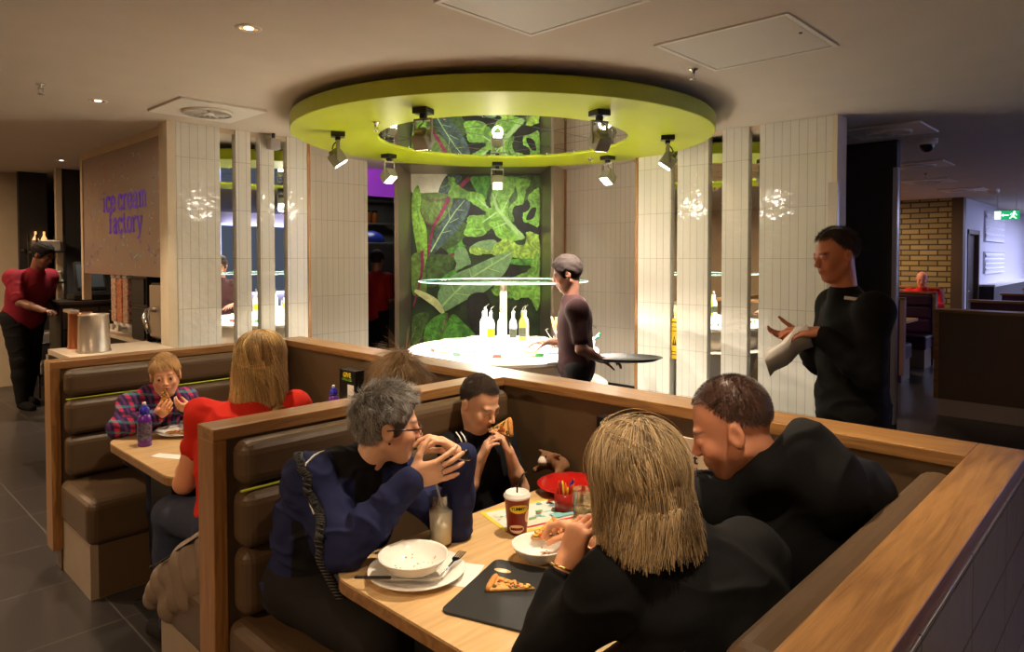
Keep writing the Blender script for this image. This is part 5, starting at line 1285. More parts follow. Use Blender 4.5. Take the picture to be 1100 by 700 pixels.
def colour_skin(v, o, R, s, skin, brow, lips=(150,75,65), beard=None, scalp=None):
    q = ((v-o)@R)/s; C = np.tile(np.array(lin(skin), 'f'), (len(v), 1))
    C *= (1+.06*wav(v, 5, 35)[:, None])
    def blend(m, c, a):
        m = np.clip(m, 0, 1)[:, None]*a; C[:] = C*(1-m)+np.array(lin(c), 'f')*m
    near = (np.abs(q) < .16).all(1).astype('f')
    g = lambda cx, cy, cz, rx, ry, rz: np.exp(-(((q[:,0]-cx)/rx)**2+((q[:,1]-cy)/ry)**2+((q[:,2]-cz)/rz)**2))*near
    for s_ in (-1, 1):
        blend(g(s_*.040,.06,-.035,.02,.03,.016), (215,110,85), .3)
        for k in range(5):
            xx = .017+.007*k; blend(g(s_*xx,.085,.021+.004*math.sin(k*.8),.0055,.03,.0032)*1.4, brow, .85)
        blend(g(s_*.031,.092,.0035 if True else 0,.014,.012,.0022)*1.2, (40,25,20), .75)
        blend(g(s_*.0105,.10,-.037,.004,.008,.003), (70,35,28), .7)
    blend(g(0,.105,-.03,.012,.014,.010), (210,110,85), .2)
    blend(g(0,.095,-.0525,.017,.02,.004)*1.3, lips, .7); blend(g(0,.095,-.0645,.016,.02,.0055)*1.3, lips, .7); blend(g(0,.09,-.0585,.02,.02,.0018)*1.2, (60,25,22), .8)
    if scalp is not None:
        e = (q-V3((0,-.014,.036)))/V3((.08,.1,.094)); k = e/(np.linalg.norm(e, axis=1)[:, None]+1e-6); y = k[:, 1]
        th = np.where(y > 0, -.22+(scalp[2]+.22)*np.clip(y/.55, 0, 1), -.22+(-.58+.22)*np.clip(-y/.6, 0, 1))
        ear = np.exp(-(((np.abs(q[:,0])-.082)/.016)**2+((q[:,1]+.0)/.024)**2+((q[:,2]+.004)/.036)**2)*1.2)
        blend((k[:, 2]-th)/.14*near*(1-np.clip(ear*1.6, 0, 1))*(1+.15*wav(v, 17, 260)), scalp[0], scalp[1])
    if beard is not None:
        m = ((q[:,2] < -.03) & (q[:,2] > -.13) & (q[:,1] > -.01)).astype('f')*near*np.clip((-q[:,2]-.03)/.03, 0, 1); blend(m, beard, .35)
    return np.clip(C, 0, 1)
def folds(v, n, amp, seed, fine=1.):
    a = wav(v*np.array([1,1,.55],'f'), seed, 22*fine, 3); b = wav(v*np.array([1,1,1.6],'f'), seed+50, 20*fine, 2); c = wav(v, seed+90, 7, 1)
    ridge = (1-np.clip(np.abs(b)*2.2, 0, 1))**1.5*np.clip(.5+c, 0, 1)
    return v+n*(a*amp*.7+ridge*amp*.9-amp*.2)[:, None]
def scalp_mask(q, hl=.45, back=-.62):
    """q: unit directions in the head frame; which part of the skull grows hair"""
    y = q[:, 1]; th = np.where(y > .0, -.22+(hl+.22)*np.clip(y/.55, 0, 1), -.22+(back+.22)*np.clip(-y/.6, 0, 1))
    return q[:, 2] > th
def hair_shell(o, R, s, thick=.006, hl=.45, rad=(.076,.096,.090), cen=(0,-.014,.036)):
    P = [elp(cen, (rad[0]+thick, rad[1]+thick, rad[2]+thick), k=.001), elp((0,.105,-.045), (.090,.088,.118), k=.02, op='s'), elp((0,.10,-.10), (.12,.13,.085), k=.02, op='s'), elp((0,-.02,-.155), (.13,.16,.095), k=.02, op='s')]
    for s_ in (-1, 1): P.append(elp((s_*.082,.0,-.012), (.02,.026,.034), k=.008, op='s'))
    return xf(P, R, o, s)
def grow(o, R, s, N, length, seed=1, grav=.6, lift=0., crown=(0,-.35,.94), wild=.15, width=.0013, col=(180,140,80), col2=None, hl=.45, back=-.62, steps=12, rad=(.080,.100,.094), cen=(0,-.014,.036), part=None, coll=(), lenf=None, inward=0., clump=.35, vary=.35, comb=None, pinch=None, shine=0., keep=None, maxk=None, maxw=None, flick=None, lenvar=.1):
    r = np.random.default_rng(seed); o = V3(o); d = r.normal(size=(N*4, 3)); d /= np.linalg.norm(d, axis=1)[:, None]
    d = d[scalp_mask(d, hl, back)]
    if keep is not None: d = d[keep(d)]
    d = d[:N].astype('f'); n = len(d); rad = V3(rad); cen = V3(cen)
    p = cen+d*rad*.97; L = length*r.uniform(.8, 1.05, n)
    if lenf is not None: L = L*lenf(d)
    K_ = max(2, n//22); ctr_ = d[r.integers(0, n, K_)]; cl = np.argmax((d+r.normal(size=d.shape)*.05)@ctr_.T, axis=1); clo = r.normal(size=(max(2, n//14), 3)); cb = r.uniform(-1, 1, max(2, n//14))
    L = L*(1+lenvar*cb[cl]); gl = R.T@V3((0,0,-1)); c0 = nrm(crown)
    nor = d/rad; nor /= np.linalg.norm(nor, axis=1)[:, None]
    if part is not None:      # combed away from a parting line running front to back at x = part
        t = np.stack([np.sign(p[:, 0]-part), -.25*np.ones(n), .1*np.ones(n)], 1)
    else: t = nor-c0[None, :]
    if comb is not None: t = t+np.array(comb, 'f')
    t = t-nor*(t*nor).sum(1)[:, None]; t /= np.linalg.norm(t, axis=1)[:, None]+1e-6
    t = t+nor*lift+r.normal(size=(n, 3))*wild+clo[cl]*wild*clump*2; vel = t/np.linalg.norm(t, axis=1)[:, None]
    pts = [p.copy()]; cold = [(V3(c_), V3(r_)) for c_, r_ in coll]
    for i in range(steps-1):
        vel = vel+gl*grav*(1.2/steps*2)+clo[cl]*wild*.12+r.normal(size=(n, 3))*wild*.05
        if inward and i > steps*.6: vel = vel-nor*inward
        if flick is not None and i > steps*.65: vel = vel+np.array(flick, 'f')*np.clip(p[:, :1]/.06, -1.2, 1.2)*np.array([1,0,0],'f')+np.array([0,flick[1],0],'f')
        vel /= np.linalg.norm(vel, axis=1)[:, None]
        p = p+vel*(L/(steps-1))[:, None]
        off = rad*1.0; e = (p-cen)/off; k = np.linalg.norm(e, axis=1); m = k < 1.0
        if m.any():
            p[m] = cen+(p[m]-cen)/k[m, None]*1.0
        if maxk is not None:
            e = (p-cen)/rad; k = np.linalg.norm(e, axis=1); tgt = maxk+.05*clo[cl][:, 0]*.5; m = (k > tgt) & (p[:, 2] > cen[2]-.03)
            if m.any(): p[m] = cen+(p[m]-cen)/k[m, None]*tgt[m, None]
        if maxw is not None:
            h = np.hypot(p[:, 0]/rad[0], (p[:, 1]-cen[1])/rad[1]); lim = maxw+.025*clo[cl][:, 1]+.55*np.clip(cen[2]-.03-p[:, 2], 0, .12); m = (h > lim) & (p[:, 2] <= cen[2]-.03)
            if m.any():
                sc_ = (lim/h)[m]; p[m, 0] *= sc_; p[m, 1] = cen[1]+(p[m, 1]-cen[1])*sc_
        for cc, rr_ in cold:
            e = (p-cc)/rr_; k = np.linalg.norm(e, axis=1); m = k < 1.0
            if m.any(): p[m] = cc+(p[m]-cc)/k[m, None]
        vel = p-pts[-1]; vel /= np.linalg.norm(vel, axis=1)[:, None]+1e-6
        if pinch is not None and i > 1:
            w_ = pinch[3]*(i/steps); p = p*(1-w_)+np.array(pinch[:3], 'f')*w_
        pts.append(p.copy())
    P = np.stack(pts, 1)                       # n, steps, 3 (local)
    P = (P*s)@R.T+o; T_ = np.gradient(P, axis=1); T_ /= np.linalg.norm(T_, axis=2)[..., None]+1e-9
    C_ = (R@(cen*s))+o; out = P-C_; out /= np.linalg.norm(out, axis=2)[..., None]+1e-9
    sd = np.cross(T_, out); sd /= np.linalg.norm(sd, axis=2)[..., None]+1e-9; up = np.cross(sd, T_)
    tp = np.linspace(1, .25, steps)**.6*width*s; ww = tp[None, :, None]
    V = np.stack([P+sd*ww, P+up*ww*.6, P-sd*ww], 2)      # n, steps, 3 verts
    idx = np.arange(n*steps*3).reshape(n, steps, 3); F = []
    for a, b in ((0,1),(1,2),(2,0)):
        F.append(np.stack([idx[:, :-1, a], idx[:, 1:, a], idx[:, 1:, b], idx[:, :-1, b]], -1).reshape(-1, 4))
    base = np.array(lin(col), 'f'); b2 = np.array(lin(col2 if col2 else col), 'f')
    mx = (r.uniform(0, 1, n)*.5+(cb[cl]*.5+.5)*.5)[:, None]; cc = base*(1-mx)+b2*mx; cc = cc*(1+vary*(cb[cl][:, None]*.6+r.uniform(-.5, .5, n)[:, None]))
    cc = np.repeat(np.repeat(np.clip(cc, 0, 1)[:, None, None, :], steps, 1), 3, 2)
    return V.reshape(-1, 3), np.concatenate(F), cc.reshape(-1, 3)
def person(label, base, J, hc, hf, hup=(0,0,1), hs=1., skin=(214,160,128), brow=(70,50,40), vox=.006, g=1., w=1., female=False, hands=None, clothes=(), lids=1., eyes=None, beard=None, group=None, necklen=.06, lips=(160,85,72), scalp=None):
    t = thing('person', label, 'person', base, group); R = _rot(hf, hup); o = V3(hc)
    B, fr = body_prims(J, g, w, female)
    P = xf(head_prims(lids=lids), R, o, hs)
    neck0 = o+R@(V3((0,-.022,-.055))*hs); nb = V3(J['nb'])
    P.append(cap(neck0, nb, .050*hs*(.93 if female else 1.05), .055*g*(.93 if female else 1.05), k=.025))
    for k_, v_ in B.items():
        if k_ == 'pelvis': continue
        P += inflate(v_, -.012) if (k_ == 'torso' or k_[:2] in ('th', 'ca')) and clothes else v_
    for h in (hands or []): P += h
    v, f = surf(*sdf_grid(P, vox)); v = smooth_v(v, f, 1, .35)
    C = colour_skin(v, o, R, hs, skin, brow, lips, beard, scalp)
    body = np_mesh('body', v, f, SKIN, t, C)
    for c in clothes:
        Q = []
        for rg in c['reg']:
            if isinstance(rg, tuple):       # (region, fraction kept)
                for q in B[rg[0]]:
                    q = dict(q)
                    if q['t'] == 'c': q['b'] = q['a']*(1-rg[1])+q['b']*rg[1]
                    Q.append(q)
            else: Q += B[rg]
        Q = inflate(Q, c.get('d', .012))+list(c.get('extra', []))
        v, f = surf(*sdf_grid(Q, c.get('vox', vox))); v = smooth_v(v, f, 1, .4); n = vnormals(v, f); v = folds(v, n, c.get('amp', .005), c.get('seed', 3), c.get('fine', 1.))
        col = c['col'](v) if callable(c['col']) else np.tile(np.array(lin(c['col']), 'f'), (len(v), 1))
        ob = np_mesh(c['name'], v, f, c.get('mat', CLOTH), t, col)
        if c.get('label'): ob['label'] = c['label']
    if eyes:
        for s_ in (-1, 1):
            e = MB(); c0 = o+R@(V3((s_*.031,.0775,-.001))*hs); n_, m_ = 20, 14; vs = []; cs = []
            look = nrm(R@V3(eyes[1])); 
            for i in range(m_+1):
                for k in range(n_):
                    th, a = PI*i/m_, 2*PI*k/n_; dv = V3((math.sin(th)*math.cos(a), math.sin(th)*math.sin(a), math.cos(th))); vs.append(c0+dv*.0127*hs)
            fs = np.array([(i*n_+k, (i+1)*n_+k, (i+1)*n_+(k+1) % n_, i*n_+(k+1) % n_) for i in range(m_) for k in range(n_)])
            vs = np.array(vs, 'f'); dd_ = (vs-c0)/(.0127*hs)@look
            cs = np.where((dd_ > .93)[:, None], np.array(lin((12,10,10))), np.where((dd_ > .80)[:, None], np.array(lin(eyes[0])), np.array(lin((205,195,185)))))
            np_mesh('eye', vs, fs, EYE, t, cs)
    return t, R, o, B, fr
def hair_mesh(name, t, V, F, C): return np_mesh(name, V, F, HAIR, t, C, smooth=True)
def shell_mesh(name, t, prims, col, vox=.004, amp=.001, wild=.15, rough=180, mat_=None):
    v, f = surf(*sdf_grid(prims, vox)); n = vnormals(v, f); v = v+n*(wav(v, 8, rough)*amp)[:, None]
    C = np.tile(np.array(lin(col), 'f'), (len(v), 1))*(1+wild*wav(v, 9, 120)[:, None]); return np_mesh(name, v, f, mat_ or HAIRCAP, t, np.clip(C, 0, 1))
def snap(ob, pts, off=.002):
    me = ob.data; n = len(me.vertices); co = np.empty(n*3, 'f'); me.vertices.foreach_get('co', co); co = co.reshape(-1, 3)+np.array(parent_base(ob.parent), 'f')
    no = np.empty(n*3, 'f'); me.vertices.foreach_get('normal', no); no = no.reshape(-1, 3); out = []
    for p in pts:
        i = np.argsort(((co-V3(p))**2).sum(1))[:6]; out.append(Vector(tuple(co[i].mean(0)+nrm(no[i].mean(0))*off)))
    return out
def dense(pts, n=6):
    P = [Vector(p) for p in pts]; out = []
    for i in range(len(P)-1):
        for k in range(n): out.append(P[i].lerp(P[i+1], k/n))
    return out+[P[-1]]
black_c = (20,18,18)
def legs(pel, f, g=1., spread=.09, z=.56, s=None):
    """seated legs"""
    f = nrm(f); sd = nrm(np.cross(f, UZ)); pel = V3(pel); out = {}
    for S, q in (('R', 1), ('L', -1)):
        k = pel+f*.40*g+sd*spread*q*g; k[2] = z; a = k+f*.02; a[2] = .10*g; out['kn'+S] = tuple(k); out['an'+S] = tuple(a)
    return out
# --- grey haired woman
def A3(*p): return V3(p)
J = dict(pel=(1.17,1.975,.60), che=(1.20,1.93,.82), nb=(1.235,1.845,.965), shR=(1.085,1.885,.955), shL=(1.365,1.85,.925), elR=(1.085,1.70,.795), elL=(1.445,1.635,.79), wrR=(1.245,1.60,.99), wrL=(1.435,1.575,1.03), hipf=(.1,-1,0))
J.update(legs(J['pel'], (.05,-1,0), z=.57))
hR = hand_prims(J['wrR'], nrm(SR*.85+UZ*.25+SF*.1), nrm(SF*1.-SR*.1+UZ*.25), 1, curl=((.25,.25,.15),(.2,.25,.15),(.15,.2,.15),(.1,.15,.1)), spread=.10, s=.98, thumb=(.55,.75,.3))
hL = hand_prims(J['wrL'], nrm(-SR*.80+UZ*.55-SF*.05), nrm(-SR*.35-UZ*.75-SF*.2), -1, curl=((.35,.55,.4),(.4,.6,.4),(.45,.65,.4),(.45,.6,.4)), spread=.06, s=.98, thumb=(.8,.4,.4))
def col_grey(v):
    navy = np.array(lin((34,38,74)), 'f'); blk = np.array(lin((20,19,20)), 'f')
    q = (v-V3((1.24,1.86,.85))); across = q@V3((.97,-.2,0)); C = np.tile(navy, (len(v), 1))
    m = (v[:, 2] < .86) & (np.abs(across+.02) < .20) & (v[:, 1] > 1.83) & (v[:, 2] > .60); C[m] = blk
    m = (np.abs(across) < .05) & (v[:, 2] > .80) & (v[:, 1] < 1.95) & (v[:, 1] > 1.74); C[m] = blk
    m = (v[:, 2] > .975) & (np.abs(across) < .1) & (v[:, 1] > 1.76); C[m] = blk
    return C
t, R, o, B, fr = person('woman with short grey hair, glasses and navy jacket resting her chin near folded hands', (1.17,1.975,.49), J, (1.308,1.795,1.108), hd(.955,.27,-.10), hs=1.0, vox=.0045, female=True, w=1.08,
    skin=(224,172,138), brow=(110,95,85), hands=[hR, hL], lids=1, eyes=((90,80,60),(0,1,-.1)),
    clothes=[dict(name='trousers', reg=['pelvis','thL','thR','caL','caR'], d=.01, col=(30,28,27), amp=.004), dict(name='shoes', reg=['foL','foR'], d=.012, col=(18,16,16), amp=.0),
             dict(name='jacket', reg=['torso','uaL','uaR',('faL',.97),('faR',.97)], d=.016, col=col_grey, amp=.014, fine=1.3, seed=12, vox=.0055, extra=[cap(V3((1.18,1.87,1.0)),V3((1.27,1.87,1.0)),.045,.045,k=.03)])])
GREY = t
shell_mesh('hair_base', t, hair_shell(o, R, 1., .010), (92,84,76), amp=.002)
V, F, C = grow(o, R, 1., 6500, .042, seed=4, grav=.16, lift=.16, wild=.22, width=.0010, col=(92,86,82), col2=(196,190,182), hl=.66, back=-.74, steps=7, rad=(.086,.106,.100), lenf=lambda d: np.where(d[:, 2] > .3, 1.15, .85), comb=(0,.55,0), vary=.45, crown=(0,-.55,.83), clump=.8, keep=lambda d: ~((d[:, 2] < .06) & (d[:, 1] > -.38)))
hair_mesh('hair', t, V, F, C)
# glasses
def hl_(R, o, s, *p): return Vector(tuple(o+R@(V3(p)*s)))
gm_ = MB()
gr = mat('glasses_frame', (52,28,30), .25)
for s_ in (-1, 1):
    pts = [hl_(R, o, 1, s_*(.032+.024*math.cos(a)), .101-.10*abs(math.cos(a)*.024+.006 if False else 0), -.004+.016*math.sin(a)) for a in [2*PI*k/20 for k in range(20)]]
    gm_.tube(pts, .0014, 6, closed=True)
    gm_.tube([hl_(R, o, 1, s_*.056,.099,.004), hl_(R, o, 1, s_*.074,.085,.005), hl_(R, o, 1, s_*.082,.02,.003), hl_(R, o, 1, s_*.083,-.012,.0)], [.0025,.0034,.003,.002], 8)
gm_.tube([hl_(R, o, 1, -.010,.103,.0), hl_(R, o, 1, 0,.106,.003), hl_(R, o, 1, .010,.103,.0)], .0014, 6)
go = gm_.build('glasses', gr, parent=t)
ln = MB()
for s_ in (-1, 1):
    ln.add([hl_(R, o, 1, s_*(.032+.022*math.cos(2*PI*k/16)), .1005, -.004+.0145*math.sin(2*PI*k/16)) for k in range(16)], [tuple(range(16))])
ln.build('lens', thin0('thin_lens_glass', (240,235,235)), parent=go)
# watch, rings
wl_ = V3(J['wrL']); ax_ = nrm(V3(J['wrL'])-V3(J['elL']))
def ring_at(c, ax, r, th, n=24, flat=1.): 
    ax = nrm(ax); a = nrm(np.cross(ax, UZ+V3((.1,.05,0)))); b = np.cross(ax, a)
    return [Vector(tuple(V3(c)+a*r*math.cos(2*PI*k/n)+b*r*math.sin(2*PI*k/n))) for k in range(n)], th
wm_ = MB(); pts, th = ring_at(wl_+ax_*.0, ax_, .031, .0055); wm_.tube(pts, .006, 8, closed=True, flat=.6)
wt = wm_.build('watch', M['chrome'], parent=t)
fc = wl_-SF*.028+SR*.01+UZ*.008; MB().ell(tuple(fc), (.016,.008,.016), 20, 10).build('watch_face', M['black_soft'], parent=wt)
for fi, prm in ((1,.35),(2,.35)):
    q = hR[2+4*fi]; c_ = q['a']*(1-prm)+q['b']*prm; pts, th = ring_at(c_, q['b']-q['a'], .0105, .0016); MB().tube(pts, .0016, 6, closed=True).build('ring', M['chrome'], parent=t)
MB().ell(tuple(o+R@V3((.081,.0,-.040))), (.004,.004,.004), 10, 8).build('earring', M['black'], parent=t)
# white piping over the shoulder and on the chest
def seam(pts, r=.003): return MB().tube(pts, r, 6)
def hug(p, prims, d=.024):
    """nearest surface offset helper: push a point out of the sleeve"""
    return p
JK = [c for c in GREY.children if c.name.startswith('jacket')][0]
def seam(pts, r=.003): return MB().tube(snap(JK, dense(pts)), r, 6)
seam([(1.125,1.885,1.062),(1.085,1.865,1.058),(1.045,1.845,1.035),(1.018,1.825,.995),(1.012,1.80,.945),(1.02,1.775,.905)], .003).build('white_piping', M['paper'], parent=t)
# --- handbag strap, bag
sg = mat('bag_black', (22,20,20), .5, bump=.9, bscale=220)
t = thing('handbag', 'black handbag with braided strap and metal ring hanging at the grey haired woman\'s side', 'bag', (1.2,1.68,.40))
sp = [(1.045,1.90,1.06),(1.005,1.80,1.03),(.985,1.74,.95),(.995,1.72,.86),(1.02,1.72,.78),(1.055,1.71,.70),(1.095,1.70,.615),(1.135,1.70,.535)]
sp_d = dense(sp, 4); sn_ = snap(JK, sp_d, .006); sp = [sn_[i] if i < 16 else sp_d[i] for i in range(len(sp_d))]
MB().tube(sp, .014, 8, flat=.35).build('strap', sg, parent=t)
sb = MB()
for i in range(len(sp)-1):
    for k in range(2):
        a, b = Vector(sp[i]), Vector(sp[i+1]); p = a.lerp(b, k/2); dd = (b-a).normalized(); x = dd.cross(Vector((SF[0],SF[1],0))).normalized()
        sb.tube([p-x*.011-Vector((SF[0],SF[1],0))*.006, p+x*.011+dd*.01-Vector((SF[0],SF[1],0))*.006], .003, 5)
sb.build('braid', mat('braid_grey', (62,60,58), .6), parent=t)
e = V3(sp[-1]); MB().tube([Vector(tuple(e+UZ*(-.03+.024*math.cos(2*PI*k/20))+SR*.024*math.sin(2*PI*k/20))) for k in range(20)], .003, 8, closed=True).build('metal_ring', M['brass'], parent=t)
pb = [elp((1.25,1.70,.42), (.16,.05,.10), k=.02), elp((1.25,1.70,.36), (.17,.06,.06), k=.04)]
v, f = surf(*sdf_grid(pb, .006)); n = vnormals(v, f); v = folds(v, n, .005, 4); np_mesh('bag_body', v, f, attr_mat('bag_leather', .35), t, np.tile(np.array(lin((24,22,22)),'f'), (len(v),1)))

# --- boy eating pizza
J = dict(pel=(1.93,2.00,.60), che=(1.92,2.01,.77), nb=(1.895,2.0,.915), shR=(1.80,2.06,.885), shL=(2.02,1.975,.885), elR=(1.79,1.96,.70), elL=(2.005,1.86,.715), wrR=(1.828,1.905,.865), wrL=(1.925,1.85,.885), hipf=(0,-1,0))
J.update(legs(J['pel'], (0,-1,0), g=.8, z=.56))
hR = hand_prims(J['wrR'], nrm(UZ*.85+SR*.35-SF*.1), nrm(SR*.8+SF*.3-UZ*.1), 1, curl=((.5,.5,.4),(.45,.5,.4),(.4,.5,.3),(.4,.5,.3)), s=.72, thumb=(.8,.35,.5))
hL = hand_prims(J['wrL'], nrm(UZ*.85-SR*.35-SF*.1), nrm(-SR*.8+SF*.15-UZ*.1), -1, curl=((.5,.5,.4),(.45,.5,.4),(.4,.5,.3),(.4,.5,.3)), s=.72, thumb=(.8,.35,.5))
t, R, o, B, fr = person('boy with cropped dark hair in a black t-shirt biting a slice of pizza', (1.93,2.0,.49), J, (1.885,1.975,1.062), hd(.66,-.60,-.42), hs=.90, vox=.0045, g=.76, w=.95,
    skin=(216,166,134), brow=(60,42,32), hands=[hR, hL], lids=0, scalp=((50,38,31),.93,.52),
    clothes=[dict(name='trousers', reg=['pelvis','thL','thR','caL','caR'], d=.01, col=(24,24,28), amp=.003), dict(name='shoes', reg=['foL','foR'], d=.012, col=(18,16,16), amp=.0),
             dict(name='t_shirt', reg=['torso',('uaL',.6),('uaR',.6)], d=.014, col=(17,17,19), amp=.005, seed=5)])
V, F, C = grow(o, R, .90, 6000, .010, seed=6, grav=.05, lift=.7, wild=.3, width=.0008, col=(40,31,26), col2=(74,60,50), hl=.56, back=-.52, steps=4, rad=(.0765,.0965,.0905)); hair_mesh('hair', t, V, F, C)
for k in (0, 1): MB().tube([(1.80+.014*k,2.02-.012*k,.952),(1.785+.014*k,1.985-.012*k,.945),(1.775+.014*k,1.96-.01*k,.93)], .003, 6).build('white_stripe', M['paper'], parent=t)
mo = o+R@(V3((0,.105,-.058))*.9)
pz_ = pizza('pizza_slice', 'pizza slice held at the mouth of the boy', tuple(mo+SR*-.01-UZ*.012), tuple(mo+SR*.08-SF*.015+UZ*.004), .075, 0, face=tuple(-SF+UZ*.5))

# --- fair haired woman seen from behind, black top
J = dict(pel=(1.30,.62,.60), che=(1.30,.67,.86), nb=(1.25,.735,1.045), shL=(1.135,.80,.985), shR=(1.45,.655,.985), elL=(1.085,.955,.79), elR=(1.55,.98,.80), wrL=(1.18,.955,.965), wrR=(1.60,1.215,.835), hipf=(0,1,0))
J.update(legs(J['pel'], (0,1,0), z=.57))
hL = hand_prims(J['wrL'], nrm(UZ*.92+SR*.34+SF*.0), nrm(SR*.75-UZ*.25+SF*.45), -1, curl=((.7,.8,.5),(.7,.8,.5),(.7,.8,.5),(.7,.8,.5)), s=.95, thumb=(.7,.3,.6))
hR = hand_prims(J['wrR'], nrm(V3((-.05,.95,.10))), nrm(V3((-.35,.1,-1))), 1, curl=((.5,.7,.4),(.5,.75,.4),(.5,.75,.4),(.55,.8,.4)), s=.95, thumb=(.7,.5,.5))
t, R, o, B, fr = person('woman in black with a fair bob, seen from behind, leaning her cheek on her hand', (1.3,.62,.49), J, (1.215,.795,1.172), hd(-.42,.88,-.18), hup=(-.06,-.05,1), hs=1.0, vox=.0045, female=True, w=1.1,
    skin=(218,156,118), brow=(120,90,60), hands=[hL, hR],
    clothes=[dict(name='trousers', reg=['pelvis','thL','thR','caL','caR'], d=.01, col=(22,22,26), amp=.004), dict(name='shoes', reg=['foL','foR'], d=.012, col=(18,16,16), amp=.0),
             dict(name='black_top', reg=['torso','uaL','uaR',('faL',.60),('faR',.35)], d=.016, col=(9,8,8), amp=.010, seed=22, vox=.0055, extra=[cap(V3((1.20,.77,1.03)),V3((1.30,.72,1.03)),.055,.055,k=.04)])])
LADY = t
shell_mesh('hair_base', t, hair_shell(o, R, 1., .016), (92,74,50), amp=.002)
for k in range(2):
    V, F, C = grow(o, R, 1., 12000 if k == 0 else 1500, .205 if k == 0 else .18, seed=21+k, grav=.95, lift=.0+.04*k, wild=.08+.08*k, width=.0010, col=(112,86,54), col2=(214,186,142), hl=.55, back=-.70, steps=15, rad=(.096+.005*k,.114+.005*k,.106+.004*k), crown=(.1,-.1,.99), maxk=1.02, maxw=1.02, flick=(.10,-.05,0), coll=[((0,-.03,-.07),(.084,.090,.10))], vary=.35, clump=.9, lenf=lambda d: .72+.34*np.clip(d[:, 2], -.3, 1))
    hair_mesh('hair', t, V, F, C)
ec = o+R@V3((-.086,-.004,-.052)); MB().tube([Vector(tuple(ec+UZ*.014*math.cos(2*PI*k/20)+SR*.013*math.sin(2*PI*k/20))) for k in range(20)], .0022, 8, closed=True).build('earring', M['brass'], parent=t)
a_ = nrm(V3(J['wrL'])-V3(J['elL'])); pts, _ = ring_at(V3(J['wrL'])-a_*.012, a_, .034, .003); MB().tube(pts, .0028, 8, closed=True).build('bracelet', M['brass'], parent=t)
pizza('pizza_slice', 'orange topped pizza piece held over the table in the hand of the woman in black', (1.535,1.385,.785), (1.625,1.345,.80), .085, 0, thick=.014, face=(-.3,-.3,.8))

# --- man in the black hoodie
J = dict(pel=(1.78,.62,.60), che=(1.76,.65,.87), nb=(1.70,.705,1.075), shL=(1.57,.83,1.01), shR=(1.86,.56,1.03), elL=(1.62,1.02,.80), elR=(1.98,.86,.80), wrL=(1.60,.98,1.02), wrR=(1.80,1.10,.82), hipf=(0,1,0))
J['elL'] = (1.66,.98,.80); J['wrL'] = (1.70,1.12,.90)
J.update(legs(J['pel'], (0,1,0), z=.57, g=1.05))
hL = hand_prims(J['wrL'], nrm(V3((-.2,.6,-.5))), nrm(V3((.8,-.1,-.3))), -1, s=1.05, curl=(.4,.5,.3))
hR = hand_prims(J['wrR'], nrm(V3((-.5,.8,-.1))), nrm(V3((0,0,-1))), 1, s=1.05, curl=(.2,.3,.2))
t, R, o, B, fr = person('man with shaved dark hair in a black hooded top, looking down at the table', (1.78,.62,.49), J, (1.612,.775,1.222), hd(-.90,.30,-.42), hup=(0,0,1), hs=1.03, vox=.0045, g=1.08, w=1.1,
    skin=(206,140,108), brow=(50,36,30), hands=[hL, hR], beard=(90,66,54), scalp=((62,45,38),.88,.56), lids=0,
    clothes=[dict(name='trousers', reg=['pelvis','thL','thR','caL','caR'], d=.01, col=(22,22,26), amp=.004), dict(name='shoes', reg=['foL','foR'], d=.012, col=(18,16,16), amp=.0),
             dict(name='hooded_top', reg=['torso','uaL','uaR','faL','faR'], d=.024, col=(9,8,8), amp=.013, seed=31, vox=.0055, extra=[
                cap(V3((1.60,.68,1.12)), V3((1.68,.62,1.19)), .045, .05, k=.04), cap(V3((1.68,.62,1.19)), V3((1.77,.66,1.16)), .05, .045, k=.04), cap(V3((1.69,.58,1.12)), V3((1.76,.60,1.10)), .075, .075, k=.07), cap(V3((1.60,.68,1.12)), V3((1.59,.75,1.07)), .04, .035, k=.04), cap(V3((1.77,.66,1.16)), V3((1.74,.78,1.07)), .045, .04, k=.04), cap(V3((1.70,.58,1.08)), V3((1.84,.56,1.05)), .07, .07, k=.08)])])
V, F, C = grow(o, R, 1.03, 8000, .006, seed=36, grav=.03, lift=.4, wild=.12, width=.0006, col=(40,30,26), col2=(82,62,54), hl=.56, back=-.55, steps=4, rad=(.0755,.0955,.0895)); hair_mesh('hair', t, V, F, C)

# --- child in plaid shirt
def plaid(v):
    x, y, z = v[:, 0]*1.+v[:, 1]*.0, v[:, 1]*.8+v[:, 0]*.3, v[:, 2]
    a = ((x*1/.052)+3*z) % 1; b = (z/.055+.4*x) % 1; c = (y/.05) % 1
    pal = [np.array(lin(k), 'f') for k in ((52,40,88), (176,40,84), (60,140,138), (34,30,46), (120,60,120))]
    C = np.tile(pal[0], (len(v), 1))
    C[a < .35] = pal[1]; C[(b < .32)] = C[(b < .32)]*.35+pal[3]*.65; m = (b > .55) & (b < .75); C[m] = C[m]*.35+pal[2]*.65; m = (a > .6) & (a < .78); C[m] = C[m]*.5+pal[4]*.5
    m = (a < .35) & (b > .75); C[m] = pal[1]*1.15; return np.clip(C, 0, 1)
J = dict(pel=(1.30,3.92,.62), che=(1.295,3.88,.79), nb=(1.30,3.76,.925), shR=(1.185,3.85,.885), shL=(1.415,3.74,.885), elR=(1.105,3.80,.79), elL=(1.44,3.60,.80), wrR=(1.215,3.575,.86), wrL=(1.355,3.485,.885), hipf=(0,-1,0))
J['elR'] = (1.10,3.76,.795)
J.update(legs(J['pel'], (.0,-1,0), g=.75, z=.58))
hR = hand_prims(J['wrR'], nrm(SR*.75+UZ*.5-SF*.2), nrm(SF*.5+UZ*.3-SR*.1), 1, curl=((.4,.5,.3),(.45,.5,.3),(.5,.5,.3),(.5,.5,.3)), s=.66, thumb=(.8,.4,.3))
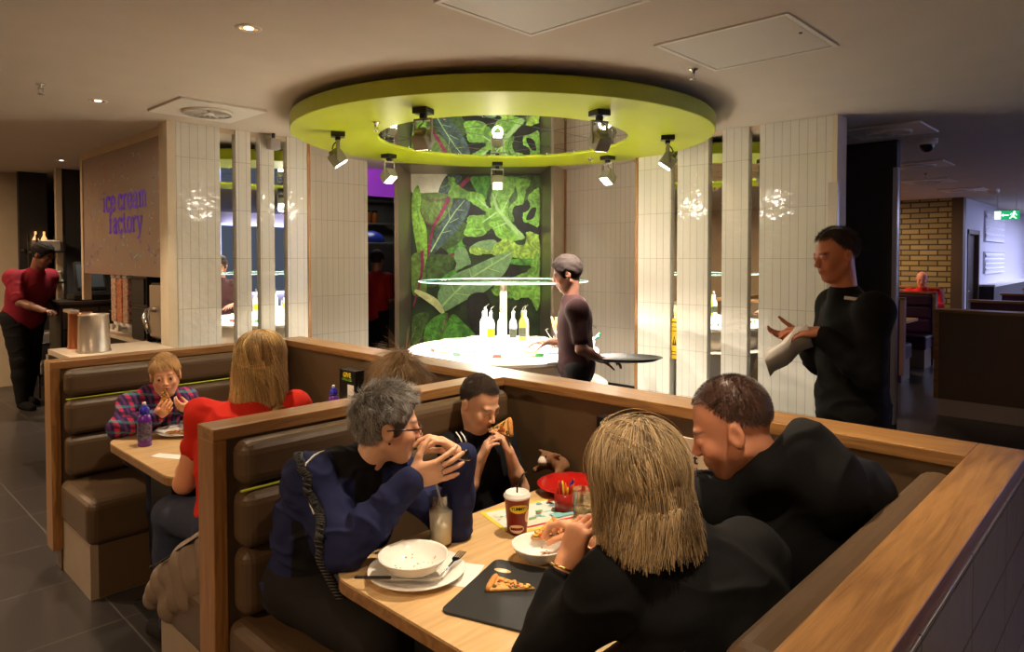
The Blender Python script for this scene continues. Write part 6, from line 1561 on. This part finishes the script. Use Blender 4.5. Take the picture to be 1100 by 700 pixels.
hL = hand_prims(J['wrL'], nrm(-SR*.75+UZ*.3-SF*.3), nrm(SF*.5+UZ*.2+SR*.1), -1, curl=((.4,.5,.3),(.45,.5,.3),(.5,.5,.3),(.5,.5,.3)), s=.66, thumb=(.8,.4,.3))
t, R, o, B, fr = person('child in a purple, pink and turquoise plaid shirt eating pizza with both hands', (1.3,3.92,.49), J, (1.302,3.69,1.040), hd(.42,-.88,-.10), hup=(-.08,0,1), hs=.85, vox=.0045, g=.74, w=.95,
    skin=(222,166,130), brow=(140,105,70), hands=[hR, hL], eyes=((70,60,50),(0,1,-.02)), lids=2, lips=(180,90,80),
    clothes=[dict(name='trousers', reg=['pelvis','thL','thR','caL','caR'], d=.01, col=(28,30,44), amp=.003), dict(name='shoes', reg=['foL','foR'], d=.012, col=(60,30,50), amp=.0),
             dict(name='plaid_shirt', reg=['torso','uaL','uaR',('faL',.93),('faR',.93)], d=.017, col=plaid, amp=.010, seed=7, extra=[cap(V3((1.25,3.80,.945)),V3((1.35,3.75,.945)),.038,.038,k=.03)])])
shell_mesh('hair_base', t, hair_shell(o, R, .85, .006), (160,120,74), amp=.001)
V, F, C = grow(o, R, .85, 2600, .085, seed=41, grav=.05, lift=.0, wild=.07, width=.0011, col=(150,112,68), col2=(214,172,116), maxk=1.04, hl=.66, back=-.62, steps=8, rad=(.083,.103,.098), crown=(0,.9,.45), keep=lambda d: d[:, 1] < .6); hair_mesh('hair', t, V, F, C)
V, F, C = grow(o, R, .85, 1300, .062, seed=42, grav=.45, lift=.02, wild=.09, width=.0011, col=(160,120,72), col2=(220,180,124), maxk=1.05, hl=.52, back=-.62, steps=7, rad=(.085,.106,.098), crown=(.55,.2,.8), keep=lambda d: (d[:, 1] > .30) & (d[:, 2] > .48)); hair_mesh('fringe', t, V, F, C)
mo = o+R@(V3((.004,.108,-.066))*.85)
pizza('pizza_slice', 'pizza slice held up at the mouth of the child in plaid', tuple(mo+UZ*.012), tuple(mo-UZ*.062+SR*.012-SF*.02), .070, 0, face=tuple(-SF+UZ*.3))

# --- blonde woman in red
J = dict(pel=(1.20,2.60,.62), che=(1.22,2.63,.86), nb=(1.275,2.665,1.055), shL=(1.125,2.775,1.0), shR=(1.43,2.625,1.01), elL=(1.055,2.86,.79), elR=(1.50,2.85,.80), wrL=(1.18,3.04,.80), wrR=(1.42,3.07,.79), hipf=(-.1,1,0))
J.update(legs(J['pel'], (-.1,1,0), z=.57))
J['elL'] = (1.065,2.83,.74); J['wrL'] = (1.16,3.03,.795)
hL = hand_prims(J['wrL'], nrm(V3((.5,.85,.0))), nrm(V3((.1,0,-1))), -1, s=.93); hR = hand_prims(J['wrR'], nrm(V3((-.4,.9,.0))), nrm(V3((0,0,-1))), 1, s=.93)
def redc(v):
    C = np.tile(np.array(lin((206,40,24)), 'f'), (len(v), 1)); return C*(1+.05*wav(v, 3, 12)[:, None])
t, R, o, B, fr = person('woman with long blonde hair and a red t-shirt, back to the camera', (1.2,2.6,.49), J, (1.328,2.685,1.212), hd(.42,.90,-.05), hs=1.0, vox=.0055, female=True, w=1.0,
    skin=(214,150,112), brow=(150,110,70), hands=[hL, hR],
    clothes=[dict(name='jeans', reg=['pelvis','thL','thR','caL','caR'], d=.01, col=(52,58,78), amp=.004), dict(name='shoes', reg=['foL','foR'], d=.012, col=(28,26,26), amp=.0),
             dict(name='red_t_shirt', reg=['torso',('uaL',.42),('uaR',.42)], d=.016, col=redc, amp=.011, seed=14)])
shell_mesh('hair_base', t, hair_shell(o, R, 1., .012), (150,110,60), amp=.002)
for k in range(2):
    V, F, C = grow(o, R, 1., 9000 if k == 0 else 1400, .38, lenvar=.28, seed=51+k, grav=1.1, lift=.0+.04*k, wild=.09+.05*k, width=.0011, col=(150,106,52), col2=(240,206,140), hl=.55, back=-.70, steps=17, rad=(.089+.004*k,.108+.004*k,.102), crown=(.0,-.0,1.0), maxk=1.02, maxw=1.04, coll=[((0,-.03,-.10),(.080,.100,.12)),((0,.0,-.27),(.20,.115,.12))], vary=.45, clump=.9, lenf=lambda d: (.62+.34*np.clip(d[:, 2]+.2, 0, 1))*np.random.default_rng(4).uniform(.8, 1.05, len(d))); hair_mesh('hair', t, V, F, C)

# --- child behind the partition: only the top of the hair shows
J = dict(pel=(1.99,2.60,.60), che=(1.99,2.60,.78), nb=(1.985,2.60,.935), shL=(1.88,2.66,.90), shR=(2.09,2.58,.90), elL=(1.86,2.82,.80), elR=(2.10,2.78,.80), wrL=(1.93,2.99,.79), wrR=(2.05,2.98,.79), hipf=(0,1,0))
J.update(legs(J['pel'], (0,1,0), g=.78, z=.56))
hL = hand_prims(J['wrL'], nrm(V3((.2,.9,.0))), nrm(V3((.1,0,-1))), -1, s=.68); hR = hand_prims(J['wrR'], nrm(V3((-.3,.9,.0))), nrm(V3((0,0,-1))), 1, s=.68)
t, R, o, B, fr = person('child of whom only light brown hair shows above the partition behind the grey haired woman', (1.99,2.6,.49), J, (1.975,2.61,1.075), hd(.2,.9,-.25), hs=.9, vox=.007, g=.75, skin=(214,160,125), hands=[hL, hR],
    clothes=[dict(name='trousers', reg=['pelvis','thL','thR','caL','caR'], d=.01, col=(40,44,60), amp=.003), dict(name='shoes', reg=['foL','foR'], d=.012, col=(40,30,30), amp=.0), dict(name='dark_top', reg=['torso','uaL','uaR','faL','faR'], d=.014, col=(60,40,46), amp=.004)])
shell_mesh('hair_base', t, hair_shell(o, R, .9, .010), (120,90,56), amp=.002)
V, F, C = grow(o, R, .9, 2400, .16, seed=61, grav=.35, lift=.10, wild=.22, width=.0013, col=(120,92,60), col2=(190,156,110), hl=.50, back=-.62, steps=10, rad=(.087,.108,.102), crown=(0,.5,.86)); hair_mesh('hair', t, V, F, C)

# --- waiter in black walking left with papers
gp = (3.35,1.03)
J = dict(pel=(3.36,1.00,.95), che=(3.36,1.01,1.26), nb=(3.36,1.03,1.46), shL=(3.33,.93,1.43), shR=(3.28,1.24,1.43), elL=(3.47,.90,1.16), elR=(3.25,1.17,1.17), wrL=(3.30,1.05,1.10), wrR=(3.12,1.20,1.325))
def stand(pel, f, g=1., step=.0, spread=.09, lean=0):
    f = nrm(f); sd = nrm(np.cross(f, UZ)); pel = V3(pel); out = {}
    for S, q in (('R', 1), ('L', -1)):
        k = pel+sd*spread*q*g+f*(step*.5*q+.03); k[2] = .50*g; a = pel+sd*spread*q*g+f*step*q; a[2] = .085*g; out['kn'+S] = tuple(k); out['an'+S] = tuple(a)
    return out
fwd_w = V3((-.69,.72,0)); sdw = V3((.72,.69,0))
c0 = V3((3.36,1.03,0))
J = dict(pel=c0+UZ*.95, che=c0+fwd_w*.01+UZ*1.24, nb=c0+fwd_w*.04+UZ*1.455, shR=c0+sdw*.185+UZ*1.41, shL=c0-sdw*.185+UZ*1.41, elR=c0+sdw*.22+fwd_w*.06+UZ*1.13, elL=c0-sdw*.22+fwd_w*.03+UZ*1.13, wrR=c0+sdw*.10+fwd_w*.19+UZ*1.28, wrL=c0-sdw*.13+fwd_w*.22+UZ*1.315, hipf=fwd_w)
J = {k: tuple(v) for k, v in J.items()}; J.update(stand(J['pel'], fwd_w, step=.16))
hL = hand_prims(J['wrL'], nrm(fwd_w+UZ*.05), nrm(-UZ+sdw*.4), -1, s=1.0, curl=(.25,.5,.3)); hR = hand_prims(J['wrR'], nrm(fwd_w*1.-UZ*.1), nrm(UZ*.8-sdw*.4), 1, s=1.0, curl=(.2,.4,.3))
t, R, o, B, fr = person('waiter in black shirt and trousers walking with pale papers in his hand', (c0[0],c0[1],0), J, tuple(c0+fwd_w*.085+UZ*1.655), nrm(fwd_w-SF*.15-UZ*.22), hs=1.0, vox=.007, skin=(186,120,88), brow=(50,36,30), scalp=((40,29,25),.93,.54), hands=[hL, hR],
    clothes=[dict(name='trousers', reg=['pelvis','thL','thR','caL','caR'], d=.014, col=(13,12,13), amp=.006), dict(name='shoes', reg=['foL','foR'], d=.012, col=(12,12,12), amp=.0), dict(name='black_shirt', reg=['torso','uaL','uaR',('faL',.8),('faR',.8)], d=.024, col=(11,10,11), amp=.011, seed=8)])
WT = t
V, F, C = grow(o, R, 1., 3200, .02, seed=66, grav=.05, lift=.6, wild=.3, width=.001, col=(34,26,22), col2=(66,50,42), hl=.52, back=-.55, steps=4, rad=(.080,.100,.094)); hair_mesh('hair', t, V, F, C)
BS_ = [c for c in t.children if c.name.startswith('black_shirt')][0]
bp_ = snap(BS_, [(3.19,.99,1.475)], .006)[0]
MB().box(-.045,-.003,-.007,.045,.003,.007, M=Matrix.Translation(bp_) @ Matrix.Rotation(math.atan2(-.724,.69), 4, 'Z') @ Matrix.Rotation(.12, 4, 'Y')).build('name_badge', M['paper'], parent=t)
pc = V3(J['wrL'])+fwd_w*.13-UZ*.07
t = thing('paper_sheets', 'pale paper sheets carried by the waiter in black', 'papers', tuple(pc))
for k in range(3):
    Mq = Matrix.Translation(tuple(pc+fwd_w*.01*k-UZ*.008*k)) @ Matrix.Rotation(math.atan2(fwd_w[1], fwd_w[0])+.12*k, 4, 'Z') @ Matrix.Rotation(.55+.1*k, 4, 'Y') @ Matrix.Rotation(1.0, 4, 'X')
    g = MB()
    for i in range(7):
        for j in range(2): g.v.append(tuple(Mq @ Vector((-.11+.036*i, -.08+.15*j, .012*math.sin(i*1.1+k)))))
    for i in range(6): g.f.append((2*i,2*i+2,2*i+3,2*i+1)); g.mi.append(0); g.sm.append(True)
    o_ = g.build('sheet', M['paper'], parent=t); sm = o_.modifiers.new('thickness', 'SOLIDIFY'); sm.thickness = .0012

# --- person in dark maroon by the salad counter
c0 = V3((4.45,2.62,0)); fw_ = hd(-.95,.1); sd_ = nrm(np.cross(fw_, UZ))
c0 = V3((3.64,2.86,0))
J = dict(pel=c0+UZ*.90, che=c0+fw_*.02+UZ*1.15, nb=c0+fw_*.04+UZ*1.34, shR=c0+sd_*.16+UZ*1.30, shL=c0-sd_*.16+UZ*1.30, elR=c0+sd_*.18+fw_*.0+UZ*1.04, elL=c0-sd_*.20-fw_*.03+UZ*1.05, wrR=c0+sd_*.14+fw_*.20+UZ*1.05, wrL=c0-sd_*.12-fw_*.16+UZ*.97, hipf=fw_)
J = {k: tuple(v) for k, v in J.items()}; J.update(stand(J['pel'], fw_, g=.93, step=.10))
hL = hand_prims(J['wrL'], nrm(-fw_*.8+UZ*.0), nrm(-UZ), -1, s=.9, curl=(.4,.6,.4)); hR = hand_prims(J['wrR'], nrm(fw_), nrm(-UZ), 1, s=.9)
t, R, o, B, fr = person('slim person in dark maroon passing behind the booth at the salad counter', (c0[0],c0[1],0), J, tuple(c0+fw_*.07+UZ*1.53), nrm(fw_-UZ*.3), hs=.97, vox=.008, g=.92, w=.9, skin=(104,70,56), brow=(30,24,20), hands=[hL, hR],
    clothes=[dict(name='trousers', reg=['pelvis','thL','thR','caL','caR'], d=.012, col=(14,12,13), amp=.005), dict(name='shoes', reg=['foL','foR'], d=.012, col=(12,12,12), amp=.0), dict(name='maroon_shirt', reg=['torso',('uaL',.75),('uaR',.75)], d=.020, col=(34,9,11), amp=.006, seed=9)])
shell_mesh('hair_base', t, hair_shell(o, R, .97, .012), (30,22,20), vox=.006, amp=.002)
tc_ = V3(J['wrL'])-fw_*.16-UZ*.0
t = thing('serving_tray', 'black oval serving tray carried by the person in maroon', 'tray', tuple(tc_))
MB().lathe([(0,0),(.15,0),(.19,.022),(.186,.024),(.148,.005),(0,.005)], (0,0,0), 36, M=Matrix.Translation(tuple(tc_)) @ Matrix.Rotation(math.atan2(fw_[1], fw_[0]), 4, 'Z') @ Matrix.Diagonal((1.25,.8,1,1))).build('tray_dish', M['black_soft'], parent=t)

# --- member of staff in maroon bending at the far left
c0 = V3((1.72,9.02,0)); fw_ = hd(.93,-.35); sd_ = nrm(np.cross(fw_, UZ))
J = dict(pel=c0+UZ*.98, che=c0+fw_*.10+UZ*1.27, nb=c0+fw_*.22+UZ*1.47, shR=c0+fw_*.14+sd_*.2+UZ*1.42, shL=c0+fw_*.16-sd_*.19+UZ*1.42, elR=c0+fw_*.30+sd_*.22+UZ*1.16, elL=c0+fw_*.0-sd_*.26+UZ*1.14, wrR=c0+fw_*.55+sd_*.15+UZ*1.08, wrL=c0+fw_*.18-sd_*.2+UZ*1.05, hipf=fw_)
J = {k: tuple(v) for k, v in J.items()}; J.update(stand(J['pel'], fw_, g=1.03, step=.12, spread=.10))
hL = hand_prims(J['wrL'], nrm(fw_), nrm(-UZ), -1, s=1.); hR = hand_prims(J['wrR'], nrm(fw_), nrm(-UZ), 1, s=1., curl=(.4,.6,.4))
t, R, o, B, fr = person('dark haired man in maroon shirt and black trousers leaning towards the pots, far left', (c0[0],c0[1],0), J, tuple(c0+fw_*.33+UZ*1.66), nrm(fw_+SF*.35-UZ*.45), hs=1.05, vox=.009, g=1.12, w=1.08, skin=(110,72,54), brow=(24,20,18), hands=[hL, hR],
    clothes=[dict(name='trousers', reg=['pelvis','thL','thR','caL','caR'], d=.02, col=(15,14,15), amp=.006), dict(name='shoes', reg=['foL','foR'], d=.012, col=(12,12,12), amp=.0), dict(name='maroon_shirt', reg=['torso',('uaL',.8),('uaR',.8)], d=.024, col=(112,22,38), amp=.008, seed=9)])
shell_mesh('hair_base', t, hair_shell(o, R, 1.05, .014), (22,18,18), vox=.007, amp=.003)

# --- kitchen staff in red
c0 = V3((5.16,7.34,0)); fw_ = hd(.3,.9); sd_ = nrm(np.cross(fw_, UZ))
J = dict(pel=c0+UZ*.93, che=c0+UZ*1.2, nb=c0+fw_*.02+UZ*1.40, shR=c0+sd_*.18+UZ*1.36, shL=c0-sd_*.18+UZ*1.36, elR=c0+sd_*.22+UZ*1.09, elL=c0-sd_*.22+UZ*1.09, wrR=c0+sd_*.15+fw_*.2+UZ*1.02, wrL=c0-sd_*.15+fw_*.2+UZ*1.02, hipf=fw_)
J = {k: tuple(v) for k, v in J.items()}; J.update(stand(J['pel'], fw_, g=.97))
hL = hand_prims(J['wrL'], fw_, -UZ, -1, s=.95); hR = hand_prims(J['wrR'], fw_, -UZ, 1, s=.95)
t, R, o, B, fr = person('kitchen worker in a red shirt seen through the narrow gap', (c0[0],c0[1],0), J, tuple(c0+fw_*.05+UZ*1.60), nrm(fw_-UZ*.2), hs=1., vox=.009, g=.98, skin=(150,100,76), hands=[hL, hR],
    clothes=[dict(name='trousers', reg=['pelvis','thL','thR','caL','caR'], d=.012, col=(14,13,14), amp=.005), dict(name='shoes', reg=['foL','foR'], d=.012, col=(12,12,12), amp=.0), dict(name='red_shirt', reg=['torso',('uaL',.8),('uaR',.8)], d=.020, col=(150,28,24), amp=.006, seed=9)])
shell_mesh('hair_base', t, hair_shell(o, R, 1., .012), (40,28,24), vox=.007, amp=.002)

# --- bald man in red far right
c0 = V3((13.62,3.05,0)); fw_ = V3((-1,-.15,0)); fw_ = nrm(fw_); sd_ = nrm(np.cross(fw_, UZ))
J = dict(pel=c0+UZ*.60, che=c0+fw_*.02+UZ*.86, nb=c0+fw_*.08+UZ*1.06, shR=c0+sd_*.21+fw_*.03+UZ*1.0, shL=c0-sd_*.21+fw_*.03+UZ*1.0, elR=c0+sd_*.27+fw_*.22+UZ*.80, elL=c0-sd_*.27+fw_*.22+UZ*.80, wrR=c0+sd_*.12+fw_*.42+UZ*.80, wrL=c0-sd_*.12+fw_*.42+UZ*.80, hipf=fw_)
J = {k: tuple(v) for k, v in J.items()}; J.update(legs(J['pel'], fw_, z=.57))
hL = hand_prims(J['wrL'], fw_, -UZ, -1, s=1.); hR = hand_prims(J['wrR'], fw_, -UZ, 1, s=1.)
t, R, o, B, fr = person('bald man in a red jumper sitting before the brick wall', (c0[0],c0[1],.49), J, tuple(c0+fw_*.12+UZ*1.245), nrm(fw_-UZ*.25), hs=1.12, vox=.009, g=1.1, w=1.15, skin=(206,140,120), hands=[hL, hR], eyes=((50,40,40),(0,1,-.2)),
    clothes=[dict(name='trousers', reg=['pelvis','thL','thR','caL','caR'], d=.012, col=(24,24,34), amp=.005), dict(name='shoes', reg=['foL','foR'], d=.012, col=(12,12,12), amp=.0), dict(name='red_jumper', reg=['torso','uaL','uaR','faL','faR'], d=.022, col=(190,24,36), amp=.006, seed=9)])

# --- jacket lying on the bench end
jb_ = [cap((1.03,2.42,.66), (1.0,2.56,.53), .05, .07, k=.04), cap((1.0,2.56,.53), (.985,2.72,.42), .07, .075, k=.04), cap((.985,2.72,.42), (.965,2.86,.31), .06, .05, k=.03), cap((.985,2.50,.50), (.96,2.66,.34), .06, .05, k=.04), cap((1.02,2.40,.60), (.97,2.50,.42), .06, .05, k=.04), cap((1.05,2.40,.50),(1.06,2.7,.47),.07,.06,k=.05)]
v, f = surf(*sdf_grid(jb_, .006)); n = vnormals(v, f); q_ = v@V3((.1,.75,-.65)); v = v+n*(np.abs(np.sin(q_*34+wav(v, 3, 9)*1.6))*.013-.006)[:, None]; v = folds(v, n, .008, 77, 1.4)
t = thing('puffy_jacket', 'grey beige padded jacket hanging over the end of the bench', 'jacket', (1.0,2.6,.35))
np_mesh('fabric', v, f, attr_mat('jacket_fabric', .55, bump=.2, bscale=150), t, np.tile(np.array(lin((122,104,88)),'f'), (len(v),1)))
MB().tube([(.97,2.45,.66),(.945,2.58,.58),(.925,2.68,.515),(.915,2.76,.475)], .010, 8, flat=.4).build('strap', M['black_soft'], parent=t)
# ------------------------------------------------------------------ lights
def area(name, loc, size, power, col=(255,225,190), rot=(0,0,0), shape='DISK', sy=None, spread=None):
    l = bpy.data.lights.new(name, 'AREA'); l.energy = power; l.color = lin(col); l.shape = shape; l.size = size
    if sy: l.size_y = sy
    if spread: l.spread = spread
    o = bpy.data.objects.new(name, l); COL.objects.link(o); o.location = loc; o.rotation_euler = rot
    return o
def spot(name, loc, target, power, angle=60, blend=.5, col=(255,232,200), rad=.04):
    l = bpy.data.lights.new(name, 'SPOT'); l.energy = power; l.color = lin(col); l.spot_size = math.radians(angle); l.spot_blend = blend; l.shadow_soft_size = rad
    o = bpy.data.objects.new(name, l); COL.objects.link(o); o.location = loc
    d = Vector(target)-Vector(loc); o.rotation_euler = d.to_track_quat('-Z', 'Y').to_euler()
    return o
ctr = Vector((DC.x, DC.y, .95))
for i, p in enumerate(SPOTS):
    spot('counter_spot', p, ctr + (Vector((p.x, p.y, 0))-Vector((DC.x, DC.y, 0)))*.12, 620, 72, .7, (255,240,220), .035)
for p in SPOTS: spot('spotlight_spill', p, ctr+Vector((0,0,-.3)), 32, 165, 1., (255,240,220), .05)  # added wide fill at each spotlight, brightening the niche walls
for x, y, l in DL:
    spot('downlight_beam', (x, y, 2.67), (x+(.12 if y < 2 else .0), y, 0), (200 if y > 1 else 85) if y < 2 else (120 if y < 6 else 150), 84, .7, (255,232,200), .03)
for (x, y) in ((-1.5,1.5),(-1.5,6),(-1.5,9.5),(.3,8.5),(8.5,5.),(12.9,4.2),(-1.5,-2.5)):
    area('downlight_glow', (x, y, 2.65), .25, 55, (255,215,170))  # added ambient fill under the ceiling, no fittings there
# daylight from the windows on the right hand side
area('daylight', (13.5, -4.85, 1.6), 9, 2200, (150,165,235), rot=(-PI/2, 0, 0), shape='RECTANGLE', sy=1.6)
area('daylight_end', (19., .0, 2.62), 5, 420, (190,195,240), rot=(0, 0, 0), shape='RECTANGLE', sy=3)  # added fill below the ceiling, brightening the far white wall
mural_l = [spot('mural_wash', tuple(mw(q, 2.62, .85)), tuple(mw(q*.8, 1.3, 0)), 42, 115, 1., (255,244,232), .1) for q in (-.4, .4)]  # added spots without fixtures, brightening the mural
area('daylight_near', (8.2, -4.85, 1.6), 2.2, 160, (150,160,240), rot=(-PI/2, 0, 0), shape='RECTANGLE', sy=1.8)
area('kitchen_light', (5.6, 7.9, 2.6), .6, 10, (235,235,230))
w = bpy.data.worlds.new('world'); sc.world = w; w.use_nodes = True
w.node_tree.nodes['Background'].inputs['Color'].default_value = (.42,.48,.68,1); w.node_tree.nodes['Background'].inputs['Strength'].default_value = .22
sc.view_settings.view_transform = 'Standard'; sc.view_settings.look = 'None'; sc.view_settings.exposure = 0; sc.view_settings.gamma = 1
sc.view_settings.use_curve_mapping = False
